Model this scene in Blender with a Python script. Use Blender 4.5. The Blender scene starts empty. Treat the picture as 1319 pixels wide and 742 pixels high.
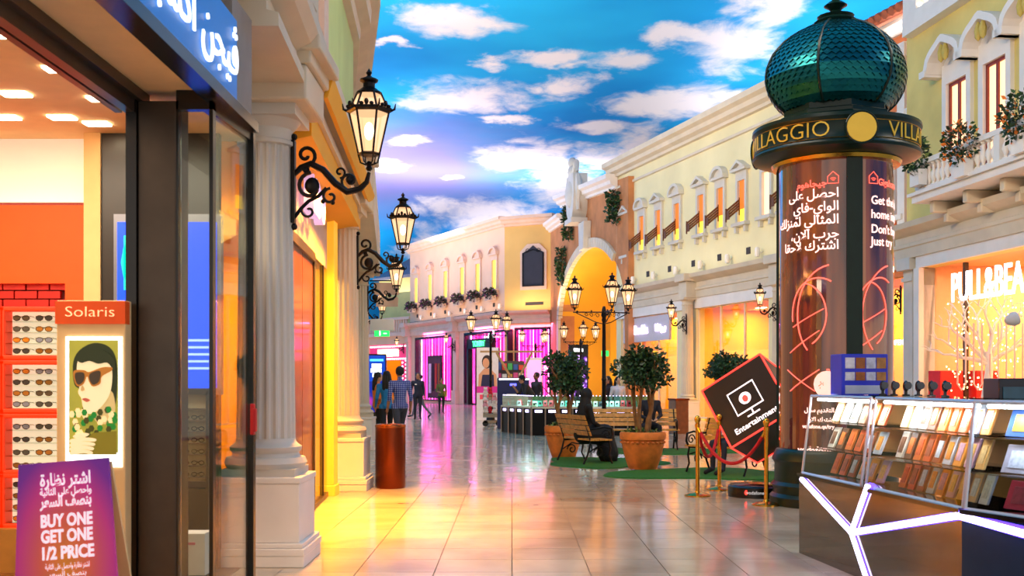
import bpy, math, random
from mathutils import Vector, Matrix
random.seed(7)
SC = bpy.context.scene
COL = SC.collection
PI = math.pi

# ------------------------------------------------------------------ camera, world, exposure
F, CX, HZ, H = 1400.0, 659.5, 492.0, 1.47        # focal length in pixels of the 1319 px frame, horizon, eye height
cam_d = bpy.data.cameras.new('camera'); cam = bpy.data.objects.new('camera', cam_d); COL.objects.link(cam)
cam.location = (0, 0, H); cam.rotation_euler = (PI/2, 0, 0)
cam_d.sensor_width = 36; cam_d.lens = 36*F/1319; cam_d.shift_y = (HZ-371)/1319
cam_d.clip_end = 400
cam_d.dof.use_dof = True; cam_d.dof.focus_distance = 17; cam_d.dof.aperture_fstop = 4.5
SC.camera = cam
SC.view_settings.view_transform = 'Standard'; SC.view_settings.look = 'None'
SC.view_settings.exposure = -0.06; SC.view_settings.gamma = 1; SC.view_settings.use_curve_mapping = False
SC.cycles.use_denoising = True
SC.cycles.max_bounces = 8; SC.cycles.diffuse_bounces = 3; SC.cycles.glossy_bounces = 4
SC.cycles.transmission_bounces = 4; SC.cycles.transparent_max_bounces = 12
SC.cycles.sample_clamp_indirect = 6; SC.cycles.caustics_reflective = False; SC.cycles.caustics_refractive = False
w = bpy.data.worlds.new('mall_ambient'); SC.world = w; w.use_nodes = True
bg = w.node_tree.nodes['Background']; bg.inputs[0].default_value = (1.0, 0.88, 0.76, 1); bg.inputs[1].default_value = 1.05

def area(name, loc, rot, sx, sy, power, col):
    l = bpy.data.lights.new(name, 'AREA'); l.shape = 'RECTANGLE'; l.size = sx; l.size_y = sy
    l.energy = power; l.color = col
    o = bpy.data.objects.new(name, l); COL.objects.link(o); o.location = loc; o.rotation_euler = rot
    return o
# cove lights: long uplights lying on the roofs behind the cornices, throwing light on the painted ceiling
COVE = (1.0, 0.93, 0.9)
area('cove_light', (12.5, 42, 11.2), (PI, 0, 0), 4, 34, 2000, COVE)
area('cove_light', (-0.5, 73, 11.2), (PI, 0, 0), 16, 5, 1700, COVE)
area('cove_light', (-4, 86, 8.5), (PI, 0, 0), 34, 5, 2100, COVE)
area('cove_light', (-7.5, 22, 8.2), (PI, 0, 0), 5, 34, 3400, COVE)
area('cove_light', (15.5, 14, 11.0), (PI, 0, 0), 4, 20, 1400, COVE)
area('cove_light', (-12, 62, 6.2), (PI, 0, 0), 6, 24, 5200, COVE)

# wall washers: warm strips on the ledges above the shops, aimed up the upper facades
WASH = (1.0, 0.74, 0.46)
def washer(x0, y0, x1, y1, z, power, tilt=.45):
    a = math.atan2(y1-y0, x1-x0); o = area('wall_washer', ((x0+x1)/2, (y0+y1)/2, z), (0, 0, 0), math.hypot(x1-x0, y1-y0), .12, power, WASH)
    o.rotation_euler = (Matrix.Rotation(a, 4, 'Z') @ Matrix.Rotation(PI-tilt, 4, 'X')).to_euler(); return o
washer(4.2, 49.0, 10.2, 29.0, 5.75, 40)
washer(-7.2, 78.2, -.5, 65.0, 5.9, 50)
washer(-.3, 65.1, 2.0, 64.0, 5.9, 40)
washer(2.0, 62.5, 3.8, 52, 5.9, 200)
# unseen area lamps added high up to warm the facades and near floor
def flood(loc, target, sx, sy, power, col):
    o = area('added_fill', loc, (0, 0, 0), sx, sy, power, col); d = Vector(target)-Vector(loc); o.rotation_euler = d.to_track_quat('-Z', 'Y').to_euler(); return o
flood((-3.6, 14, 10.2), (9, 36, 6), 12, 2, 1900, (1, .80, .56))
flood((-5.2, 34, 10.5), (3, 58, 6), 10, 2, 1500, (1, .74, .50))
flood((14.2, 12, 12.5), (-2, 13, 3), 10, 2, 850, (1, .82, .6))
flood((-2.6, 5, 10.2), (3, 13, 0), 6, 2, 250, (1, .84, .66))
# ------------------------------------------------------------------ helpers
def C(h, a=1.0):
    h = h.lstrip('#'); out = []
    for i in (0, 2, 4):
        c = int(h[i:i+2], 16)/255
        out.append(c/12.92 if c <= .04045 else ((c+.055)/1.055)**2.4)
    return (*out, a)

MATS = {}
def mat(name, col, rough=.5, metal=0, emit=None, es=0, noise=0.0, nscale=8, bump=0.0, coat=0, spec=.5):
    if name in MATS: return MATS[name]
    m = bpy.data.materials.new(name); m.use_nodes = True; MATS[name] = m
    nt = m.node_tree; b = nt.nodes['Principled BSDF']
    c = C(col) if isinstance(col, str) else col
    b.inputs['Base Color'].default_value = c; b.inputs['Roughness'].default_value = rough
    b.inputs['Metallic'].default_value = metal; b.inputs['Specular IOR Level'].default_value = spec
    if coat: b.inputs['Coat Weight'].default_value = coat; b.inputs['Coat Roughness'].default_value = .05
    if emit is not None:
        b.inputs['Emission Color'].default_value = C(emit) if isinstance(emit, str) else emit
        b.inputs['Emission Strength'].default_value = es
    if noise or bump:
        tc = nt.nodes.new('ShaderNodeTexCoord'); n = nt.nodes.new('ShaderNodeTexNoise')
        n.inputs['Scale'].default_value = nscale; n.inputs['Detail'].default_value = 5
        nt.links.new(tc.outputs['Object'], n.inputs['Vector'])
        if noise:
            r = nt.nodes.new('ShaderNodeValToRGB')
            r.color_ramp.elements[0].position = .3; r.color_ramp.elements[1].position = .7
            r.color_ramp.elements[0].color = (*[x*(1-noise) for x in c[:3]], 1)
            r.color_ramp.elements[1].color = (*[min(1, x*(1+noise*.6)) for x in c[:3]], 1)
            nt.links.new(n.outputs['Fac'], r.inputs[0]); nt.links.new(r.outputs[0], b.inputs['Base Color'])
        if bump:
            bp = nt.nodes.new('ShaderNodeBump'); bp.inputs['Strength'].default_value = bump; bp.inputs['Distance'].default_value = .02
            nt.links.new(n.outputs['Fac'], bp.inputs['Height']); nt.links.new(bp.outputs[0], b.inputs['Normal'])
    return m

def glass(name, tint='#ffffff', refl=1.0, rough=.02):
    if name in MATS: return MATS[name]
    m = bpy.data.materials.new(name); m.use_nodes = True; MATS[name] = m
    nt = m.node_tree; nt.nodes.clear()
    o = nt.nodes.new('ShaderNodeOutputMaterial'); mx = nt.nodes.new('ShaderNodeMixShader')
    t = nt.nodes.new('ShaderNodeBsdfTransparent'); g = nt.nodes.new('ShaderNodeBsdfGlossy')
    fr = nt.nodes.new('ShaderNodeFresnel'); fr.inputs[0].default_value = 1.5
    mu = nt.nodes.new('ShaderNodeMath'); mu.operation = 'MULTIPLY'; mu.inputs[1].default_value = refl; mu.use_clamp = True
    t.inputs[0].default_value = C(tint); g.inputs['Roughness'].default_value = rough
    nt.links.new(fr.outputs[0], mu.inputs[0]); nt.links.new(mu.outputs[0], mx.inputs[0])
    nt.links.new(t.outputs[0], mx.inputs[1]); nt.links.new(g.outputs[0], mx.inputs[2]); nt.links.new(mx.outputs[0], o.inputs[0])
    return m

def P(px, py, Y): return Vector(((px-CX)*Y/F, Y, H+(HZ-py)*Y/F))
def G(px, py):
    Y = H*F/(py-HZ); return Vector(((px-CX)*Y/F, Y, 0))

class M:
    def __init__(s): s.v = []; s.f = []; s.mi = []; s.cur = 0
    def add(s, vs, fs, mx=None):
        o = len(s.v)
        s.v += [tuple(mx @ Vector(p)) if mx is not None else tuple(p) for p in vs]
        s.f += [tuple(i+o for i in f) for f in fs]; s.mi += [s.cur]*len(fs); return s
    def box(s, x0, x1, y0, y1, z0, z1, mx=None):
        vs = [(x0,y0,z0),(x1,y0,z0),(x1,y1,z0),(x0,y1,z0),(x0,y0,z1),(x1,y0,z1),(x1,y1,z1),(x0,y1,z1)]
        return s.add(vs, [(0,3,2,1),(4,5,6,7),(0,1,5,4),(1,2,6,5),(2,3,7,6),(3,0,4,7)], mx)
    def hexa(s, vs): return s.add(vs, [(0,3,2,1),(4,5,6,7),(0,1,5,4),(1,2,6,5),(2,3,7,6),(3,0,4,7)])
    def lathe(s, prof, n=16, mx=None, a0=0, a1=2*PI, cap=True):
        full = abs(a1-a0-2*PI) < 1e-6; k = n if full else n+1; vs = []; fs = []
        for r, z in prof:
            for i in range(k):
                a = a0+(a1-a0)*i/n; vs.append((r*math.cos(a), r*math.sin(a), z))
        for j in range(len(prof)-1):
            for i in range(n):
                i2 = (i+1) % k; fs.append((j*k+i, j*k+i2, (j+1)*k+i2, (j+1)*k+i))
        if cap and full:
            if prof[0][0] > 1e-4: fs.append(tuple(range(k-1, -1, -1)))
            if prof[-1][0] > 1e-4: fs.append(tuple((len(prof)-1)*k+i for i in range(k)))
        return s.add(vs, fs, mx)
    def tube(s, pts, r, n=6, mx=None, closed=False):
        pts = [Vector(p) for p in pts]; m = len(pts); rr = r if isinstance(r, (list, tuple)) else [r]*m
        vs = []; fs = []; up = None
        for i, p in enumerate(pts):
            if closed: t = pts[(i+1) % m]-pts[i-1]
            else: t = pts[min(i+1, m-1)]-pts[max(i-1, 0)]
            if t.length < 1e-9: t = Vector((0, 0, 1))
            t.normalize()
            if up is None: up = Vector((0, 0, 1)) if abs(t.z) < .9 else Vector((1, 0, 0))
            a = t.cross(up)
            if a.length < 1e-4: a = t.cross(Vector((.3, 1, .2)))
            a.normalize(); up = a.cross(t)
            for k in range(n):
                an = 2*PI*k/n; vs.append(p+(a*math.cos(an)+up*math.sin(an))*rr[i])
        for i in range(m if closed else m-1):
            j = (i+1) % m
            for k in range(n): fs.append((i*n+k, i*n+(k+1) % n, j*n+(k+1) % n, j*n+k))
        if not closed: fs.append(tuple(range(n-1, -1, -1))); fs.append(tuple((m-1)*n+k for k in range(n)))
        return s.add(vs, fs, mx)
    def ball(s, c, r, n=10, m=7, mx=None):
        rx, ry, rz = r if isinstance(r, (tuple, list)) else (r, r, r); vs = [(c[0], c[1], c[2]-rz)]; fs = []
        for j in range(1, m):
            a = PI*j/m-PI/2
            for i in range(n):
                b = 2*PI*i/n; vs.append((c[0]+rx*math.cos(a)*math.cos(b), c[1]+ry*math.cos(a)*math.sin(b), c[2]+rz*math.sin(a)))
        vs.append((c[0], c[1], c[2]+rz)); L = len(vs)-1
        for i in range(n):
            fs.append((0, 1+(i+1) % n, 1+i)); fs.append((L, L-n+i, L-n+(i+1) % n))
            for j in range(m-2):
                fs.append((1+j*n+i, 1+j*n+(i+1) % n, 1+(j+1)*n+(i+1) % n, 1+(j+1)*n+i))
        return s.add(vs, fs, mx)
    def prof(s, pr, x0, x1, mx=None):            # profile of (outward, z) pairs swept along local x; outward is -y
        n = len(pr); vs = [(x0, -a, z) for a, z in pr]+[(x1, -a, z) for a, z in pr]
        fs = [(i, (i+1) % n, n+(i+1) % n, n+i) for i in range(n)]+[tuple(range(n-1, -1, -1)), tuple(range(n, 2*n))]
        return s.add(vs, fs, mx)
    def plate(s, poly, y0, y1, mx=None):         # polygon of (x, z) pairs with thickness along y
        n = len(poly); vs = [(x, y0, z) for x, z in poly]+[(x, y1, z) for x, z in poly]
        fs = [(i, (i+1) % n, n+(i+1) % n, n+i) for i in range(n)]+[tuple(range(n-1, -1, -1)), tuple(range(n, 2*n))]
        return s.add(vs, fs, mx)
    def build(s, name, m, parent=None, smooth=False, kind=None, label=None, loc=None, bevel=0, fix=False):
        me = bpy.data.meshes.new(name); me.from_pydata(s.v, [], s.f)
        ms = m if isinstance(m, (list, tuple)) else [m]
        for q in ms: me.materials.append(q)
        if len(ms) > 1: me.polygons.foreach_set('material_index', s.mi)
        if smooth:
            me.polygons.foreach_set('use_smooth', [True]*len(s.f)); me.set_sharp_from_angle(angle=math.radians(40))
        me.validate(); me.update()
        o = bpy.data.objects.new(name, me); COL.objects.link(o)
        if parent is not None: o.parent = parent
        if loc is not None: o.location = loc
        if kind: o['kind'] = kind
        if label: o['label'] = label
        if bevel:
            b = o.modifiers.new('bevel', 'BEVEL'); b.width = bevel; b.segments = 2; b.limit_method = 'ANGLE'
        return o

def tag(o, label=None, cat=None, group=None, kind=None):
    if label: o['label'] = label
    if cat: o['category'] = cat
    if group: o['group'] = group
    if kind: o['kind'] = kind
    return o
def thing(name, label, cat, loc=(0, 0, 0), rz=0, group=None, kind=None):
    o = bpy.data.objects.new(name, None); COL.objects.link(o); o.location = loc; o.rotation_euler = (0, 0, rz)
    o.empty_display_size = .2
    return tag(o, label, cat, group, kind)
def copy_tree(o, parent=None):
    c = o.copy(); COL.objects.link(c)
    if parent is not None: c.parent = parent
    for ch in list(o.children): copy_tree(ch, c)
    return c
def inst(src, loc, rz=0, label=None, group=None, parent=None, scale=None):
    c = copy_tree(src, parent); c.location = loc; c.rotation_euler = (0, 0, rz)
    if label: c['label'] = label
    if group: c['group'] = group
    if scale: c.scale = (scale,)*3
    return c
def dup(src, loc, rot=None, parent=None, name=None):   # one mesh object sharing its mesh data
    c = src.copy(); COL.objects.link(c); c.location = loc
    if rot is not None: c.rotation_euler = rot
    if parent is not None: c.parent = parent
    return c

# Arabic letters joined by presentation forms, laid out right to left
AR = {'ا': 'FE8D 2','أ':'FE83 2','آ':'FE81 2','ب':'FE8F 4','ة':'FE93 2','ت':'FE95 4','ث':'FE99 4','ج':'FE9D 4','ح':'FEA1 4','خ':'FEA5 4',
 'د':'FEA9 2','ذ':'FEAB 2','ر':'FEAD 2','ز':'FEAF 2','س':'FEB1 4','ش':'FEB5 4','ص':'FEB9 4','ض':'FEBD 4','ط':'FEC1 4','ظ':'FEC5 4',
 'ع':'FEC9 4','غ':'FECD 4','ف':'FED1 4','ق':'FED5 4','ك':'FED9 4','ل':'FEDD 4','م':'FEE1 4','ن':'FEE5 4','ه':'FEE9 4','و':'FEED 2',
 'ى':'FEEF 2','ي':'FEF1 4','ڤ':'FB6A 4','ﻻ':'FEFB 2'}
def arabic(t):
    t = t.replace('لا', 'ﻻ').replace('لآ', 'ﻻ'); out = []
    for i, ch in enumerate(t):
        if ch not in AR: out.append(ch); continue
        base, n = AR[ch].split(); base = int(base, 16); n = int(n)
        prev = i > 0 and t[i-1] in AR and AR[t[i-1]].endswith('4')
        nxt = n == 4 and i+1 < len(t) and t[i+1] in AR
        k = 3 if (prev and nxt) else 2 if nxt else 1 if prev else 0
        out.append(chr(base+k))
    return ''.join(reversed(out))
def letters(body, size, m, parent, mx, name='lettering', ext=.004, align='CENTER', bold=0, wrap=None, sx=1.0, res=3, fit=None):
    c = bpy.data.curves.new(name, 'FONT'); c.body = body; c.size = size; c.extrude = ext; c.align_x = align
    c.resolution_u = res; c.offset = bold
    o = bpy.data.objects.new(name, c); COL.objects.link(o)
    me = bpy.data.meshes.new_from_object(o)
    if fit: wd = max(v.co.x for v in me.vertices)-min(v.co.x for v in me.vertices); sx = fit/wd
    bpy.data.objects.remove(o)
    for v in me.vertices:
        p = Vector((v.co.x*sx, v.co.y, v.co.z))
        v.co = wrap(p) if wrap else mx @ p
    me.materials.clear(); me.materials.append(m)
    ob = bpy.data.objects.new(name, me); COL.objects.link(ob); ob.parent = parent
    return ob
def XZ(x, y, z, flip=False):                    # text standing in the local x-z plane, readable from -y
    return Matrix.Translation((x, y, z)) @ Matrix.Rotation(PI/2, 4, 'X')

class Wall:
    def __init__(s, p0, p1):
        s.p = Vector(p0); d = Vector(p1)-s.p; s.L = d.length; s.d = d.normalized(); s.n = Vector((s.d.y, -s.d.x)); s.rz = math.atan2(s.d.y, s.d.x)
    def s(s, px, off=0):
        r = (px-CX)/F; a = s.p+s.n*off; return (r*a.y-a.x)/(s.d.x-r*s.d.y)
    def z(s, px, py, off=0):
        q = s.p+s.n*off+s.d*s.s(px, off); return H+(HZ-py)*q.y/F
    def at(s, x, off=0, z=0):
        q = s.p+s.d*x+s.n*off; return Vector((q.x, q.y, z))
    def root(s, name, label, cat, kind=None): return thing(name, label, cat, (s.p.x, s.p.y, 0), s.rz, kind=kind)

def holed(m, x0, x1, z0, z1, holes, y0=0, y1=.35):
    xs = sorted({x0, x1, *[h[0] for h in holes], *[h[1] for h in holes]}); zs = sorted({z0, z1, *[h[2] for h in holes], *[h[3] for h in holes]})
    xs = [x for x in xs if x0 <= x <= x1]; zs = [z for z in zs if z0 <= z <= z1]
    for a, b in zip(xs, xs[1:]):
        run = None
        for c, d in zip(zs, zs[1:]):
            cx, cz = (a+b)/2, (c+d)/2
            if any(h[0] < cx < h[1] and h[2] < cz < h[3] for h in holes):
                if run: m.box(a, b, y0, y1, run[0], run[1]); run = None
            else: run = (run[0], d) if run else (c, d)
        if run: m.box(a, b, y0, y1, run[0], run[1])
    return m

# ------------------------------------------------------------------ materials
plaster_cream = mat('plaster_cream', '#efe3b4', .85, noise=.10, nscale=.6, bump=.15)
plaster_pink = mat('plaster_pink', '#f2c3a0', .85, noise=.12, nscale=.35, bump=.15)
plaster_amber = mat('plaster_amber', '#edbb6a', .85, noise=.15, nscale=.35, bump=.15)
plaster_terra = mat('plaster_terracotta', '#c98452', .9, noise=.22, nscale=1.2, bump=.3)
plaster_yellow = mat('plaster_yellow', '#e0cb7c', .88, noise=.14, nscale=.9, bump=.2)
plaster_gold = mat('plaster_gold', '#f5b32a', .7, noise=.08, nscale=.6)
plaster_orange = mat('plaster_orange', '#ee8750', .85, noise=.1, nscale=1)
plaster_green = mat('plaster_green', '#bcd08c', .85, noise=.1, nscale=1)
stone = mat('stone', '#dccdb4', .6, noise=.10, nscale=1.5, bump=.08)
stone_cool = mat('stone_cool', '#d5cfc4', .6, noise=.08, nscale=2, bump=.05)
stone_white = mat('stone_white', '#f0e8e0', .55, noise=.06, nscale=2)
stone_pink = mat('stone_pink', '#e9c3a8', .6, noise=.08, nscale=2)
iron = mat('black_iron', '#141012', .42, .6, noise=.2, nscale=20)
bronze_dark = mat('dark_bronze', '#4b3f35', .35, .5, noise=.15, nscale=6)
black = mat('black_lacquer', '#0c0a0c', .25, 0, noise=.1)
gold = mat('gold', '#e0a83c', .22, 1, noise=.08)
wood = mat('bench_wood', '#e0983a', .45, noise=.3, nscale=14, coat=.2)
door_wood = mat('door_wood', '#7a3d18', .35, noise=.25, nscale=9, coat=.3)
terracotta = mat('terracotta', '#dd7a2c', .65, noise=.28, nscale=7, bump=.4)
bark = mat('bark', '#8a6238', .85, noise=.3, nscale=14, bump=.6)
leaf_a = mat('leaf_dark', '#1c3a20', .5, noise=.3, nscale=6)
leaf_b = mat('leaf_mid', '#33592e', .5, noise=.3, nscale=6)
leaf_c = mat('leaf_pale', '#7d9448', .5, noise=.3, nscale=6)
turf = mat('turf', '#1f6a10', .95, noise=.35, nscale=30, bump=.8)
copper = mat('copper_brown', '#6e3013', .3, .85, noise=.12, nscale=3)
velvet = mat('red_velvet', '#c8101a', .7, noise=.15, nscale=30)
clear = glass('clear_glass', '#f4faf6', 1.0)
clear_warm = glass('shop_glass', '#fbf8f2', .35)
clear_door = glass('door_glass', '#f6f8f4', .35)
LW = (1.0, .72, .42, 1)
def glow_glass(name, col, es, clear_share):
    m = bpy.data.materials.new(name); m.use_nodes = True; MATS[name] = m; nt = m.node_tree; nt.nodes.clear()
    o = nt.nodes.new('ShaderNodeOutputMaterial'); mx = nt.nodes.new('ShaderNodeMixShader'); t = nt.nodes.new('ShaderNodeBsdfTransparent'); e = nt.nodes.new('ShaderNodeEmission')
    t.inputs[0].default_value = (1, .9, .75, 1); e.inputs[0].default_value = col; e.inputs[1].default_value = es; mx.inputs[0].default_value = 1-clear_share
    nt.links.new(t.outputs[0], mx.inputs[1]); nt.links.new(e.outputs[0], mx.inputs[2]); nt.links.new(mx.outputs[0], o.inputs[0]); return m
lantern_glass = glow_glass('lantern_glass', (1, .55, .28, 1), 1.9, .4)
bulb = mat('bulb', '#fff2d8', .4, emit=(1, .86, .66, 1), es=12)
white_lit = mat('white_lit', '#ffffff', .5, emit='#ffffff', es=2.2)
neon_white = mat('neon_white', '#ffffff', .4, emit=(1, .93, 1, 1), es=2.6)
neon_violet = mat('neon_violet', '#e8e0ff', .4, emit=(.7, .6, 1, 1), es=4)
neon_pink = mat('neon_pink', '#ff50d0', .4, emit=(1, .06, .62, 1), es=7)
neon_red = mat('neon_red', '#ff2020', .4, emit=(1, .03, .02, 1), es=4)
neon_green = mat('neon_green', '#30ff60', .4, emit=(.05, 1, .25, 1), es=4)
lamp_panel = mat('lamp_panel', '#fff4e0', .4, emit=(1, .82, .55, 1), es=14)
# ------------------------------------------------------------------ floor
def floor_tile_mat():
    m = bpy.data.materials.new('polished_tile'); m.use_nodes = True; nt = m.node_tree; b = nt.nodes['Principled BSDF']
    b.inputs['Roughness'].default_value = .13; b.inputs['Specular IOR Level'].default_value = .75
    g = nt.nodes.new('ShaderNodeNewGeometry')
    n = nt.nodes.new('ShaderNodeTexNoise'); n.inputs['Scale'].default_value = .9; n.inputs['Detail'].default_value = 6; n.inputs['Distortion'].default_value = .6
    nt.links.new(g.outputs['Position'], n.inputs['Vector'])
    r = nt.nodes.new('ShaderNodeValToRGB'); r.color_ramp.elements[0].position = .32; r.color_ramp.elements[1].position = .68
    r.color_ramp.elements[0].color = C('#b8a088'); r.color_ramp.elements[1].color = C('#e4d2b8')
    nt.links.new(n.outputs['Fac'], r.inputs[0])
    oi = nt.nodes.new('ShaderNodeObjectInfo'); mr = nt.nodes.new('ShaderNodeMapRange'); mr.inputs[3].default_value = .86; mr.inputs[4].default_value = 1.08
    nt.links.new(oi.outputs['Random'], mr.inputs[0])
    mx = nt.nodes.new('ShaderNodeMix'); mx.data_type = 'RGBA'; mx.blend_type = 'MULTIPLY'; mx.inputs[0].default_value = 1
    nt.links.new(r.outputs[0], mx.inputs[6]); nt.links.new(mr.outputs[0], mx.inputs[7]); nt.links.new(mx.outputs[2], b.inputs['Base Color'])
    n2 = nt.nodes.new('ShaderNodeTexNoise'); n2.inputs['Scale'].default_value = 2.2; nt.links.new(g.outputs['Position'], n2.inputs['Vector'])
    r2 = nt.nodes.new('ShaderNodeMapRange'); r2.inputs[3].default_value = .07; r2.inputs[4].default_value = .2
    nt.links.new(n2.outputs['Fac'], r2.inputs[0]); nt.links.new(r2.outputs[0], b.inputs['Roughness'])
    bp = nt.nodes.new('ShaderNodeBump'); bp.inputs['Strength'].default_value = .12; bp.inputs['Distance'].default_value = .01
    n3 = nt.nodes.new('ShaderNodeTexNoise'); n3.inputs['Scale'].default_value = 1.6; nt.links.new(g.outputs['Position'], n3.inputs['Vector'])
    nt.links.new(n3.outputs['Fac'], bp.inputs['Height']); nt.links.new(bp.outputs[0], b.inputs['Normal'])
    return m
tile_m = floor_tile_mat()
grout = mat('grout', '#8a7a68', .7, noise=.1)
fl = M().add([(-14, -4, -.008), (24, -4, -.008), (24, 104, -.008), (-14, 104, -.008)], [(0, 1, 2, 3)]).build('floor', grout, kind='structure')
T = .6
def tile_mesh(m, x, y, g=.004): m.box(x+g, x+T-g, y+g, y+T-g, -.0075, 0)
cells = [(i, j) for j in range(-2, 150) for i in range(-20, 36)]
def vis(i, j):
    x, y = i*T, j*T
    yy = y+T*.5; xx = x+T*.5
    return yy > 7.6 and abs(xx) < .5*yy and xx > -1.75-.12*max(0, yy-8) and xx < 2.6+.35*max(0, yy-8)
near = sorted([c for c in cells if vis(*c)], key=lambda c: c[1])[:290]; nset = set(near)
src = None
for (i, j) in near:
    if src is None:
        m = M(); g = .004; m.box(g, T-g, g, T-g, -.0075, 0); src = m.build('tile', tile_m, fl); src.location = (i*T, j*T, 0)
    else: dup(src, (i*T, j*T, 0))
m = M()
for (i, j) in cells:
    if (i, j) in nset or not (-14 < i*T < 23 and -3 < j*T < 90): continue
    x, y = i*T, j*T; g = .004
    m.add([(x+g, y+g, 0), (x+T-g, y+g, 0), (x+T-g, y+T-g, 0), (x+g, y+T-g, 0)], [(0, 1, 2, 3)])
m.build('tile_field', tile_m, fl, kind='stuff')

# ------------------------------------------------------------------ painted sky ceiling
def ceiling_mat():
    m = bpy.data.materials.new('painted_sky'); m.use_nodes = True; nt = m.node_tree; b = nt.nodes['Principled BSDF']
    b.inputs['Roughness'].default_value = .9; b.inputs['Specular IOR Level'].default_value = .1
    L = nt.links; N = nt.nodes.new
    g = N('ShaderNodeNewGeometry')
    # hand painted clouds: each an ellipse (centre x, y, half lengths) on the vault, broken up by noise
    def ce(px, py, wx, wy, h=15.5):
        Y = (h-H)*F/(HZ-py); X = (px-CX)/F*Y
        return (X, Y, wx*Y/F, wy*Y*Y/((h-H)*F))
    clouds = [(575, 20, 85, 24), (605, 130, 95, 26), (705, 78, 62, 12), (790, 80, 50, 14), (730, 112, 55, 18), (875, 132, 85, 26), (760, 165, 55, 12),
              (690, 205, 70, 28), (635, 285, 55, 22), (640, 262, 90, 16), (950, 60, 75, 40), (520, 182, 42, 8), (505, 60, 32, 7), (625, 82, 28, 12), (770, 205, 50, 18),
              (725, 235, 60, 22), (545, 285, 30, 22), (820, 190, 60, 26), (500, 215, 24, 7), (1000, 20, 50, 30), (870, 50, 60, 16), (560, 255, 40, 10), (660, 160, 30, 6), (1120, 60, 60, 26), (575, 225, 22, 4)]
    nz = N('ShaderNodeTexNoise'); nz.inputs['Scale'].default_value = .16; nz.inputs['Detail'].default_value = 8; nz.inputs['Roughness'].default_value = .62
    mp = N('ShaderNodeMapping'); mp.inputs['Scale'].default_value = (1.0, .7, 1); L.new(g.outputs['Position'], mp.inputs[0]); L.new(mp.outputs[0], nz.inputs['Vector'])
    sub = N('ShaderNodeVectorMath'); sub.operation = 'SUBTRACT'; sub.inputs[1].default_value = (.5, .5, .5); L.new(nz.outputs['Color'], sub.inputs[0])
    sc = N('ShaderNodeVectorMath'); sc.operation = 'MULTIPLY'; sc.inputs[1].default_value = (7, 9, 0); L.new(sub.outputs[0], sc.inputs[0])
    ad = N('ShaderNodeVectorMath'); ad.operation = 'ADD'; L.new(g.outputs['Position'], ad.inputs[0]); L.new(sc.outputs[0], ad.inputs[1])
    last = None
    for c in clouds:
        x, y, a, bb = ce(*c)
        s1 = N('ShaderNodeVectorMath'); s1.operation = 'SUBTRACT'; s1.inputs[1].default_value = (x, y, 0); L.new(ad.outputs[0], s1.inputs[0])
        s2 = N('ShaderNodeVectorMath'); s2.operation = 'MULTIPLY'; s2.inputs[1].default_value = (1/a, 1/bb, 0); L.new(s1.outputs[0], s2.inputs[0])
        s3 = N('ShaderNodeVectorMath'); s3.operation = 'LENGTH'; L.new(s2.outputs[0], s3.inputs[0])
        if last is None: last = s3.outputs['Value']
        else:
            mn = N('ShaderNodeMath'); mn.operation = 'SMOOTH_MIN'; mn.inputs[2].default_value = .25; L.new(last, mn.inputs[0]); L.new(s3.outputs['Value'], mn.inputs[1]); last = mn.outputs[0]
    n2 = N('ShaderNodeTexNoise'); n2.inputs['Scale'].default_value = .55; n2.inputs['Detail'].default_value = 9; n2.inputs['Roughness'].default_value = .6; n2.inputs['Distortion'].default_value = .5
    L.new(mp.outputs[0], n2.inputs['Vector'])
    k = N('ShaderNodeMath'); k.operation = 'MULTIPLY_ADD'; k.inputs[1].default_value = -1.7; L.new(n2.outputs['Fac'], k.inputs[0]); L.new(last, k.inputs[2])   # len - 1.7*noise
    mr = N('ShaderNodeMapRange'); mr.interpolation_type = 'SMOOTHSTEP'; mr.inputs[1].default_value = .22; mr.inputs[2].default_value = -.55; mr.inputs[3].default_value = 0; mr.inputs[4].default_value = .92
    L.new(k.outputs[0], mr.inputs[0])
    # blue ground of the painting, with its violet dusk patch low on the left
    n3 = N('ShaderNodeTexNoise'); n3.inputs['Scale'].default_value = .09; n3.inputs['Detail'].default_value = 3; L.new(g.outputs['Position'], n3.inputs['Vector'])
    r = N('ShaderNodeValToRGB'); e = r.color_ramp.elements; e[0].position = .35; e[0].color = (.0, .19, .62, 1); e[1].position = .65; e[1].color = (.01, .38, .84, 1)
    L.new(n3.outputs['Fac'], r.inputs[0])
    x, y, a, bb = ce(520, 215, 190, 62)
    s1 = N('ShaderNodeVectorMath'); s1.operation = 'SUBTRACT'; s1.inputs[1].default_value = (x, y, 0); L.new(ad.outputs[0], s1.inputs[0])
    s2 = N('ShaderNodeVectorMath'); s2.operation = 'MULTIPLY'; s2.inputs[1].default_value = (1/a, 1/bb, 0); L.new(s1.outputs[0], s2.inputs[0])
    s3 = N('ShaderNodeVectorMath'); s3.operation = 'LENGTH'; L.new(s2.outputs[0], s3.inputs[0])
    mv = N('ShaderNodeMapRange'); mv.inputs[1].default_value = 1.15; mv.inputs[2].default_value = .35; mv.inputs[4].default_value = .85; L.new(s3.outputs['Value'], mv.inputs[0])
    m1 = N('ShaderNodeMix'); m1.data_type = 'RGBA'; L.new(mv.outputs[0], m1.inputs[0]); L.new(r.outputs[0], m1.inputs[6]); m1.inputs[7].default_value = C('#8f7fbe')
    m2 = N('ShaderNodeMix'); m2.data_type = 'RGBA'; L.new(mr.outputs[0], m2.inputs[0]); L.new(m1.outputs[2], m2.inputs[6]); m2.inputs[7].default_value = C('#e6e2ee')
    L.new(m2.outputs[2], b.inputs['Base Color'])
    return m
def vault(x, y):
    z = 15.5
    z -= 8*max(0, (abs(x-4)-18)/10)**2; z -= 9*max(0, (y-76)/24)**2
    return z
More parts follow.
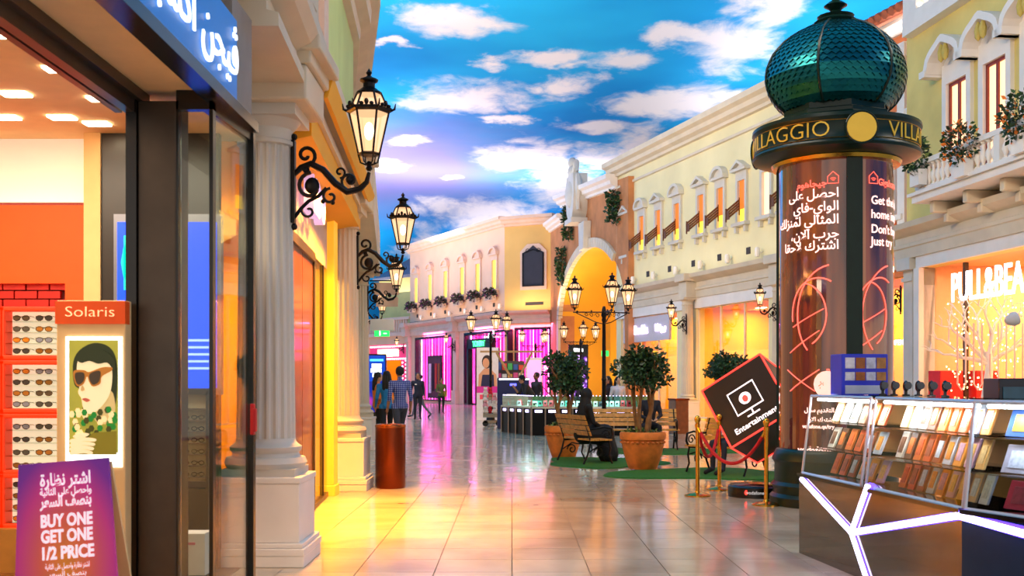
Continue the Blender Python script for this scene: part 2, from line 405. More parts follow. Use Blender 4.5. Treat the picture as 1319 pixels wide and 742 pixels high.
m = M(); nx, ny = 56, 60; xs = [-26+60*i/nx for i in range(nx+1)]; ys = [-14+116*j/ny for j in range(ny+1)]
for yy in ys:
    for xx in xs: m.v.append((xx, yy, vault(xx, yy)))
for j in range(ny):
    for i in range(nx): a = j*(nx+1)+i; m.f.append((a, a+nx+1, a+nx+2, a+1)); m.mi.append(0)
m.build('ceiling', ceiling_mat(), smooth=True, kind='structure')

# ------------------------------------------------------------------ classical column
def column(parent, x, y, zt, r=.24, ped=.355, mp=None, ms=None, zp=.71, fluted=True, capital=True):
    mp = mp or stone_white; ms = ms or stone_cool
    c = bpy.data.objects.new('column', None); COL.objects.link(c); c.parent = parent; c.location = (x, y, 0)
    q = M(); q.box(-ped-.03, ped+.03, -ped-.03, ped+.03, 0, .09)
    for a, b, k in ((.09, .15, .035), (.15, .19, .02)): q.box(-ped-k, ped+k, -ped-k, ped+k, a, b)
    q.box(-ped+.015, ped-.015, -ped+.015, ped-.015, .19, zp-.05); q.box(-ped+.005, ped-.005, -ped+.005, ped-.005, zp-.05, zp)
    q.build('pedestal', mp, c, bevel=.008)
    q = M(); q.box(-ped+.06, ped-.06, -ped+.06, ped-.06, zp, zp+.06)
    q.lathe([(r*1.32, zp+.06), (r*1.4, zp+.1), (r*1.32, zp+.145), (r*1.15, zp+.155), (r*1.12, zp+.18), (r*1.2, zp+.2), (r*1.22, zp+.23), (r*1.1, zp+.25), (r*1.02, zp+.27), (r, zp+.3)], 28)
    q.build('base', ms, c, smooth=True)
    n = 20; vs = []; fs = []; k = n*4; q = M(); zs = [zp+.3, zt-.3]
    for z in zs:
        rr = r if z == zs[0] else r*.88
        for i in range(k):
            a = 2*PI*i/k; f = (.93 if (i % 4) in (1, 2) else 1.0) if fluted else 1.0
            vs.append((rr*f*math.cos(a), rr*f*math.sin(a), z))
    for i in range(k): fs.append((i, (i+1) % k, k+(i+1) % k, k+i))
    q.add(vs, fs).build('shaft', ms, c)
    if capital:
        q = M(); q.lathe([(r*.88, zt-.3), (r*.97, zt-.29), (r*.97, zt-.26), (r*.9, zt-.25), (r*.9, zt-.16), (r*1.0, zt-.14), (r*1.18, zt-.09)], 28)
        q.box(-r*1.25, r*1.25, -r*1.25, r*1.25, zt-.09, zt); q.build('capital', ms, c, smooth=True)
    return c

# ------------------------------------------------------------------ lanterns
def lantern_parts(parent, loc=(0, 0, 0), h=.83):
    """six sided street lantern standing on a stem; its foot at the given point"""
    n = 6; s = h/.83
    lt = bpy.data.objects.new('lantern', None); COL.objects.link(lt); lt.parent = parent; lt.location = loc
    fr = M(); r0, r1, z0, z1 = .085*s, .165*s, .12*s, .47*s
    fr.lathe([(.015*s, -.02*s), (.03*s, 0), (.018*s, .02*s), (.03*s, .04*s), (.012*s, .06*s)], 8)
    for k in range(n):
        a = 2*PI*k/n; ca, sa = math.cos(a), math.sin(a)
        fr.tube([(.02*s*ca, .02*s*sa, .03*s), (.07*s*ca, .07*s*sa, .05*s), (r0*1.05*ca, r0*1.05*sa, z0)], .007*s, 4)
        fr.tube([(r0*ca, r0*sa, z0), (r1*ca, r1*sa, z1)], .009*s, 4)
        fr.tube([(r1*1.02*ca, r1*1.02*sa, z1), (r1*1.28*ca, r1*1.28*sa, z1+.02*s), (r1*1.33*ca, r1*1.33*sa, z1+.065*s)], [.012*s, .01*s, .004*s], 4)
        b = a+PI/n; cb, sb = math.cos(b), math.sin(b); rm = r1*1.02
        for q in (-.25, 0, .25):
            px, py = rm*cb-q*r1*sb, rm*sb+q*r1*cb; fr.ball((px, py, z1+(.045 if q == 0 else .03)*s), (.02*s, .02*s, .028*s if q == 0 else .018*s), 5, 4)
    fr.lathe([(r0, z0-.012*s), (r0*1.15, z0), (r0, z0+.012*s)], n); fr.lathe([(r1, z1-.015*s), (r1*1.15, z1), (r1*1.15, z1+.02*s), (r1*.95, z1+.03*s)], n)
    fr.lathe([(r1*.98, z1+.02*s), (r1*.62, z1+.135*s), (r1*.52, z1+.145*s)], n) if False else None
    for k in range(n):
        a = 2*PI*k/n; ca, sa = math.cos(a), math.sin(a); fr.tube([(r1*.95*ca, r1*.95*sa, z1+.02*s), (r1*.6*ca, r1*.6*sa, z1+.15*s)], .009*s, 4)
    fr.build('frame', iron, lt)
    cp = M(); cp.lathe([(r1*.62, z1+.14*s), (r1*.66, z1+.155*s), (r1*.42, z1+.185*s), (r1*.3, z1+.2*s), (r1*.3, z1+.235*s), (r1*.46, z1+.25*s), (r1*.46, z1+.265*s), (r1*.18, z1+.285*s), (r1*.08, z1+.3*s), (r1*.16, z1+.32*s), (r1*.05, z1+.345*s), (0, z1+.36*s)], 10)
    cp.build('cap', iron, lt, smooth=True)
    gl = M(); gl.lathe([(r0*.96, z0), (r1*.96, z1)], n, cap=False); gl.lathe([(r1*.92, z1+.025*s), (r1*.58, z1+.145*s)], n, cap=False)
    gl.build('glass', lantern_glass, lt)
    M().ball((0, 0, z0+.19*s), (.04*s, .04*s, .075*s), 8, 6).build('bulb', bulb, lt, smooth=True)
    return lt
def spiral(cx, cz, r, a0, turns, n=18, sgn=1):
    return [(cx+r*(1-.8*i/n)*math.cos(a0+sgn*2*PI*turns*i/n), 0, cz+r*(1-.8*i/n)*math.sin(a0+sgn*2*PI*turns*i/n)) for i in range(n+1)]
def make_bracket_lantern():
    """wall lantern: back plate at the origin, arm reaching out along +x, lantern foot at (.62, 0, 0)"""
    r = thing('wall_lantern', 'placeholder', 'lantern')
    m = M(); m.box(-.02, .012, -.035, .035, -.42, .26); m.ball((0, 0, .29), .03, 6, 5); m.ball((0, 0, -.45), .03, 6, 5)
    m.build('back_plate', iron, r)
    m = M()
    arm = [(0, 0, -.02), (.06, 0, .04), (.14, 0, .07), (.24, 0, .02), (.34, 0, -.09), (.44, 0, -.16), (.54, 0, -.14), (.6, 0, -.08), (.62, 0, 0)]
    m.tube(arm, [.02, .026, .03, .03, .03, .03, .028, .022, .015], 7)
    m.tube(spiral(.1, .14, .09, -PI/2, 1.2), .016, 5)
    m.tube(spiral(.14, -.12, .12, PI/2, 1.0), .018, 5)
    m.ball((.15, 0, -.11), (.062, .03, .07), 10, 7)
    m.tube(spiral(.46, -.07, .08, -PI/2, 1.1, sgn=-1), .013, 5); m.ball((.46, 0, -.06), .035, 8, 6)
    m.tube(spiral(.3, -.2, .07, PI/2, 1.1), .013, 5); m.ball((.32, 0, -.25), .02, 6, 5)
    m.tube([(0, 0, -.38), (.06, 0, -.3), (.12, 0, -.24), (.2, 0, -.2), (.27, 0, -.13)], .016, 5); m.tube(spiral(.12, -.32, .07, PI/2, 1.1), .012, 5); m.tube(spiral(.38, .0, .05, -PI/2, 1.1), .01, 5)
    m.ball((.1, 0, .02), .03, 6, 5); m.ball((.24, 0, -.24), .02, 6, 5)
    m.build('scroll_arm', iron, r, smooth=True)
    lantern_parts(r, (.62, 0, 0.03))
    return r
WL = make_bracket_lantern()
def wall_lantern(loc, rz, label, scale=None, first=[1]):
    if first: first.clear(); o = WL; o.location = loc; o.rotation_euler = (0, 0, rz); o['label'] = label
    else: o = inst(WL, loc, rz, label)
    if scale: o.scale = (scale,)*3
    o['group'] = 'wall lanterns on scrolled iron brackets'
    return o
def make_post():
    r = thing('lamp_post', 'placeholder', 'street lamp')
    m = M(); m.lathe([(.2, 0), (.2, .06), (.16, .08), (.15, .2), (.11, .24), (.1, .5), (.12, .54), (.07, .6), (.055, .7)], 14); m.build('base', iron, r, smooth=True)
    m = M(); m.lathe([(.055, .7), (.05, 1.5), (.065, 1.53), (.05, 1.57), (.042, 2.9), (.06, 2.95), (.045, 3.0), (.07, 3.06), (.05, 3.2), (.03, 3.28)], 12); m.build('pole', iron, r, smooth=True)
    for a in (PI*.99, -PI*.44, PI*.16):
        mx = Matrix.Rotation(a, 4, 'Z')
        m = M(); m.tube([(.03, 0, 3.14), (.74, 0, 3.14)], .016, 5, mx); m.tube([(.03, 0, 2.86), (.2, 0, 2.9), (.4, 0, 3.0), (.66, 0, 3.12)], .012, 5, mx)
        for q in (.16, .3, .42): m.tube(spiral(q, 3.14-.075*(1.25-q), .055*(1.3-q), 0, 1.2, 12), .008, 4, mx)
        m.ball((.64, 0, 3.15), .03, 6, 5, mx); m.ball((.3, 0, 3.17), .02, 6, 5, mx)
        m.build('arm', iron, r, smooth=True)
        lantern_parts(r, (.7*math.cos(a), .7*math.sin(a), 3.2))
    return r
LP = make_post()
for i, (px, Y, rz, lab) in enumerate([(778, 26, 0, 'tallest black lamp post, standing behind the benches between the two trees'),
        (632, 38.7, .1, 'black lamp post before the magenta shopfront with the poster'),
        (748, 45.4, -.1, 'black lamp post standing in front of the golden archway'),
        (690, 50.6, .5, 'farthest black lamp post, before the magenta striped window')]):
    o = LP if i == 0 else copy_tree(LP)
    o.location = ((px-CX)*Y/F, Y, 0); o.rotation_euler = (0, 0, rz); o['label'] = lab; o['group'] = 'lamp posts with three lanterns each'
# ================================================================== FACADES
CORNICE = [(0, 0), (.12, .02), (.14, .12), (.3, .2), (.34, .34), (.5, .42), (.52, .6), (.42, .62), (0, .62)]
def cornice(m, x0, x1, zt, s=1.0, off=0): m.prof([(a*s+off, zt-.62*s+z*s) for a, z in CORNICE], x0, x1)
lamp_pt = lambda name, loc, p, col, rad=.3: None
def shop_room(B, x0, x1, z1, depth, wm, floor_m=None, n=2, y0=.35, power=120, col=(1, .72, .35), lamp_m=None, back=None):
    m = M(); m.box(x0-.05, x0, y0, depth, 0, z1); m.build('side_wall', wm, B)
    m = M(); m.box(x1, x1+.05, y0, depth, 0, z1); m.build('side_wall', wm, B)
    M().box(x0-.05, x1+.05, depth, depth+.05, 0, z1).build('back_wall', back or wm, B)
    M().box(x0-.05, x1+.05, y0, depth+.05, z1, z1+.05).build('shop_ceiling', wm, B)
    for i in range(n):
        cx = x0+(x1-x0)*(i+.5)/n; cy = y0+(depth-y0)*.45
        M().box(cx-.25, cx+.25, cy-.1, cy+.1, z1-.03, z1-.001).build('ceiling_lamp', lamp_m or lamp_panel, B)
    l = bpy.data.lights.new('shop_light', 'AREA'); l.shape = 'RECTANGLE'; l.size = (x1-x0)*.8; l.size_y = .8; l.energy = power; l.color = col
    o = bpy.data.objects.new('shop_light', l); COL.objects.link(o); o.parent = B; o.location = ((x0+x1)/2, (y0+depth)*.5, z1-.06)
def glazing(B, x0, x1, z0, z1, nx, frame_m, glass_m=None, y=.12, fw=.05, nz=1):
    m = M()
    for i in range(nx+1):
        x = x0+(x1-x0)*i/nx; m.box(x-fw/2, x+fw/2, y-.04, y+.04, z0, z1)
    for j in range(nz+1):
        z = z0+(z1-z0)*j/nz; m.box(x0, x1, y-.035, y+.035, z-fw/2, z+fw/2)
    m.build('window_frame', frame_m, B)
    for i in range(nx):
        for j in range(nz):
            a, b = x0+(x1-x0)*i/nx, x0+(x1-x0)*(i+1)/nx; c, d = z0+(z1-z0)*j/nz, z0+(z1-z0)*(j+1)/nz
            M().box(a, b, y-.006, y+.006, c, d).build('pane', glass_m or clear_warm, B)
def entablature(B, x0, x1, z0, z1, m_, br=(), off=0):
    h = z1-z0
    m = M(); m.prof([(off, z0), (.1+off, z0), (.12+off, z0+.3*h), (.16+off, z0+.33*h), (.16+off, z0+.42*h), (.1+off, z0+.45*h), (.1+off, z0+.66*h), (.22+off, z0+.72*h), (.42+off, z0+.84*h), (.46+off, z0+h), (off, z0+h)], x0, x1)
    m.build('entablature', m_, B)
    for b in br:
        m = M(); m.box(b-.33, b+.33, -.52-off, 0, z0, z0+.7*h); m.box(b-.42, b+.42, -.66-off, 0, z0+.7*h, z0+h+.02); m.build('entablature_block', m_, B, bevel=.02)
def utilities(B, W, z, x0, x1, n):
    M().tube([(x0, -.12, z), (x1, -.12, z)], .03, 5).build('cable', mat('grey_cable', '#4b4643', .6, noise=.1), B)
    vm = mat('vent_dark', '#3a3230', .7, noise=.1); sm = stone_white
    for i in range(n):
        x = x0+(x1-x0)*(i+.5)/n
        M().box(x-.14, x+.14, -.02, 0, z+.32, z+.56).build('vent', vm, B)
        m = M(); m.lathe([(.07, 0), (.09, .05), (.09, .28), (.06, .32)], 10, Matrix.Translation((x+(x1-x0)/n*.45, -.2, z+.12))); m.tube([(x+(x1-x0)/n*.45, -.2, z+.2), (x+(x1-x0)/n*.45, 0, z+.3)], .02, 5); m.build('spotlight', sm, B, smooth=True)

def up_window(B, kind, lit, w_, z0, z1, x, fm, hood=1.0):
    """window with moulded surround: tri / arc pediment, sill and lit pane"""
    r = bpy.data.objects.new('window', None); COL.objects.link(r); r.parent = B; r.location = (x, 0, 0); hw = w_/2
    m = M(); t = .14
    m.box(-hw-t, -hw, -.09, .05, z0, z1); m.box(hw, hw+t, -.09, .05, z0, z1); m.box(-hw-t, hw+t, -.09, .05, z1, z1+.32)
    m.box(-hw-t-.03, -hw, -.12, -.09, z0, z1+.02) if False else None
    m.build('surround', fm, r)
    m = M(); a = hw+.28
    if kind == 'tri':
        m.plate([(-a, z1+.32), (a, z1+.32), (a, z1+.42), (-a, z1+.42)], -.24, 0); m.plate([(-a, z1+.42), (0, z1+.42+.55*a), (a, z1+.42), (a-.14, z1+.42), (0, z1+.36+.45*a), (-a+.14, z1+.42)], -.27, 0)
        m.plate([(-a+.1, z1+.42), (a-.1, z1+.42), (0, z1+.42+.45*a)], -.12, 0)
    else:
        k = 12; A = [(a*math.cos(PI*i/k), z1+.36+a*.8*math.sin(PI*i/k)) for i in range(k+1)]; I = [((a-.12)*math.cos(PI*i/k), z1+.36+(a*.8-.12)*math.sin(PI*i/k)) for i in range(k+1)]
        for i in range(k): m.plate([A[i], A[i+1], I[i+1], I[i]], -.25, 0)
        m.plate(I, -.12, 0); m.plate([(-a, z1+.3), (a, z1+.3), (a, z1+.4), (-a, z1+.4)], -.22, 0)
    m.build('pediment', fm, r)
    m = M(); m.box(-hw-.24, hw+.24, -.22, .02, z0-.12, z0); m.box(-hw-.15, -hw-.02, -.14, 0, z0-.34, z0-.12); m.box(hw+.02, hw+.15, -.14, 0, z0-.34, z0-.12); m.build('sill', fm, r)
    M().box(-hw, hw, .02, .04, z0, z1).build('pane', lit, r)
    return r

# ---- cream building on the right
WC = Wall((4.77, 49.6), (11.0, 29.0))
cream = WC.root('shop_building', 'long cream two-storey facade with pedimented windows over yellow-lit shops, right side', 'building')
xE = WC.s(1078); zt = 11.45
lit_pink = mat('pane_pale_lit', '#ffd8b0', .5, emit=(1, .55, .28, 1), es=1.5)
lit_orange = mat('curtain_orange', '#b05a1c', .6, emit=(.9, .25, .03, 1), es=.8)
lit_yellow = mat('pane_yellow_lit', '#ffd040', .5, emit=(1, .62, .05, 1), es=1.6)
shops = [(WC.s(800), WC.s(872), 0, 4.3), (WC.s(897), WC.s(990), 0, 4.3), (WC.s(1012), xE-.4, 0, 4.3)]
wins = [808, 828, 849.5, 873.5, 904.5, 929.5, 957, 988.6, 1016, 1040]
wx = [WC.s(p) for p in wins]
m = holed(M(), 0, xE, 0, zt-.05, shops+[(x-.27, x+.27, 7.1, 8.6) for x in wx]); m.build('wall', plaster_cream, cream)
M().box(-.01, 0, 0, 4, 0, zt-.05).build('end_wall', plaster_cream, cream)
q = M(); cornice(q, -.45, xE, zt, 1.1); q.build('cornice', stone, cream)
q = M(); q.prof([(0, 10.22), (.08, 10.24), (.08, 10.34), (0, 10.36)], 0, xE); q.build('string_course', stone, cream)
sh_w = mat('shutter_wood', '#6b3f22', .6, noise=.2, nscale=10)
protos = {}
for i, x in enumerate(wx):
    plain = i in (0, 7); kind = 'arc' if i in (1, 3, 5, 8) else 'tri'; key = (kind, plain)
    if key in protos: r = copy_tree(protos[key], cream); r.location = (x, 0, 0); continue
    r = protos[key] = up_window(cream, kind, lit_pink if plain else lit_yellow, .5, 7.1, 8.6, x, stone_cool)
    if not plain:
        m = M()
        for k in range(5): m.box(-.25+.1*k+.008, -.25+.1*k+.092, -.0, .018, 7.6, 8.6)
        m.build('curtain', lit_orange, r)
        m = M()                                     # slatted board standing out from the foot of the window, sloping down
        for k in range(4):
            d0, d1 = .1*k, .1*k+.085
            m.hexa([(-.27, 0, 7.6+d0), (-.24, 0, 7.6+d0), (-.24, -.52, 7.18+d0), (-.27, -.52, 7.18+d0), (-.27, 0, 7.6+d1), (-.24, 0, 7.6+d1), (-.24, -.52, 7.18+d1), (-.27, -.52, 7.18+d1)])
        m.box(-.28, -.23, -.55, -.51, 7.12, 7.6); m.box(-.28, -.23, -.03, .01, 7.4, 8.02); m.box(-.25, -.05, -.53, -.5, 7.2, 7.5)
        m.build('slatted_board', sh_w, r)
utilities(cream, WC, 5.62, .3, xE, 8)
cols = [WC.s(794)+.1, WC.s(884, .35), WC.s(1002, .35)]
entablature(cream, 0, xE, 4.7, 5.6, stone, cols[1:])
q = M(); q.box(0, xE, -.06, .0, 4.3, 4.7); q.build('fascia', stone_white, cream)
for x in cols[1:]: column(cream, x, -.3, 4.72, r=.24, ms=stone)
for (a, b, c_, d) in shops: glazing(cream, a, b, .1, d, 3 if b-a > 2.5 else 2, mat('bright_frame', '#e8dfd0', .4, noise=.05))
warm_wall = mat('shop_wall_gold', '#f7b520', .7, noise=.06, nscale=1)
for k, (a, b, c_, d) in enumerate(shops): shop_room(cream, a-.2, b+.2, 4.3, 4.2, warm_wall, power=520, col=(1, .68, .22))
letters('Bershka', .52, neon_violet, cream, XZ(WC.s(826), -.02, 3.55) @ Matrix.Scale(.85, 4, (1, 0, 0)), name='shop_sign_lettering', ext=.03, bold=.012)
letters(arabic('بيرشكا'), .4, neon_violet, cream, XZ(WC.s(851), -.02, 3.6), name='shop_sign_lettering', ext=.03, bold=.01)
M().box(WC.s(803), WC.s(862), .0, .1, 3.2, 4.25).build('sign_panel', mat('sign_lilac', '#cfc6cf', .5, noise=.05), cream)
# clothes rails and a brown bin in front of the pilaster
def clothes_rail(W_, x, y, z, n, cols_, label, B=None):
    p = W_.at(x, -y); t = thing('clothes_rail', label, 'clothes rail', (p.x, p.y, 0), W_.rz)
    m = M(); L = .13*n; m.tube([(0, 0, 0), (0, 0, z), (L, 0, z), (L, 0, 0)], .02, 6); m.box(-.05, .05, -.25, .25, 0, .03); m.box(L-.05, L+.05, -.25, .25, 0, .03); m.build('rail', gold, t)
    for k in range(n-1):
        c = cols_[k % len(cols_)]; x_ = .12+.13*k
        m = M(); m.hexa([(x_-.02, -.2, z-.95), (x_+.03, -.2, z-.95), (x_+.03, .2, z-.95), (x_-.02, .2, z-.95), (x_-.02, -.16, z-.08), (x_+.02, -.16, z-.08), (x_+.02, .16, z-.08), (x_-.02, .16, z-.08)]); m.tube([(x_, 0, z-.08), (x_, 0, z+.02)], .006, 4)
        m.build('garment', mat('cloth'+c, c, .9, noise=.15), t)
    return t
clothes_rail(WC, WC.s(842), 1.6, 1.75, 10, ['#2a2530', '#6b5a3c', '#d8c8b0', '#4a4a30'], 'clothes rail of dark garments behind glass left of the stone column')
clothes_rail(WC, WC.s(864), 1.2, 1.9, 7, ['#3a2a20', '#20242c', '#8a7a50'], 'short clothes rail of dark garments by the stone column, in the gold shop')
clothes_rail(WC, WC.s(905), 1.5, 1.7, 10, ['#d86a80', '#e0d0c0', '#403030', '#b0a080'], 'clothes rail with pink and pale garments behind the far right tree')
# ---- orange house in the gap, and its shop
orange = thing('shop_building', 'narrow orange house with white pilasters and tiled roof, half hidden by the round kiosk', 'building', (WC.p.x, WC.p.y, 0), WC.rz)
x0 = xE; x1 = WC.s(1168)+.6
q = holed(M(), x0, x1, 0, 11.3, [(x0+.5, WC.s(1164)-.1, 0, 4.4), (WC.s(1147), WC.s(1155), 6.2, 7.9)], .2, .5); q.build('wall', plaster_orange, orange)
q = M(); cornice(q, x0, x1, 11.5, .6, -.2); q.build('cornice', stone_white, orange); M().box(x0, x1, -.02, .2, 8.7, 8.95).build('string_course', stone_white, orange)
for xx in (x0+.2, WC.s(1160)): q = M(); q.box(xx-.16, xx+.16, 0, .22, 5.6, 10.8); q.box(xx-.22, xx+.22, -.05, .22, 10.4, 10.8); q.box(xx-.22, xx+.22, -.05, .22, 8.6, 8.9); q.build('pilaster', stone_white, orange)
for k in range(int((x1-x0)/.3)):
    q = M(); q.tube([(x0+.15+.3*k, -.6, 11.5), (x0+.15+.3*k, 1.6, 12.5)], .13, 8); q.build('roof_tile', mat('roof_clay', '#b5603e', .8, noise=.25, nscale=5), orange)
q = M(); xa, xb = WC.s(1147), WC.s(1155); q.box(xa-.15, xa, .1, .25, 6.1, 8); q.box(xb, xb+.15, .1, .25, 6.1, 8); q.box(xa-.15, xb+.15, .1, .25, 7.9, 8.1); q.box(xa-.25, xb+.25, -.05, .25, 5.95, 6.1); q.build('surround', stone_white, orange)
M().box(xa, xb, .3, .32, 6.1, 7.9).build('pane', mat('pane_mauve', '#85758a', .2, noise=.1), orange)
entablature(orange, x0, x1, 4.6, 5.6, stone, off=-.2)
glazing(orange, x0+.5, WC.s(1164)-.1, .1, 4.4, 2, gold, y=.3)
shop_room(orange, x0+.3, WC.s(1164), 4.4, 4, warm_wall, power=420, col=(1, .7, .25), y0=.5)
letters('OPEN 24', .22, white_lit, orange, XZ(WC.s(1152), .2, 2.5), name='shop_sign_lettering', ext=.01)

# ---- yellow building with balcony, fashion shop below
WP = Wall((10.6, 29.3), (12.35, 14.5))
yel = WP.root('shop_building', 'yellow facade with white balcony and hooded windows over the big white lit shop sign', 'building')
z = WP.z
wz0, wz1 = z(1236, 200), z(1236, 97)
ya, yb = WP.s(1223), WP.s(1249); yc, yd = WP.s(1271), WP.s(1300)
ww = ((yb-ya)+(yd-yc))/2; c1 = (ya+yb)/2; c2 = (yc+yd)/2; c3 = c2+(c2-c1); c4 = c3+(c2-c1); zb = z(1290, 170)
wb, wt = 6.3, z(1286, 76)
op = (WP.s(1190), WP.s(1190)+7.2, 0, 4.45)
fen = [(c-ww/2, c+ww/2, wb, wt) for c in (c1, c2, c3, c4)]
holed(M(), WP.s(1168, 0), WP.L, 4.0, 13.4, fen+[op]).build('wall', plaster_yellow, yel)
M().box(WP.s(1181), op[0], 0, .35, 0, 4.45).build('shop_wall', stone_white, yel); M().box(op[1], WP.L, 0, .35, 0, 4.45).build('shop_wall', stone_white, yel)
M().box(WP.s(1168), WP.s(1168)+.3, .3, 4, 4, 13.4).build('return_wall', plaster_yellow, yel)
hm = stone_white
for i, c in enumerate((c1, c2, c3, c4)):
    r = bpy.data.objects.new('window', None); COL.objects.link(r); r.parent = yel; r.location = (c, 0, 0); h = ww/2
    m = M(); m.box(-h-.2, -h, -.1, .1, wb, wt); m.box(h, h+.2, -.1, .1, wb, wt); m.box(-h-.2, h+.2, -.1, .1, wt, wt+.5)
    m.build('surround', hm, r)
    m = M(); k = 14; R = h+.42; A = []; I = []
    for j in range(k+1):
        u = -1+2*j/k; zz = math.sqrt(max(0, 1-u*u))*.72*R+.12*R*math.exp(-(u/.25)**2); A.append((u*R, wt+.35+zz)); I.append((u*(R-.16), wt+.35+zz*.8-.04))
    for j in range(k): m.plate([A[j], I[j], I[j+1], A[j+1]][::-1], -.5, .0)
    m.box(-R-.14, -R+.14, -.52, 0, wt+.25, wt+.42); m.box(R-.14, R+.14, -.52, 0, wt+.25, wt+.42)
    m.plate(I, -.06, .02); m.build('hood', hm, r)
    m = M()
    for sx in (-.1, .1): m.lathe([(.0, -.3), (.07, -.22), (.09, -.05), (.05, .1), (.02, .15)], 8, Matrix.Translation((sx, -.42, wt+.35+.42*R)))
    m.build('hood_drop', mat('drop_yellow', '#c9b25a', .7, noise=.1), r, smooth=True)
    m = M(); m.box(-h, -h+.07, -.02, .06, wb, wt); m.box(h-.07, h, -.02, .06, wb, wt); m.box(-.04, .04, -.02, .06, wb, wt); m.box(-h, h, -.02, .06, wt-.07, wt); m.build('frame', mat('red_brown_frame', '#8a3020', .5, noise=.1), r)
    for sx in (-1, 1): M().box(min(sx*.04, sx*h), max(sx*.04, sx*h), .03, .05, wb, wt).build('pane', lit_pink, r)
# balcony
BO = 1.0
bx0 = WP.s(1183, BO); bx1 = bx0+9
zr = z(1185, 209, BO); zf = z(1183, 262, BO)
q = M(); q.box(bx0-.1, bx1, -BO-.12, 0, zf, zf+.16); q.box(bx0-.2, bx1, -BO-.2, 0, zf+.16, zf+.24); q.build('balcony_slab', hm, yel)
q = M(); q.box(bx0-.05, bx1, -BO-.1, -BO+.1, zr-.12, zr); q.box(bx0-.05, bx0+.15, -BO, 0, zr-.12, zr); q.box(bx0, bx1, -BO-.08, -BO+.08, zf+.24, zf+.32); q.box(bx0, bx0+.12, -BO, 0, zf+.24, zf+.32); q.build('balcony_rail', hm, yel)
bal_p = [(.07, 0), (.07, .04), (.035, .08), (.04, .14), (.085, .3), (.07, .42), (.03, .55), (.04, .66), (.03, .7), (.07, .76), (.07, .8)]
hb = zr-.12-zf-.32; src = None; x = bx0+.1; i = 0
while x < bx1-.1:
    if i % 8 == 0: M().box(x-.1, x+.12, -BO-.09, -BO+.09, zf+.32, zr-.12).build('balcony_pier', hm, yel)
    else:
        if src is None:
            m = M(); m.lathe([(a, b*hb/.8) for a, b in bal_p], 10); src = m.build('baluster', hm, yel, smooth=True); src.location = (x, -BO, zf+.32)
        else: dup(src, (x, -BO, zf+.32))
    x += .215; i += 1
for k in range(1, 4): dup(src, (bx0+.05, -BO+.22*k, zf+.32))
for k in range(6):
    q = M(); xx = bx0+.35+1.5*k; q.plate([(-.1, 0), (.1, 0), (.1, -.28), (-.1, -.28)], -.85, 0, Matrix.Translation((xx, 0, zf))); q.box(xx-.1, xx+.1, -.5, 0, zf-.5, zf-.28); q.build('bracket', plaster_gold if k == 99 else stone, yel, bevel=.03)
# parapet band with balusters over the yellow wall
pz = z(1163, 48, .3)
q = M(); q.box(WP.s(1162, .3), WP.L, -.3, .3, pz, pz+.5); q.box(WP.s(1162, .3), WP.s(1162, .3)+.7, -.28, .3, pz+.5, pz+1.9); q.box(WP.s(1162, .3), WP.L, -.34, .3, pz+1.9, pz+2.1); q.build('parapet', hm, yel)
x = WP.s(1162, .3)+.9
while x < WP.L-.3: dup(src, (x, -.1, pz+.5)).scale = (1.5, 1.5, 1.4/hb); x += .33
entablature(yel, WP.s(1168)-.35, WP.L, 4.75, 5.62, stone, off=.05)
q = M(); q.box(WP.s(1184), WP.L, -.1, 0, 4.45, 4.76); q.build('fascia', hm, yel)
q = M(); q.box(WP.s(1183), WP.s(1190), -.14, .3, 0, 4.45); q.build('pilaster', hm, yel)
q = M(); px_ = WP.s(1172); q.box(px_-.32, px_+.32, -.1, .5, 0, .7); q.box(px_-.25, px_+.25, -.06, .5, .7, 4.45); q.box(px_-.3, px_+.3, -.1, .5, 4.15, 4.25); q.box(px_-.36, px_+.36, -.2, .5, 4.45, 4.76); q.build('pilaster', stone_cool, yel)
peach = mat('shop_wall_peach', '#f2b98a', .75, noise=.05)
amber = mat('shop_wall_amber', '#f5a020', .7, noise=.12, nscale=1.5)
shop_room(yel, op[0], op[1], 4.5, 5.5, peach, n=3, y0=.3, power=620, col=(1, .66, .3), back=amber)
q = M(); q.box(op[0]+1.2, op[0]+1.3, .4, .5, 0, 4.45); q.build('post', mat('shop_post', '#3a2a20', .4, noise=.1), yel)
lx = WP.s(1226, .1)
letters('PULL&BEAR', 1.02, neon_white, yel, XZ(lx, -.12, z(1230, 389, .1)) @ Matrix.Scale(.66, 4, (1, 0, 0)), name='shop_sign_lettering', ext=.02, align='LEFT', bold=.004)
# balcony flower bushes (things)
def leaves(m, c, R, n, size=.07, mats_=2, flat=1.0, rnd=random, hollow=.35):
    cx, cy, cz = c
    for _ in range(n):
        while 1:
            v = Vector((rnd.uniform(-1, 1), rnd.uniform(-1, 1), rnd.uniform(-1, 1)))
            if hollow < v.length < 1: break
        p = Vector((cx+v.x*R[0], cy+v.y*R[1], cz+v.z*R[2])); d = Vector((rnd.gauss(v.x, .6), rnd.gauss(v.y, .6), rnd.gauss(v.z*.3+.1, .6))).normalized()
        u = d.cross(Vector((rnd.random(), rnd.random(), rnd.random()-.5))).normalized(); s = size*rnd.uniform(.7, 1.3); nn = d.cross(u)
        m.cur = 0 if rnd.random() < .6 else (1 if mats_ < 3 or rnd.random() < .6 else 2)
        m.add([p, p+d*s*.5+u*s*.3+nn*s*.08, p+d*s, p+d*s*.5-u*s*.3+nn*s*.08], [(0, 1, 2), (0, 2, 3)])
    m.cur = 0
flower_o = mat('flower_orange', '#ff8a30', .6, noise=.1); flower_p = mat('flower_purple', '#8a3a6a', .6, noise=.15)
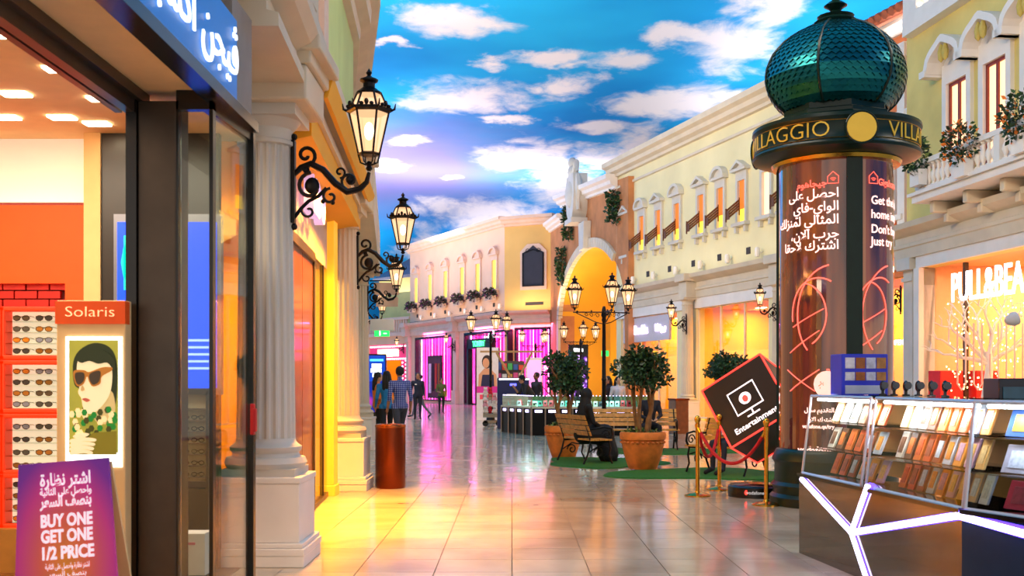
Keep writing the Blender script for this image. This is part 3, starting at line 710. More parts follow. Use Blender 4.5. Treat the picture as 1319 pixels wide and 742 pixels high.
for i, (px, py, R, lab) in enumerate([(1243, 183, (.42, .35, .5), 'round bush with orange flowers in a white box hanging on the balcony balusters'),
        (1319, 148, (.4, .35, .55), 'bush with orange flowers on the balcony at the right picture edge'), (1185, 198, (.28, .3, .5), 'leafy bush at the left end of the white balcony beside the kiosk ring')]):
    s_ = WP.s(px, BO+.15); zz = z(px, py, BO+.15); p = WP.at(s_, BO+.2, zz-.5)
    t = thing('balcony_bush', lab, 'bush', p, WP.rz)
    m = M(); m.box(-.22, .22, -.1, .12, -.28, .1); m.build('planter_box', stone_white, t)
    m = M(); leaves(m, (0, -.05, .45), R, 420, .13, 3, hollow=.5); m.build('foliage', [leaf_a, leaf_b, flower_o if i < 2 else leaf_c], t)
# ---- terracotta building with the golden archway
WA = Wall((2.3, 64.6), (4.77, 49.6))
arch = WA.root('shop_building', 'terracotta gable with tall golden archway and stone shield between pink and cream facades', 'building')
apex = WA.s(758); a_, b_, zc = 6.9, 3.5, 4.75
def az(x):
    u = (x-apex)/a_
    return zc+b_*math.sqrt(max(0, 1-u*u)) if abs(u) < 1 else 0
def topz(x): return 10.7 if x < WA.s(726) else 11.6-(x-WA.s(726))/(WA.L-WA.s(726))*.95
m = M(); N_ = 48; x1 = WA.L+2; xs = [x1*i/N_ for i in range(N_+1)]
for a, b in zip(xs, xs[1:]):
    za, zb_ = az(a), az(b)
    if a < apex-a_ < b: za = zb_ = 0
    if a >= apex-a_ and za < .01: za = zc
    m.hexa([(a, 0, za), (b, 0, zb_), (b, .8, zb_), (a, .8, za), (a, 0, topz(a)), (b, 0, topz((a+b)/2)), (b, .8, topz((a+b)/2)), (a, .8, topz(a))])
m.build('wall', plaster_terra, arch)
def arch_ring(m, da, r0, r1, y0, y1, n=40):
    pts = [(PI*i/n) for i in range(n+1)]
    O = [(apex-(a_+r1)*math.cos(t), zc+(b_+r1)*math.sin(t)) for t in pts]; I = [(apex-(a_+r0)*math.cos(t), zc+(b_+r0)*math.sin(t)) for t in pts]
    O = [(O[0][0], 0)]+O+[(O[-1][0], 0)]; I = [(I[0][0], 0)]+I+[(I[-1][0], 0)]
    for i in range(len(O)-1): m.plate([I[i], I[i+1], O[i+1], O[i]], y0, y1)
pts = [(PI*i/44) for i in range(45)]
for i in range(44):                                  # voussoirs one by one
    t0, t1 = pts[i], pts[i+1]-.008; q = M(); r0, r1 = -.05, .42
    f = lambda t, r: (apex-(a_+r)*math.cos(t), zc+(b_+r)*math.sin(t))
    if apex-(a_+r1)*math.cos(t0) > WA.L-.2: break
    q.plate([f(t0, r0), f(t1, r0), f(t1, r1), f(t0, r1)], -.14, .1); q.build('voussoir', stone, arch)
q = M(); q.box(apex-a_-.42, apex-a_+.05, -.14, .1, 0, zc); q.build('arch_jamb', stone, arch)
q = M(); q.plate([(apex-.45, zc+b_-.1), (apex+.45, zc+b_-.1), (apex+.62, zc+b_+1.3), (apex-.62, zc+b_+1.3)], -.4, 0); q.build('keystone', stone_cool, arch, bevel=.03)
q = M(); arch_ring(q, 0, -.02, .35, .1, 2.6); q.build('arch_vault', plaster_gold, arch)
q = M(); arch_ring(q, 0, -1.3, .1, 2.6, 4.6); q.build('inner_arch', plaster_gold, arch)
q = M(); q.box(apex-a_-.5, WA.L+3, 7.5, 7.6, 0, 9.5); q.build('back_wall', mat('arch_back', '#f6cf80', .8, noise=.06), arch)
q = M(); q.box(apex-a_-.5, WA.L+3, 4.6, 7.6, 9.0, 9.1); q.box(apex-a_-.6, apex-a_-.5, 0, 7.6, 0, 9.1); q.build('passage_shell', plaster_gold, arch)
for i, (sx, sy, sz, pw) in enumerate([(apex-1, 1.6, 1.2, 260), (apex-1, 5.8, 8.6, 330)]):
    l = bpy.data.lights.new('arch_light', 'AREA'); l.shape = 'RECTANGLE'; l.size = 8; l.size_y = .6; l.energy = pw; l.color = (1, .66, .2)
    o = bpy.data.objects.new('arch_light', l); COL.objects.link(o); o.parent = arch; o.location = (sx, sy, .1 if i == 0 else 8.6); o.rotation_euler = (PI if i == 0 else 0, 0, 0)
q = M(); xs_ = WA.s(727); cornice(q, -.1, xs_, 10.9, .9)
q.build('cornice', stone_white, arch)
q = M(); n0 = len(q.v); cornice(q, xs_-.6, WA.L+.2, 11.9, 1.1); q.v = [(x, y, z_-(x-xs_)/(WA.L-xs_)*.95) for x, y, z_ in q.v]; q.build('gable_cornice', stone_white, arch)
q = M()                                              # heraldic shield in stone
xk = WA.s(752); zk = 10.2
q.plate([(-.75, 0), (-.95, .9), (-.8, 1.9), (.8, 1.9), (.95, .9), (.75, 0), (.4, -.35), (-.4, -.35)], -.75, 0, Matrix.Translation((xk, 0, zk)))
q.box(xk-.8, xk+.8, -.85, 0, zk-.6, zk-.35); q.ball((xk, -.6, zk+.9), (.6, .4, .75), 12, 8)
q.ball((xk-.3, -.5, zk+2.1), (.4, .3, .4), 8, 6); q.ball((xk-.4, -.5, zk+2.6), (.25, .25, .32), 8, 6); q.tube([(xk+.1, -.5, zk+1.9), (xk+.5, -.5, zk+2.5), (xk+.7, -.5, zk+2.0)], [.2, .16, .08], 7)
for sx in (-1, 1): q.tube([(xk+sx*.8, -.5, zk+1.8), (xk+sx*1.05, -.5, zk+1.2), (xk+sx*.8, -.5, zk+.6), (xk+sx*.95, -.5, zk)], [.14, .2, .14, .1], 7)
q.build('stone_shield', stone_cool, arch, smooth=True)
# climbing plants on the terracotta wall (things)
for px, py0, py1, lab in [(731, 266, 308, 'hanging ivy left of the stone shield on the terracotta gable'), (722, 320, 365, 'dark ivy clump low on the terracotta wall beside the arch'), (789, 247, 286, 'hanging ivy at the cream facade corner, right of the stone shield')]:
    s_ = WA.s(px, .3); z1_, z0_ = WA.z(px, py0, .3), WA.z(px, py1, .3); p = WA.at(s_, .3, z0_)
    t = thing('hanging_ivy', lab, 'plant', p, WA.rz); m = M(); hh = z1_-z0_
    for k in range(9): leaves(m, (random.uniform(-.15, .15), 0, hh*(k+.5)/9), (.45 if k in (3, 6, 8) else .3, .22, hh/9), 45, .2, 2, hollow=.1)
    m.build('foliage', [leaf_a, leaf_b], t)
    M().tube([(0, .1, 0), (.05, .1, hh*.5), (0, .1, hh)], .03, 5).build('stem', bark, t)

# ---- pink building, two faces
WK = Wall((-7.5, 80), (-.45, 66)); WF = Wall((-.45, 66), (2.3, 64.6))
pink = WK.root('shop_building', 'pink facade with six arched windows and flower boxes over magenta shops', 'building')
kz = WK.z; kx = [WK.s(p) for p in (537, 555, 575, 596.4, 616.5, 637.6)]
lit_lime = mat('pane_lime_lit', '#e8d850', .5, emit=(.75, .62, .08, 1), es=1.3)
pshops = [(WK.s(535), WK.s(583), .15, 4.66), (WK.s(598), WK.s(655), .0, 4.66)]
holed(M(), 0, WK.L, 0, 11.4, pshops+[(x-.33, x+.33, 7.2, 9.0) for x in kx]).build('wall', plaster_pink, pink)
q = M(); cornice(q, -.2, WK.L+.15, 11.5, .95); q.build('cornice', stone_pink, pink)
p0 = None
for x in kx:
    if p0 is None: p0 = up_window(pink, 'arc', lit_lime, .62, 7.2, 9.0, x, stone_pink)
    else: copy_tree(p0, pink).location = (x, 0, 0)
utilities(pink, WK, 5.8, .2, WK.L-.2, 6)
entablature(pink, -.2, WK.L+.2, 4.8, 5.75, stone_pink, [WK.s(528), WK.s(589)])
for xx in (WK.s(528), WK.s(589)): q = M(); q.box(xx-.32, xx+.32, -.3, 0, 0, .9); q.box(xx-.25, xx+.25, -.22, 0, .9, 4.8); q.box(xx-.32, xx+.32, -.3, 0, 4.4, 4.8); q.build('pilaster', stone_pink, pink, bevel=.01)
face = WF.root('shop_building', 'peach corner facade with dark ornate framed board above a magenta striped window', 'building')
fsx = (WF.s(663), WF.s(710), .1, 4.75)
holed(M(), 0, WF.L, 0, 11.4, [fsx], 0, .3).build('wall', plaster_amber, face)
q = M(); cornice(q, -.1, WF.L+.3, 11.45, .95); q.build('cornice', stone_pink, face)
entablature(face, -.1, WF.L, 5.0, 5.75, stone_pink)
bx0_, bx1_ = WF.s(674), WF.s(702); zz0, zz1 = WF.z(688, 369), WF.z(688, 326); cxx = (bx0_+bx1_)/2; hw = (bx1_-bx0_)/2
q = M(); q.plate([(cxx-hw-.15, zz0-.2), (cxx+hw+.15, zz0-.2), (cxx+hw+.15, zz1+.1), (cxx+.4, zz1+.55), (cxx-.4, zz1+.55), (cxx-hw-.15, zz1+.1)], -.12, 0); q.build('board_surround', stone_pink, face)
q = M(); q.plate([(cxx-hw, zz0), (cxx+hw, zz0), (cxx+hw, zz1), (cxx+.3, zz1+.2), (cxx, zz1+.45), (cxx-.3, zz1+.2), (cxx-hw, zz1)], -.16, -.1); q.build('board', mat('board_slate', '#2a2630', .6, noise=.2, nscale=3), face)
q = M(); q.tube([(cxx-hw+.06, -.19, zz0+.06), (cxx+hw-.06, -.19, zz0+.06), (cxx+hw-.06, -.19, zz1), (cxx, -.19, zz1+.2), (cxx-hw+.06, -.19, zz1)], .035, 5, closed=True)
for sx in (-1, 1): q.tube(spiral(cxx+sx*hw*.5, zz1+.12, .16, 0, 1.2, 10), .02, 4, Matrix.Translation((0, -.19, 0)))
q.build('board_scrollwork', iron, face)
q = M(); q.box(WF.s(677), WF.s(700), -.03, 0, WF.z(688, 393), WF.z(688, 389)); q.build('vent', mat('vent_dark', '#3a3230', .7), face)
# magenta windows: dark frame, lit vertical tubes and curtain
curtain = mat('magenta_lit_curtain', '#e030a8', .7, emit=(1, .02, .45, 1), es=.25, noise=.2, nscale=2)  # magenta tube light painted into the cloth's colour and glow
def magenta_window(B, x0, x1, z0, z1, n, frame=True):
    m = M(); k = 30
    vs = []; fs = []
    for i in range(k+1):
        x = x0+(x1-x0)*i/k; y = .5+.05*math.sin(i*1.9); vs += [(x, y, z0), (x, y, z1)]
    for i in range(k): fs.append((2*i, 2*i+2, 2*i+3, 2*i+1))
    m.add(vs, fs).build('curtain', curtain, B)
    for i in range(n):
        x = x0+(x1-x0)*(i+.5+random.uniform(-.2, .2))/n; M().tube([(x, .38, z0+.02), (x, .38, z1-.02)], .022 if i % 3 else .05, 6).build('light_tube', neon_pink if i % 4 else neon_violet2, B)
    if frame:
        m = M(); m.box(x0, x0+.12, -.04, .3, z0, z1); m.box(x1-.12, x1, -.04, .3, z0, z1); m.box(x0, x1, -.04, .3, z1-.15, z1); m.box(x0, x1, -.04, .3, z0, z0+.08); m.build('window_frame', black, B)
    M().box(x0+.1, x1-.1, .1, .12, z0+.05, z1-.12).build('pane', clear_warm, B)
    l = bpy.data.lights.new('magenta_light', 'AREA'); l.shape = 'RECTANGLE'; l.size = x1-x0-.2; l.size_y = .2; l.energy = 90; l.color = (1, .04, .55)
    o = bpy.data.objects.new('magenta_light', l); COL.objects.link(o); o.parent = B; o.location = ((x0+x1)/2, .3, z1-.18); o.rotation_euler = (0.3, 0, 0)
neon_violet2 = mat('neon_magenta_pale', '#ffb0f0', .4, emit=(1, .35, .95, 1), es=8)
magenta_window(pink, pshops[0][0], pshops[0][1], .15, 4.66, 13)
magenta_window(pink, pshops[1][0], pshops[1][1], .0, 4.66, 12)
magenta_window(face, fsx[0], fsx[1], .1, 4.75, 10)
# magenta light spilling from the shop fronts on the mall floor: area lamps under the entablature, pointing down
for B, W_, px in ((pink, WK, 560), (pink, WK, 628), (face, WF, 688)):
    l = bpy.data.lights.new('downlight', 'AREA'); l.shape = 'RECTANGLE'; l.size = 3.5; l.size_y = .3; l.energy = 260; l.color = (1, .12, .6)
    o = bpy.data.objects.new('downlight', l); COL.objects.link(o); o.parent = B; o.location = (W_.s(px), -.35, 4.95)
# ordering door shop with green sign and the posters
def flat_panel(name, label, cat, W_, px0, px1, py0, py1, off, m_, th=.08, frame=None):
    s0, s1 = W_.s(px0, off), W_.s(px1, off); z0, z1 = W_.z((px0+px1)/2, py1, off), W_.z((px0+px1)/2, py0, off); z0 = max(z0, .02)
    p = W_.at((s0+s1)/2, off, 0); t = thing(name, label, cat, p, W_.rz); h = (s1-s0)/2
    M().box(-h, h, 0, th, z0, z1).build('panel', m_, t)
    if frame:
        m = M(); f = .05; m.box(-h-f, -h, -.03, th, z0-f, z1+f); m.box(h, h+f, -.03, th, z0-f, z1+f); m.box(-h, h, -.03, th, z1, z1+f); m.box(-h, h, -.03, th, z0-f, z0); m.build('frame', frame, t)
    return t, h, z0, z1
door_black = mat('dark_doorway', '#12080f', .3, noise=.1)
xa, xb = WK.s(604, .2), WK.s(634, .2)
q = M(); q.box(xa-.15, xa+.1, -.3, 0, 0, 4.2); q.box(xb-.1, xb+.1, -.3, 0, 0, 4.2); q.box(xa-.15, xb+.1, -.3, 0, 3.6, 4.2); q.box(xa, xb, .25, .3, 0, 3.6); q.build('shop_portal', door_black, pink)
letters('TOMMY', .5, neon_green, pink, XZ((xa+xb)/2, -.33, 3.72), name='shop_sign_lettering', ext=.02, bold=.01)
letters(arabic('تومي'), .7, mat('neon_mint', '#c0ffe0', .4, emit=(.4, 1, .75, 1), es=4), pink, XZ(WK.s(632), -.1, 4.22), name='shop_sign_lettering', ext=.02, bold=.01)
# framed mirror with garments in the first magenta window
t, h, z0, z1 = flat_panel('framed_display', 'dark framed display cabinet with hanging clothes in the left magenta window', 'cabinet', WK, 552, 568, 459, 512, .25, mat('display_back', '#5a2438', .6, noise=.3, nscale=3), frame=black)
for k, c in enumerate(['#e8d8e0', '#30202a', '#d04030', '#a0602a']): M().box(-h+.1+k*.5*h, -h+.1+(k+.8)*.5*h*.9, -.04, 0, z0+.3+.15*k, z1-.5).build('garment', mat('cloth'+c, c, .9, noise=.15), t)
# ---- neighbour behind on the left: balustrade terrace, grey roof, red lit shop
WL0 = Wall((-12.6, 86), (-7.5, 80))
far = WL0.root('shop_building', 'distant yellow house with stone terrace balustrade and red-lit shop at far left', 'building')
so = (WL0.s(475), WL0.s(524), 0, 4.3)
holed(M(), 0, WL0.L, 0, 5.0, [so]).build('wall', plaster_pink, far)
q = M(); q.box(0, WL0.L, -.2, .6, 4.9, 5.15); q.box(0, WL0.L, -.12, .12, 6.1, 6.3); q.build('terrace_rail', stone_pink, far)
src2 = None
for k in range(26):
    x = .2+k*.3
    if x > WL0.L-.2: break
    if src2 is None: src2 = M().box(-.06, .06, -.06, .06, 5.15, 6.1).build('terrace_baluster', stone_pink, far); src2.location = (x, 0, 0)
    else: dup(src2, (x, 0, 0))
holed(M(), 0, WL0.L+1.5, 5, 9.6, [(WL0.s(508)+1, WL0.s(514)+1.2, 6.6, 8.8)], 2.5, 2.8).build('upper_wall', plaster_yellow, far)
M().box(WL0.s(508)+1, WL0.s(514)+1.2, 2.7, 2.75, 6.6, 8.8).build('pane', lit_lime, far)
q = M(); q.plate([(0, 0), (0, 0), (0, 0)], 0, 0) if False else None
q.prof([(-2.2, 9.6), (-2.2, 9.8), (-6, 11.8), (-6, 9.6)], -.5, WL0.L+1.5); q.build('roof', mat('roof_grey', '#6d6a78', .7, noise=.2), far)
# red shop: dotted bulbs, bright sign
rs = mat('shop_red', '#e02060', .6, emit=(1, .05, .25, 1), es=.5)
q = M(); q.box(so[0], so[1], .1, .3, 3.1, 4.3); q.box(so[0], so[0]+.5, .1, .3, 0, 3.1); q.box(so[1]-.9, so[1], .1, .3, 0, 3.1); q.build('red_shopfront', rs, far)
shop_room(far, so[0], so[1], 4.3, 4, warm_wall, power=90, col=(1, .6, .2))
src3 = None
for k in range(60):
    if k < 40: bx_ = so[0]+.2+(k % 20)*(so[1]-so[0]-.4)/19; bz = 4.15 if k < 20 else 3.2
    else: bx_ = so[1]-.2 if k % 2 else so[1]-.65; bz = .3+(k-40)*.145
    if src3 is None: src3 = M().ball((0, 0, 0), .07, 6, 4).build('sign_bulb', neon_white, far); src3.location = (bx_, .06, bz)
    else: dup(src3, (bx_, .06, bz))
M().box(so[0]+1.2, so[1]-1.2, .02, .1, 3.4, 3.95).build('lit_sign_panel', mat('neon_cream', '#fff0c0', .4, emit=(1, .85, .5, 1), es=5), far)
# flower boxes under the pink windows
fb = None
for i, px in enumerate((530, 549, 568.5, 590, 611, 631.6)):
    s_ = WK.s(px, .3); p = WK.at(s_, .3, 6.5)
    nm = ['leftmost', 'second from left', 'third from left', 'third from right', 'second from right', 'rightmost'][i]
    lab = nm+' dark flower box under the pink building windows'
    if fb is None:
        fb = thing('flower_box', lab, 'flower box', p, WK.rz, 'flower boxes on the pink facade')
        M().box(-.5, .5, -.14, .14, 0, .3).build('planter_box', stone_pink, fb)
        m = M(); leaves(m, (0, -.05, .42), (.75, .32, .36), 330, .17, 3, hollow=.2); m.build('foliage', [leaf_a, mat('leaf_red', '#4a2230', .6, noise=.2), flower_p], fb)
    else: inst(fb, p, WK.rz, lab)
# bracket lanterns on the right hand facades and the pink one
def lantern_on(W_, px_plate, off, z, label, scale=None):
    p = W_.at(W_.s(px_plate, off), off, z); wall_lantern(p, W_.rz-PI/2, label, scale)
lantern_on(WC, 884, .62, 3.75, 'wall lantern on the stone column right of the lilac sign')
lantern_on(WC, 1001, .62, 3.8, 'wall lantern just left of the round kiosk, above the tilted cube')
lantern_on(WC, 1160, .1, 3.8, 'wall lantern half hidden behind the kiosk beside the big white shop sign')
lantern_on(WK, 586, .3, 3.9, 'small wall lantern between the two magenta windows of the pink building')
lantern_on(WL0, 520, .1, 4.0, 'tiny wall lantern on the red-lit far shop')
# ================================================================== LEFT FACADE (stone columns, entablature, gold pilaster)
WLf = Wall((-1.65-.45, 6.3), (-2.44-.0, 15.6))       # local x runs away from the camera here; outward side faces the mall
lf_root = thing('shop_building', 'cream columned facade with slanting gold-lit entablature on the left', 'building', (0, 0, 0))
stone_lav = mat('stone_lavender', '#c9b3a8', .6, noise=.08)
def fx(Y, d=0): return -.947-.0667*Y+d               # the facade's front line
def run(m, Y0, Y1, pr, f=fx):                        # extrude an (offset, z) profile along the facade line
    n = len(pr); vs = [(f(Y0, a), Y0, z) for a, z in pr]+[(f(Y1, a), Y1, z) for a, z in pr]
    m.add(vs, [(i, n+i, n+(i+1) % n, (i+1) % n) for i in range(n)]+[tuple(range(n)), tuple(range(2*n-1, n-1, -1))]); return m
q = run(M(), 7.2, 15.5, [(-.9, 3.83), (-.12, 3.83), (-.12, 3.92), (-.2, 3.94), (-.2, 4.06), (-.06, 4.12), (0, 4.2), (0, 4.3), (-.9, 4.3)]); q.build('entablature', stone, lf_root)
q = run(M(), 9.4, 15.2, [(-.62, 3.5), (-.16, 3.6), (-.16, 3.83), (-.62, 3.83)]); q.build('yellow_lit_soffit', plaster_gold, lf_root)  # yellow light on the underside, painted as gold plaster
q = run(M(), 9.4, 15.4, [(-.06, 3.93), (-.02, 3.93), (.03, 4.11), (-.01, 4.11)]); q.build('gold_frieze', plaster_gold, lf_root)
# upper storey
q = M()
path = [(-2.35, 6.5), (-2.62, 15.5), (-2.92, 20), (-3.75, 25)]
for i, ((xa_, ya_), (xb_, yb_)) in enumerate(zip(path, path[1:])):
    q = M(); q.hexa([(xa_, ya_, 4.3), (xb_, yb_, 4.3), (xb_-.4, yb_, 4.3), (xa_-.4, ya_, 4.3), (xa_, ya_, 8.2), (xb_, yb_, 8.2), (xb_-.4, yb_, 8.2), (xa_-.4, ya_, 8.2)])
    q.build('upper_wall', [mat('plaster_rose', '#e0b4a0', .8, noise=.1), plaster_green, plaster_green][i], lf_root)
for k in range(5):
    Y = 9.2+1.3*k; xx = -2.35-.03*(Y-6.5); q = M(); q.box(xx-.1, xx+.1, Y, Y+.35, 4.3, 8.2); q.build('pilaster_strip', stone_lav, lf_root)
def pathx(Y):
    for (xa_, ya_), (xb_, yb_) in zip(path, path[1:]):
        if Y <= yb_: return xa_+(xb_-xa_)*(Y-ya_)/(yb_-ya_)
q = M(); pr = [(0, 7.7), (.12, 7.75), (.14, 7.95), (.32, 8.05), (.34, 8.3), (.5, 8.4), (.5, 8.7), (-.3, 8.7)]
for Y0, Y1 in ((6.5, 15.5), (15.5, 20), (20, 25)): run(q, Y0, Y1, pr, lambda Y, a: pathx(Y)+a)
q.build('cornice', stone, lf_root)
q = M(); q.tube([(-2.85, 20.5, 6.8), (-2.85, 23, 6.8)], .02, 4) if False else None
# side wall and glass between the columns
wall_x = lambda Y: -1.43-.068*Y
q = M()
def wslab(q, Y0, Y1, z0, z1, t=.15, d=0): return q.hexa([(wall_x(Y0)+d, Y0, z0), (wall_x(Y1)+d, Y1, z0), (wall_x(Y1)+d-t, Y1, z0), (wall_x(Y0)+d-t, Y0, z0), (wall_x(Y0)+d, Y0, z1), (wall_x(Y1)+d, Y1, z1), (wall_x(Y1)+d-t, Y1, z1), (wall_x(Y0)+d-t, Y0, z1)])
wslab(q, 9.3, 14.8, 2.92, 3.85); q.build('upper_shop_wall', mat('plaster_lilac', '#cdb9b4', .7, noise=.05), lf_root)
for Y0, Y1 in ((9.5, 10.5), (10.5, 11.45), (11.45, 12.4)): wslab(M(), Y0+.015, Y1-.015, 0, 2.9, .08).build('wood_panel', door_wood, lf_root)
wslab(M(), 9.45, 12.45, 2.84, 2.94, .2, .03).build('lintel', bronze_dark, lf_root)
wslab(M(), 12.5, 14.6, .06, 2.92, .02).build('glass_screen', clear_warm, lf_root)
q = M(); wslab(q, 12.42, 12.5, 0, 2.92, .1, .02); wslab(q, 12.5, 14.7, 0, .06, .06, .02); wslab(q, 13.5, 13.54, 0, 2.92, .05, .01); q.build('screen_frame', bronze_dark, lf_root)
gold_lit = mat('gold_pilaster', '#ffc02a', .5, emit=(1, .5, .03, 1), es=.55, noise=.05)  # glow put into the material for the pilaster's bright yellow lit look
q = M(); q.box(-2.6, -2.27, 13.95, 14.3, 0, .14); q.box(-2.58, -2.29, 13.98, 14.28, .14, 3.6); q.build('gold_pilaster', gold_lit, lf_root, label='golden pilaster with painted-in glow', bevel=.01)
# shop behind the glass
q = M(); q.box(-5.5, -5.4, 9.5, 19, 0, 3.6); q.box(-5.5, -2.6, 15.4, 15.5, 0, 3.6); M().box(-5.5, wall_x(12)-.3, 9.32, 9.45, 0, 3.6).build('party_wall', mat('party_grey', '#6a645c', .7, noise=.15), lf_root); q.build('interior_wall', warm_wall, lf_root)
M().box(-5.5, -2.4, 9.4, 15.5, 3.55, 3.6).build('interior_ceiling', warm_wall, lf_root)
l = area('shop_light', (-3.7, 13.4, 3.45), (0, -.5, 0), 1.2, 2.5, 260, (1, .6, .12)); l.parent = lf_root
l = area('added_orange_spill', (-1.9, 11.6, 3.42), (0, .1, 0), .3, 4.2, 520, (1, .38, .02)); l.parent = lf_root; l.data.spread = 1.7  # added lamp under the soffit, standing in for orange light from the shop glass
# wall further back, past the second column
q = M(); q.hexa([(-2.44, 15.35, 0), (-3.5, 24.5, 0), (-3.8, 24.5, 0), (-2.8, 15.35, 0), (-2.44, 15.35, 4.3), (-3.5, 24.5, 4.3), (-3.8, 24.5, 4.3), (-2.8, 15.35, 4.3)]); q.build('wall', plaster_cream, lf_root)
q = M(); q.hexa([(-3.5, 24.5, 0), (-5.4, 36, 0), (-5.8, 36, 0), (-3.8, 24.5, 0), (-3.5, 24.5, 6), (-5.4, 36, 6), (-5.8, 36, 6), (-3.8, 24.5, 6)]); q.build('far_wall', plaster_cream, lf_root)
q = M(); q.hexa([(-1.95, 15.3, 3.83), (-2.95, 24.3, 3.83), (-3.7, 24.3, 3.83), (-2.6, 15.3, 3.83), (-1.95, 15.3, 4.75), (-2.95, 24.3, 4.75), (-3.7, 24.3, 4.75), (-2.6, 15.3, 4.75)]); q.build('entablature', stone, lf_root)
column(lf_root, -2.03, 8.97, 3.7, ms=stone_cool)
for cx_, cy_ in ((-2.335, 14.96), (-3.35, 23.7), (-4.75, 33.3)): column(lf_root, cx_, cy_, 3.86, ms=stone if cy_ > 10 else stone_cool)
q = M(); q.box(-2.42, -1.62, 8.57, 9.37, 3.70, 3.98); q.box(-2.45, -1.58, 8.55, 9.4, 3.98, 4.15); q.box(-2.4, -1.66, 8.6, 9.35, 4.15, 5.4); q.box(-2.5, -1.5, 8.5, 9.45, 4.08, 4.2); q.build('entablature_block', stone, lf_root, bevel=.02)
q = M(); q.box(-2.75, -1.96, 14.6, 15.35, 3.86, 5.2); q.box(-2.8, -1.88, 14.5, 15.4, 4.5, 4.72); q.build('entablature_block', stone, lf_root, bevel=.02)
q = run(M(), 4.2, 8.6, [(-.9, 3.85), (-.02, 3.85), (.02, 4.0), (.15, 4.05), (.15, 4.3), (.3, 4.4), (.3, 4.7), (-.9, 4.7)], lambda Y, a: -1.84+a); q.build('near_entablature', stone, lf_root)
# neon shop sign above the wooden panels
lm = Matrix.Translation((wall_x(11.5)+.13, 11.5, 3.2)) @ Matrix.Rotation(math.atan2(1, -.068), 4, 'Z') @ Matrix.Rotation(PI/2, 4, 'X')
letters('LIDO', .52, mat('neon_lavender', '#f4e8ff', .4, emit=(.6, .45, 1, 1), es=.6), lf_root, lm, name='shop_sign_lettering', ext=.05, bold=.01)
# left wall lanterns
wall_lantern((-1.80, 8.97, 3.2), 0, 'large lit wall lantern on the nearest fluted column, top left')
wall_lantern((-2.12, 14.95, 3.22), 0, 'second lit wall lantern, on the plain column behind the copper bin')
wall_lantern((-3.14, 23.7, 3.42), 0, 'third wall lantern on the left, above the hanging cream sign')
wall_lantern((-4.6, 33.3, 3.5), 0, 'small farthest lantern low on the left facade, under the cream sign')
# hanging sign boards and exit sign
t = thing('hanging_sign', 'cream double-board sign hanging below the third left lantern', 'sign', (-3.1, 24.4, 0))
M().box(0, .56, -.02, .02, 3.42, 3.7).build('board', stone_pink, t); M().box(.05, .54, -.02, .02, 3.16, 3.37).build('board', stone_pink, t)
M().tube([(-.1, 0, 3.74), (.6, 0, 3.74)], .015, 5).build('rod', iron, t)
t = thing('exit_sign', 'small green lit emergency exit sign under a white box at left', 'sign', (-3.33, 26.5, 0))
M().box(-.02, .34, -.04, .04, 2.58, 2.72).build('panel', mat('exit_green', '#20c040', .4, emit=(.02, .8, .12, 1), es=1.6), t)
M().box(-.12, .45, -.06, .1, 2.72, 3.0).build('housing', stone_white, t)
m = M(); m.box(.1, .13, -.05, -.04, 2.6, 2.69); m.ball((.115, -.045, 2.7), .015, 6, 4); m.box(.2, .28, -.05, -.04, 2.64, 2.66); m.build('running_figure', white_lit, t)
t2 = thing('exit_sign', 'tiny green exit sign in the golden archway', 'sign', (3.95, 48, 0)); M().box(0, .32, -.04, .04, 2.6, 2.85).build('panel', MATS['exit_green'], t2)
t3 = thing('exit_sign', 'green exit sign inside the gold shop right of the stone column', 'sign', WC.at(WC.s(982), -1.5)); M().box(-.3, .3, -.04, .04, 3.3, 3.6).build('panel', MATS['exit_green'], t3)

# ================================================================== NEAR SHOP at the left: sunglasses store
st = thing('sunglasses_store', 'dark bronze framed sunglasses store with orange interior at the left edge', 'shop front', (0, 0, 0))
HT = 3.07
orange_wall = mat('store_orange', '#ff5800', .6, noise=.03, emit='#ff5a00', es=0)
cream_in = mat('store_cream', '#f6c98a', .7, noise=.04)
sand = mat('store_ceiling', '#f7cf98', .8, noise=.04)
M().box(-2.13, -1.91, 6.18, 6.42, 0, HT).build('bronze_column', bronze_dark, st, bevel=.008)
M().box(-2.19, -2.13, 6.16, 6.3, 0, HT).build('door_jamb', black, st)
q = M(); q.box(-2.26, -2.1, 3.6, 6.3, HT, HT+.1); q.box(-2.2, -2.14, 3.6, 6.3, HT-.07, HT); q.box(-2.3, -2.26, 3.6, 6.3, HT-.04, HT+.1); q.build('header_beam', bronze_dark, st)
M().box(-2.12, -1.68, 3.6, 6.95, HT+.06, HT+.12).build('soffit', sand, st)
q = M(); q.box(-1.91, -1.7, 6.18, 6.24, HT-.05, HT+.06); q.box(-1.722, -1.7, 6.18, 6.24, 0, HT); q.box(-1.91, -1.898, 6.18, 6.24, 0, HT); q.box(-1.91, -1.7, 6.18, 6.24, 0, .05); q.build('window_frame', black, st)
M().box(-1.89, -1.72, 6.2, 6.212, .04, HT-.04).build('pane', clear, st)
q = M(); q.hexa([(-1.72, 6.24, HT-.05), (-1.67, 7.02, HT-.05), (-1.72, 7.02, HT-.05), (-1.77, 6.24, HT-.05), (-1.72, 6.24, HT+.06), (-1.67, 7.02, HT+.06), (-1.72, 7.02, HT+.06), (-1.77, 6.24, HT+.06)])
q.box(-1.71, -1.66, 6.98, 7.04, 0, HT); q.hexa([(-1.72, 6.24, 0), (-1.67, 7.02, 0), (-1.72, 7.02, 0), (-1.77, 6.24, 0), (-1.72, 6.24, .05), (-1.67, 7.02, .05), (-1.72, 7.02, .05), (-1.77, 6.24, .05)]); q.build('door_frame', black, st)
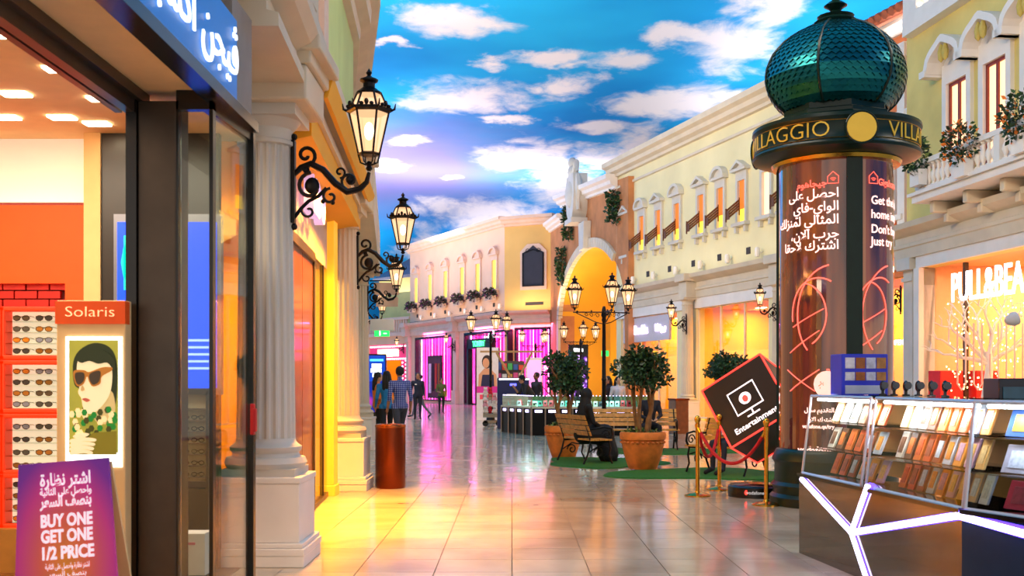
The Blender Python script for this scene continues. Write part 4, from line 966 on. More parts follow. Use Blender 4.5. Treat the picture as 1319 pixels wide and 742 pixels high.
M().hexa([(-1.73, 6.24, .05), (-1.68, 6.99, .05), (-1.69, 6.99, .05), (-1.74, 6.24, .05), (-1.73, 6.24, HT-.05), (-1.68, 6.99, HT-.05), (-1.69, 6.99, HT-.05), (-1.74, 6.24, HT-.05)]).build('pane', clear_door, st)
q = M(); q.box(-1.665, -1.64, 6.96, 7.0, 1.15, 1.3); q.box(-1.68, -1.655, 6.97, 7.02, 1.13, 1.33); q.build('door_handle', mat('red_handle', '#d01822', .4, noise=.1), st, bevel=.005)
# blue sign box with white lit arabic letters
M().box(-1.75, -1.67, 3.6, 6.6, 3.15, 3.66).build('sign_box', mat('sign_blue', '#0072c0', .35, emit='#0060c0', es=.35, noise=.05), st)
q = M(); q.box(-1.76, -1.64, 3.6, 7.03, 3.08, 3.15); q.build('sign_edge', black, st)
M().box(-1.8, -1.7, 6.6, 7.1, 3.15, 3.83).build('sign_return', mat('grey_panel', '#8a8078', .5, noise=.08), st)
lm = Matrix.Translation((-1.655, 5.46, 3.3)) @ Matrix.Rotation(PI/2, 4, 'Z') @ Matrix.Rotation(PI/2, 4, 'X')
letters(arabic('ڤيجن اكسبريس'), .36, mat('sign_letter_white', '#ffffff', .5, emit='#f4faff', es=1.3), st, lm, name='sign_lettering', ext=.006, bold=-.001, fit=2.2)
# interior shell
q = M(); q.box(-5.2, -3.35, 8.6, 8.7, 2.25, 2.89); q.box(-3.52, -3.35, 8.56, 8.7, 0, 2.25); q.build('orange_band', orange_wall, st)
q = M(); q.box(-5.2, -3.35, 8.72, 8.8, 2.89, 3.42); q.box(-5.2, -3.35, 8.6, 8.72, 2.87, 2.9); q.build('light_cove', mat('cove_white', '#fff6e4', .7, emit=(1, .94, .85, 1), es=.3, noise=.03), st)
M().box(-3.35, -3.22, 8.5, 8.75, 0, 3.42).build('cream_pillar', cream_in, st)
M().box(-3.22, -2.3, 8.52, 8.6, 0, 3.42).build('dark_panelling', mat('dark_panelling', '#2e2620', .3, noise=.2, nscale=3), st)
q = M(); q.add([(-5.2, 3.4, 3.42), (-2.13, 3.4, 3.42), (-2.13, 8.8, 3.42), (-5.2, 8.8, 3.42)], [(0, 1, 2, 3)]); q.box(-5.2, -2.1, 3.4, 8.8, 3.43, 3.5); q.build('store_ceiling', sand, st)
q = M(); q.box(-2.2, -2.13, 3.4, 6.2, HT+.1, 3.43); q.box(-5.25, -5.2, 3.4, 8.8, 0, 3.43); q.build('store_side_wall', cream_in, st)
M().box(-5.2, -2.14, 3.4, 8.7, -.003, .004).build('store_floor', mat('store_floor', '#7a4a22', .3, noise=.15), st)
for i, (px, py) in enumerate([(15, 45), (77, 90), (131, 128), (20, 122), (8, 152), (80, 152), (125, 160)]):
    Y = 1.94*F/(HZ-py); X = (px-CX)*Y/F
    if i == 0: ds = M().box(-.09, .09, -.06, .06, -.012, .0).build('downlight', lamp_panel, st); ds.location = (X, Y, 3.418)
    else: dup(ds, (X, Y, 3.418))
area('store_light', (-3.7, 6.3, 3.38), (0, 0, 0), 2.2, 2.6, 170, (1, .82, .6)).parent = st
# red bricks behind the shelf heading, one by one
bm_ = mat('red_brick', '#c01808', .6, noise=.3, nscale=6); src = None
M().box(-5.2, -3.52, 8.68, 8.72, 1.8, 2.27).build('brick_backing', mat('brick_joint', '#5a0c08', .8, noise=.1), st)
for r_ in range(5):
    for c_ in range(9):
        x = -5.15+c_*.185+(.09 if r_ % 2 else 0); zz = 1.93+r_*.068
        if x > -3.65: continue
        if src is None: src = M().box(0, .172, 0, .05, 0, .058).build('brick', bm_, st); src.location = (x, 8.64, zz)
        else: dup(src, (x, 8.64-random.random()*.008, zz))
# glowing shelf units of sunglasses
red_frame = mat('shelf_red', '#ff3408', .5, emit=(1, .06, .0, 1), es=.25)
shelf_glow = mat('shelf_back', '#fff2d0', .6, emit=(1, .85, .55, 1), es=.7, noise=.03)
def PX(px, Y): return (px-CX)*Y/F
YS = 8.58
cabs = []
xs_u = [(-32, 8), (14, 108)]; rows = [(402, 458), (470, 526), (538, 604), (614, 672)]
xs_u = [(-62, 9), (16, 114)]
rowz = [(H+(HZ-b)*YS/F, H+(HZ-a)*YS/F) for a, b in rows]
first_g = None; gl_cols = ['#5a4a3a', '#3a3a3c', '#8a5a20', '#e08020', '#8a90a0', '#50504a', '#b0702a']
def sunglasses(c, i):
    t = thing('sunglasses', 'pair', 'sunglasses', (0, 0, 0))
    m = M()
    for sx in (-1, 1):
        k = 10; m.tube([(sx*.036+.029*math.cos(2*PI*j/k), 0, .022*math.sin(2*PI*j/k)*(1.0 if math.sin(2*PI*j/k) < 0 else .8)) for j in range(k)], .0035, 4, closed=True)
        m.tube([(sx*.066, 0, .012), (sx*.068, .06, .01), (sx*.066, .12, -.01)], .0028, 4)
    m.tube([(-.009, 0, .008), (.009, 0, .008)], .004, 4); m.build('frame', mat('glasses_frame', '#3a2412', .3, noise=.1), t)
    for sx in (-1, 1):
        k = 10; M().plate([(sx*.036+.028*math.cos(2*PI*j/k), .021*math.sin(2*PI*j/k)) for j in range(k)], -.001, .001).build('lens', mat('lens'+c, c, .15, noise=.05), t)
    return t
gsrc = {}
for ui, (pa, pb) in enumerate(xs_u):
    for ri, (z0, z1) in enumerate(rowz):
        xa, xb = PX(pa, YS), PX(pb, YS)
        side = 'left edge column of shelves' if ui == 0 else 'main column of shelves'; lvl = ['top', 'second', 'third', 'bottom'][ri]
        t = thing('display_shelf', f'red framed glowing sunglasses shelf unit, {lvl} one in the {side}', 'shelf', (0, YS, 0), group='sunglasses shelf units')
        M().box(xa, xb, 0, .01, z0, z1).build('back_panel', shelf_glow, t)
        m = M(); f = .035; m.box(xa-f, xa, -.14, .02, z0-f, z1+f); m.box(xb, xb+f, -.14, .02, z0-f, z1+f); m.box(xa-f, xb+f, -.14, .02, z1, z1+f); m.box(xa-f, xb+f, -.14, .02, z0-f, z0); m.build('frame', red_frame, t, bevel=.008)
        nsh = 4
        for k in range(nsh):
            zz = z0+(z1-z0)*k/nsh+.004; M().box(xa, xb, -.11, 0, zz, zz+.005).build('shelf', clear, t)
            px0 = 22+4*0 if ui == 1 else -4
            gx = PX(24 if ui == 1 else -34, YS)+.055; c = 0
            while gx < xb-.06:
                col_i = gl_cols[(ri*3+k*2+c+ui) % 7] if ri < 2 else gl_cols[(ri+k*3+c) % 7]
                if col_i not in gsrc: g = gsrc[col_i] = sunglasses(col_i, 0); 
                else: g = copy_tree(gsrc[col_i])
                g.location = (gx, YS-.075, zz+.032)
                g['label'] = f'sunglasses {["first","second","third","fourth"][min(c,3)]} from left, {["bottom","lower middle","upper middle","top"][k]} row of {lvl} unit, {"left edge" if ui == 0 else "main"} column'
                g['group'] = 'sunglasses on the glowing shelves'
                gx += .178; c += 1
q = M(); q.box(-5.2, -3.5, 8.35, 8.6, 0, rowz[-1][0]-.03); q.build('shelf_base', mat('base_wood', '#b07830', .5, noise=.15), st)
# big blue screen standing inside
t = thing('display_screen', 'tall bright blue advertising screen inside the store behind the bronze column', 'screen', (0, 8.0, 0))
scr = mat('screen_blue', '#0a40ff', .3, emit=(.0, .07, 1, 1), es=1.15, noise=0)
xa, xb = PX(151, 8), PX(279, 8); za, zb_ = H-8*8/F, H+(HZ-286)*8/F
M().box(xa, xb, 0, .06, za, zb_).build('screen', scr, t); m = M(); m.box(xa-.03, xb+.03, .01, .08, za-.05, zb_+.06); m.build('frame', mat('screen_frame', '#8a8a92', .3, .7, noise=.05), t)
k = 16; xc, zc_ = PX(198, 8), H+(HZ-338)*8/F; M().plate([(xc+.24*math.cos(2*PI*i/k), zc_+.27*math.sin(2*PI*i/k)) for i in range(k)], -.006, 0).build('teal_disc', mat('screen_teal', '#00b0a0', .3, emit=(0, .6, .42, 1), es=1.2), t)
M().box(xa+.05, xa+.13, -.006, 0, zb_-.5, zb_-.1).build('green_stripe', MATS['screen_teal'], t)
for k in range(5): M().box(PX(230, 8), PX(272-3*(k % 2), 8), -.006, 0, H+(HZ-440-9*k)*8/F, H+(HZ-437-9*k)*8/F).build('text_line', mat('screen_pale', '#90b0ff', .3, emit=(.3, .45, 1, 1), es=1.3), t)
# eyeglasses rack below it
t = thing('eyeglasses_rack', 'pale rack of clear eyeglasses behind the narrow glass pane', 'rack', (0, 7.85, 0))
xa, xb = PX(226, 7.85), PX(268, 7.85)
M().box(xa, xb, .02, .05, .75, 1.38).build('back_panel', mat('rack_back', '#c8b898', .6, noise=.05), t)
for k in range(7): M().box(xa, xb, -.05, .02, .78+.082*k, .788+.082*k).build('shelf', mat('rack_shelf', '#5a4a3a', .4, noise=.1), t)
m = M(); m.box(xa-.02, xa, -.06, .05, 0, 1.4); m.box(xb, xb+.02, -.06, .05, 0, 1.4); m.box(xa-.02, xb+.02, -.06, .05, 1.38, 1.42); m.box(xa, xb, -.03, .05, 0, .7); m.build('rack_frame', mat('rack_dark', '#2a2018', .4, noise=.1), t)
ge = None
for k in range(6):
    for c in range(2):
        lab = f'clear eyeglasses, {"left" if c == 0 else "right"} pair on the {["lowest","second lowest","third lowest","third highest","second highest","highest"][k]} shelf of the pale rack'
        if ge is None:
            ge = thing('eyeglasses', lab, 'eyeglasses', (0, 0, 0), group='clear eyeglasses on the rack'); m = M()
            for sx in (-1, 1): m.tube([(sx*.026+.02*math.cos(2*PI*j/8), 0, .014*math.sin(2*PI*j/8)) for j in range(8)], .003, 4, closed=True)
            m.tube([(-.006, 0, .005), (.006, 0, .005)], .003, 4); m.build('frame', black, ge); g = ge
        else: g = inst(ge, (0, 0, 0), 0, lab)
        g.location = (xa+.06+.11*c, 7.82, .788+.082*k+.018)
t = thing('white_box', 'white carton standing low behind the narrow glass pane', 'box', (PX(247, 6.7), 6.75, 0)); M().box(-.09, .09, -.08, .08, .28, .54).build('carton', mat('carton', '#f0e6dc', .6, noise=.04), t, bevel=.004); M().box(-.1, .1, -.09, .09, 0, .28).build('plinth', MATS['rack_dark'], t); M().box(-.04, .03, -.083, -.08, .47, .485).build('print', mat('print_pink', '#e08090', .5), t)
# lit standee: beige cabinet, orange heading, back-lit portrait poster
t = thing('poster_standee', 'beige lit standee with orange heading and portrait of a woman in sunglasses', 'advertising stand', (PX(117, 6.0), 6.0, 0))
h = .19
M().box(-h, h, 0, .1, 0, 1.92).build('cabinet', cream_in, t, bevel=.006); M().box(-h-.003, h+.003, -.012, .06, 1.79, 1.915).build('heading', orange_wall, t)
letters('Solaris', .082, mat('heading_letter', '#ffd9a0', .5, emit=(1, .7, .35, 1), es=.8), t, XZ(0, -.014, 1.83), ext=.001, bold=-.001, fit=.27)
px0, px1, pz0, pz1 = -.115, .155, 1.02, 1.7
M().box(px0-.02, px1+.02, -.01, .02, pz0-.02, pz1+.02).build('light_box', white_lit, t)
M().box(px0, px1, -.014, -.01, pz0+.06, pz1).build('poster', mat('poster_olive', '#a8a23c', .5, emit='#b0a838', es=.5, noise=.25, nscale=5), t)
def flat(name, poly, y, m_): return M().plate(poly, y, y+.002).build(name, m_, t)
def ell(cx, cz, rx, rz, n=18): return [(cx+rx*math.cos(2*PI*i/n), cz+rz*math.sin(2*PI*i/n)) for i in range(n)]
pm = lambda n_, c, e=.6: mat(n_, c, .5, emit=c, es=e)
pf, ph_ = pm('print_face', '#fbe6b4', .55), pm('print_hair', '#2c3414', .3)
def sm(pts, n=5):                                    # smooth closed outline through the points
    out = []; k = len(pts)
    for i in range(k):
        p0, p1, p2, p3 = [Vector(pts[(i+j-1) % k]) for j in range(4)]
        for j in range(n): t_ = j/n; out.append(tuple(.5*((2*p1)+(p2-p0)*t_+(2*p0-5*p1+4*p2-p3)*t_**2+(3*p1-p0-3*p2+p3)*t_**3)))
    return out
flat('print_hair', sm([(-.085, 1.46), (-.09, 1.58), (-.05, 1.65), (.03, 1.685), (.11, 1.66), (.148, 1.58), (.15, 1.42), (.13, 1.33), (.06, 1.4), (-.04, 1.43)]), -.017, ph_)
flat('print_neck', sm([(.02, 1.38), (.12, 1.42), (.14, 1.3), (.1, 1.24), (.03, 1.26)]), -.0185, pm('print_neck', '#e0c480', .4))
flat('print_face', sm([(-.055, 1.6), (.03, 1.62), (.11, 1.58), (.125, 1.49), (.105, 1.39), (.04, 1.31), (-.01, 1.295), (-.035, 1.33), (-.045, 1.38), (-.062, 1.41), (-.055, 1.45), (-.07, 1.52)]), -.020, pf)
flat('print_fringe', sm([(-.07, 1.6), (-.03, 1.64), (.06, 1.65), (.135, 1.6), (.14, 1.53), (.1, 1.575), (.05, 1.57), (0, 1.585), (-.045, 1.575)]), -.023, ph_)
flat('print_glasses', sm([(-.085, 1.53), (-.03, 1.535), (0, 1.525), (.07, 1.55), (.125, 1.55), (.12, 1.53), (.07, 1.5), (.06, 1.46), (.02, 1.445), (0, 1.47), (-.012, 1.5), (-.03, 1.46), (-.06, 1.445), (-.08, 1.47)]), -.024, pm('print_frame', '#c07828', .4))
flat('print_lens', sm([(-.075, 1.518), (-.03, 1.52), (-.028, 1.48), (-.055, 1.455), (-.073, 1.475)]), -.0265, pm('print_lens', '#4a3a28', .25)); flat('print_lens', sm([(.005, 1.515), (.06, 1.53), (.055, 1.475), (.025, 1.455), (.006, 1.475)]), -.0265, pm('print_lens', '#4a3a28', .25))
flat('print_nose', sm([(-.045, 1.44), (-.035, 1.45), (-.025, 1.425), (-.045, 1.42)], 3), -.023, pm('print_shadow', '#d8b070', .4))
flat('print_mouth', sm([(-.04, 1.375), (-.02, 1.382), (.005, 1.37), (-.015, 1.36)], 3), -.023, pm('print_mouth', '#c86048', .4))
for i in range(40):
    cx, cz = random.uniform(-.1, .14), random.uniform(1.16, 1.32)
    if cz < 1.32: flat('print_petal', ell(cx, cz, .016, .02, 6), -.0185-.0001*i, pm(*[('print_green', '#1e8a30', .4), ('print_olive', '#4a4a10', .3), ('print_cream', '#ffe0a0', .6)][i % 3]))
flat('print_sleeve', [(-.11, 1.07), (.15, 1.07), (.15, 1.2), (.02, 1.19)], -.0232, pm('print_sleeve', '#8a7c18', .35))
for k in range(4): flat('print_finger', sm([(-.1, 1.155-.022*k), (-.03, 1.165-.022*k), (.035-.006*k, 1.158-.024*k), (.03-.006*k, 1.142-.024*k), (-.03, 1.144-.022*k), (-.1, 1.134-.022*k)], 3), -.0240-.0002*k, pf)
flat('print_thumb', sm([(-.09, 1.17), (-.05, 1.19), (0, 1.185), (-.02, 1.168), (-.06, 1.16)], 3), -.025, pf)
# A-board with the offer
Ya = 5.0
t = thing('a_board', 'purple and orange folding offer board reading buy one get one half price', 'sign board', (PX(106, Ya), Ya, .018), .02); t.rotation_euler = (0, -.08, .02)
bd = bpy.data.materials.new('offer_print'); bd.use_nodes = True; nt = bd.node_tree; b = nt.nodes['Principled BSDF']; b.inputs['Roughness'].default_value = .4
tc = nt.nodes.new('ShaderNodeTexCoord'); mp = nt.nodes.new('ShaderNodeMapping'); mp.inputs['Location'].default_value = (0, 0, -.62*1.5); mp.inputs['Scale'].default_value = (2.7, 0, 1.5)
gr = nt.nodes.new('ShaderNodeTexGradient'); gr.gradient_type = 'SPHERICAL'; r = nt.nodes.new('ShaderNodeValToRGB')
e = r.color_ramp.elements; e[0].position = 0; e[0].color = C('#6a10a8'); e[1].position = 1; e[1].color = C('#ff9a10')
for p_, c_ in ((.22, '#8a14b0'), (.42, '#e8309a'), (.7, '#ff6a50')): x = e.new(p_); x.color = C(c_)
nt.links.new(tc.outputs['Object'], mp.inputs[0]); nt.links.new(mp.outputs[0], gr.inputs[0]); nt.links.new(gr.outputs[0], r.inputs[0]); nt.links.new(r.outputs[0], b.inputs['Base Color'])
nt.links.new(r.outputs[0], b.inputs['Emission Color']); b.inputs['Emission Strength'].default_value = .0
bw0, bw1 = .255, .205; lean = .16
def bp(x, z_, y=0): return (x, -lean*(1-z_/1.09)+y, z_)
m = M(); m.hexa([bp(-bw0, 0), bp(bw0, 0), bp(bw0, 0, .02), bp(-bw0, 0, .02), bp(-bw1, 1.09), bp(bw1, 1.09), bp(bw1, 1.09, .02), bp(-bw1, 1.09, .02)]); m.build('front_panel', bd, t)
m = M(); m.hexa([(-bw0-.05, .3, 0), (bw0-.05, .3, 0), (bw0-.05, .32, 0), (-bw0-.05, .32, 0), (-bw1, .03, 1.07), (bw1, .03, 1.07), (bw1, .05, 1.07), (-bw1, .05, 1.07)]); m.plate([(0, 0), (0, 0), (0, 0)], 0, 0) if False else None; m.build('back_panel', cream_in, t)
m = M(); m.hexa([(-bw0-.0, -lean, 0), (-bw0-.05, .3, 0), (-bw0-.04, .3, 0), (-bw0+.01, -lean, 0), (-bw1, 0, 1.08), (-bw1-.005, .03, 1.07), (-bw1+.005, .03, 1.07), (-bw1+.01, 0, 1.08)]); m.build('side_gusset', cream_in, t)
offer = mat('offer_white', '#fff4ff', .5, emit='#ffe8f8', es=.5)
tilt = Matrix.Rotation(-math.atan(lean/1.09), 4, 'X')
for txt, sz, zz, bo, ft in [(arabic('اشتر نظارة'), .078, .985, .002, .23), (arabic('واحصل على الثانية'), .045, .942, .001, .235), (arabic('بنصف السعر'), .068, .89, .002, .235), ('BUY ONE', .078, .80, .003, .235), ('GET ONE', .078, .73, .003, .235), ('1/2 PRICE', .078, .655, .003, .235), (arabic('اشتر نظارة واحصل على الثانية'), .034, .61, 0, .2), (arabic('بنصف السعر'), .034, .575, 0, .17)]:
    letters(txt, sz, offer, t, Matrix.Translation(bp(.01, zz, -.004)) @ tilt @ Matrix.Rotation(PI/2, 4, 'X'), ext=.001, bold=bo, fit=ft)
# ================================================================== ROUND ADVERTISING KIOSK
KX, KY = 3.9, 13.1
rk = thing('advertising_column', 'round dark green advertising kiosk with ribbed onion dome, gold lettered ring and glowing curved posters', 'kiosk', (KX, KY, 0))
green_dk = mat('kiosk_green', '#05231c', .32, .0, noise=.15, spec=.3)
def dome_mat():
    m = bpy.data.materials.new('scaled_copper_green'); m.use_nodes = True; nt = m.node_tree; b = nt.nodes['Principled BSDF']
    b.inputs['Base Color'].default_value = C('#0f6468'); b.inputs['Metallic'].default_value = .85; b.inputs['Roughness'].default_value = .3
    return m
dome_m = dome_mat()
q = M(); q.lathe([(.78, 0), (.78, .1), (.74, .14), (.74, .2), (.76, .24), (.72, .28), (.72, .5), (.75, .54), (.73, .6), (.7, .66), (.66, .68)], 40); q.build('plinth', green_dk, rk, smooth=True)
# eight posts/segments: curved lit poster panels between dark ribs
R = .665; zb0, zb1 = .68, 4.1
cang = math.atan2(-KY, -KX)                              # direction towards the viewer
post_m = bpy.data.materials.new('curved_poster'); post_m.use_nodes = True; nt = post_m.node_tree; b = nt.nodes['Principled BSDF']
b.inputs['Roughness'].default_value = .05; b.inputs['Coat Weight'].default_value = .8; b.inputs['Specular IOR Level'].default_value = .8
tc = nt.nodes.new('ShaderNodeTexCoord'); n1 = nt.nodes.new('ShaderNodeTexNoise'); n1.inputs['Scale'].default_value = 1.6
mp = nt.nodes.new('ShaderNodeMapping'); mp.inputs['Scale'].default_value = (2.6, 2.6, .22); nt.links.new(tc.outputs['Object'], mp.inputs[0]); nt.links.new(mp.outputs[0], n1.inputs['Vector'])
r = nt.nodes.new('ShaderNodeValToRGB'); e = r.color_ramp.elements; e[0].position = .4; e[0].color = C('#3a1a20'); e[1].position = .66; e[1].color = C('#8a4a28')  # vertical streaks of mirrored golden light painted into colour and glow
nt.links.new(n1.outputs['Fac'], r.inputs[0]); nt.links.new(r.outputs[0], b.inputs['Base Color']); nt.links.new(r.outputs[0], b.inputs['Emission Color']); b.inputs['Emission Strength'].default_value = .55
def seg(m, a0, a1, r0, r1, z0, z1, n=14):
    for i in range(n):
        t0, t1 = a0+(a1-a0)*i/n, a0+(a1-a0)*(i+1)/n
        f = lambda r, t, z: (r*math.cos(t), r*math.sin(t), z)
        m.hexa([f(r1, t0, z0), f(r1, t1, z0), f(r0, t1, z0), f(r0, t0, z0), f(r1, t0, z1), f(r1, t1, z1), f(r0, t1, z1), f(r0, t0, z1)])
    return m
rib = cang+.31                                           # dark upright seen right of centre
for k in range(3):
    a = rib+k*2*PI/3; M_ = seg(M(), a-.13, a+.13, .6, .70, zb0, zb1, 5); M_.build('upright', green_dk, rk)
    seg(M(), a+.13, a+2*PI/3-.13, .6, R, zb0, zb1, 22).build('poster_panel', post_m, rk, smooth=True)
q = M(); q.lathe([(.72, 4.08), (.84, 4.1), (.97, 4.14), (.985, 4.17), (.96, 4.2), (.96, 4.43), (.985, 4.46), (.98, 4.5), (.8, 4.53), (.5, 4.56)], 48); q.build('sign_ring', green_dk, rk, smooth=True)
q = M(); q.lathe([(.6, 4.02), (.74, 4.04), (.76, 4.08), (.7, 4.1)], 40); q.build('ring_collar', gold, rk, smooth=True)
for z_ in (4.215, 4.415): q = M(); q.tube([(.963*math.cos(2*PI*i/60), .963*math.sin(2*PI*i/60), z_) for i in range(60)], .004, 4, closed=True); q.build('gold_line', gold, rk)
def wrapper(a_mid, rad, z):
    def f(p): t = a_mid+p.x/rad; rr = rad+p.z; return Vector((rr*math.cos(t), rr*math.sin(t), z+p.y))
    return f
gold_flat = mat('gold_lettering', '#d8b040', .35, .3, emit='#d8a830', es=.25, noise=.05)
disc_a = cang+.29
for a in (disc_a, disc_a+PI/3*1.0, disc_a-PI/3*1.0, disc_a+PI): pass
for k in range(6):
    a = disc_a+k*PI/3
    q = M(); mx = Matrix.Translation((0, 0, 4.315)) @ Matrix.Rotation(a, 4, 'Z') @ Matrix.Translation((.955, 0, 0)) @ Matrix.Rotation(PI/2, 4, 'Y')
    if k % 2 == 0 or k == 1: pass
for k in range(3):
    a = disc_a+k*2*PI/3
    mx = Matrix.Translation((0, 0, 4.315)) @ Matrix.Rotation(a, 4, 'Z') @ Matrix.Translation((.955, 0, 0)) @ Matrix.Rotation(PI/2, 4, 'Y')
    q = M(); q.lathe([(.165, .0), (.165, .035), (.0, .04)], 28, mx); q.build('gold_disc', gold_flat, rk, smooth=True)
    q = M(); q.tube([(.18*math.cos(2*PI*i/24), .18*math.sin(2*PI*i/24), .03) for i in range(24)], .01, 5, mx, closed=True); q.build('disc_rim', green_dk, rk)
    if 1:
        letters('VILLAGGIO', .25, gold_flat, rk, None, ext=.004, bold=-.003, wrap=wrapper(a+PI/3, .965, 4.235), fit=1.34)
# onion dome of six scaled lobes, each its own part
prof_d = [(.60, 4.72), (.70, 4.8), (.80, 4.95), (.835, 5.1), (.815, 5.25), (.75, 5.4), (.64, 5.54), (.48, 5.66), (.3, 5.75), (.2, 5.79)]
q = M(); q.lathe([(.7, 4.53), (.7, 4.57), (.66, 4.6), (.66, 4.64), (.62, 4.66), (.62, 4.73), (.58, 4.74)], 8); q.build('dome_base', green_dk, rk)
def dome_pt(t, a):                                       # t 0..1 along the profile
    u = t*(len(prof_d)-1); i = min(int(u), len(prof_d)-2); f = u-i
    return prof_d[i][0]*(1-f)+prof_d[i+1][0]*f, prof_d[i][1]*(1-f)+prof_d[i+1][1]*f
for k in range(6):
    a0 = cang-.23+k*PI/3; m = M(); NR, NC = 22, 9
    for j in range(NR):                                  # overlapping scales in staggered rows
        for i in range(NC+1):
            t0, t1 = j/NR, min(1, (j+1.35)/NR); sh = (.5 if j % 2 else 0)
            f0, f1 = max(0, (i-sh)/NC), min(1, (i+1-sh)/NC)
            if f1 <= f0: continue
            r0, z0 = dome_pt(t0, 0); r1, z1 = dome_pt(t1, 0)
            def pt(f, t, out):
                r_, z_ = dome_pt(t, 0); bulge = 1-.035*math.sin(PI*f); a = a0+f*PI/3
                return ((r_*bulge+out)*math.cos(a), (r_*bulge+out)*math.sin(a), z_)
            fm = (f0+f1)/2; tm = (t0+t1)/2
            m.add([pt(fm, t0-.008, .014), pt(f1, (t0*2+t1)/3, .009), pt(f1, t1, -.004), pt(f0, t1, -.004), pt(f0, (t0*2+t1)/3, .009)], [(0, 1, 2, 3, 4)])
    m.build('dome_lobe', dome_m, rk)
    q = M(); q.tube([((dome_pt(j/16, 0)[0]+.012)*math.cos(a0), (dome_pt(j/16, 0)[0]+.012)*math.sin(a0), dome_pt(j/16, 0)[1]) for j in range(17)], .016, 6); q.build('dome_rib', green_dk, rk, smooth=True)
q = M(); q.lathe([(.24, 5.77), (.26, 5.8), (.2, 5.84), (.22, 5.87), (.1, 5.9), (.06, 5.94), (.09, 5.97), (.14, 6.0), (.09, 6.04), (.04, 6.07), (.05, 6.1), (.1, 6.17), (.11, 6.22), (.06, 6.3), (.02, 6.36), (.0, 6.42)], 16); q.build('finial', green_dk, rk, smooth=True)
# poster writing in glowing red-white, following the curve
pw = mat('poster_print', '#ffd8d0', .4, emit=(1, .62, .55, 1), es=1.6); pr_ = mat('poster_red', '#ff5040', .4, emit=(1, .12, .08, 1), es=2.2)
RT = R+.006
def wr(a, z): return wrapper(a, RT, z)
aL = cang-.36; aR = cang+.62
zt_ = lambda py: H+(HZ-py)*12.5/F
def lett(txt, sz, a, py, m_, al='RIGHT', bo=.002): return letters(txt, sz, m_, rk, None, name='poster_lettering', ext=.001, align=al, bold=bo, wrap=wr(a, zt_(py)))
ar_edge = cang+.06
lett(arabic('جيجاهوم'), .11, ar_edge-.2, 239, pr_)
for txt, py in ((arabic('احصل على'), 254), (arabic('الواي-فاي'), 271), (arabic('المثالي لمنزلك'), 288), (arabic('جرب الآن،'), 306), (arabic('اشترك لاحقا'), 321)): lett(txt, .15, ar_edge, py, pw)
en = cang+.62
lett('Gigahome', .11, en+.16, 238, pr_, 'LEFT'); 
for txt, py in (('Get the best', 263), ('home internet', 281), ("Don't buy", 300), ('Just try', 316)): lett(txt, .14, en, py, pw, 'LEFT', .002)
for a in (ar_edge-.1, en+.05):                         # little house with signal arcs
    for pts in ([(-.06, -.05), (.06, -.05), (.06, .03), (0, .085), (-.06, .03)],):
        q = M(); q.tube([wr(a, zt_(231))(Vector((x, y, .003))) for x, y in pts], .005, 4, closed=True)
        for rr in (.015, .03, .045): q.tube([wr(a, zt_(231))(Vector((rr*math.cos(t), -.03+rr*math.sin(t), .003))) for t in (PI/4, PI*3/8, PI/2, PI*5/8, PI*3/4)], .003, 4)
        q.build('house_symbol', pr_, rk)
for a_off, sgn in ((cang-.42, 1), (cang+.72, 1)):         # big red arcs of the poster artwork
    for rr, t0, t1, cx in ((.34, PI*.35, PI*1.05, .08), (.3, -PI*.35, PI*.45, -.12), (.46, PI*.55, PI*1.25, .28)):
        q = M(); q.tube([wr(a_off, zt_(405))(Vector((cx+rr*math.cos(t0+(t1-t0)*i/16), rr*1.25*math.sin(t0+(t1-t0)*i/16), .003))) for i in range(17)], .008, 4); q.build('poster_arc', pr_, rk)
    q = M()
    for (x0_, y0_), (x1_, y1_) in (((-.3, -.3), (.1, -.05)), ((-.25, .0), (.15, .2)), ((-.35, -.5), (.05, -.75)), ((.1, -.5), (-.3, -.75))): q.tube([wr(a_off, zt_(420))(Vector((x0_+(x1_-x0_)*i/5, y0_+(y1_-y0_)*i/5, .003))) for i in range(6)], .006, 4)
    q.build('poster_line', pr_, rk)
    q = M(); 
    for i in range(16):
        t0, t1 = 2*PI*i/16, 2*PI*(i+1)/16; f = wr(a_off+.28 if a_off < cang else a_off-.1, zt_(495)); m_pts = [f(Vector((0, 0, .004))), f(Vector((.155*math.cos(t0), .155*math.sin(t0), .004))), f(Vector((.155*math.cos(t1), .155*math.sin(t1), .004)))]
        q.add(m_pts, [(0, 1, 2)])
    q.build('round_badge', mat('badge_pale', '#ffd8c8', .5, emit=(1, .6, .5, 1), es=.9), rk)
lb = cang-.14
lett('3', .1, lb+.02, 483, pr_, 'CENTER'); lett(arabic('أشهر'), .1, lb, 495, pr_, 'CENTER'); lett(arabic('علينا'), .1, lb, 507, pr_, 'CENTER')
lett(arabic('التقديم سهل'), .07, cang-.02, 531, pw); lett(arabic('اشترك الآن'), .07, cang-.02, 543, pw); lett('vodafone.qa/try', .06, cang-.02, 552, pw); lett('vodafone', .12, cang-.02, 585, pw)

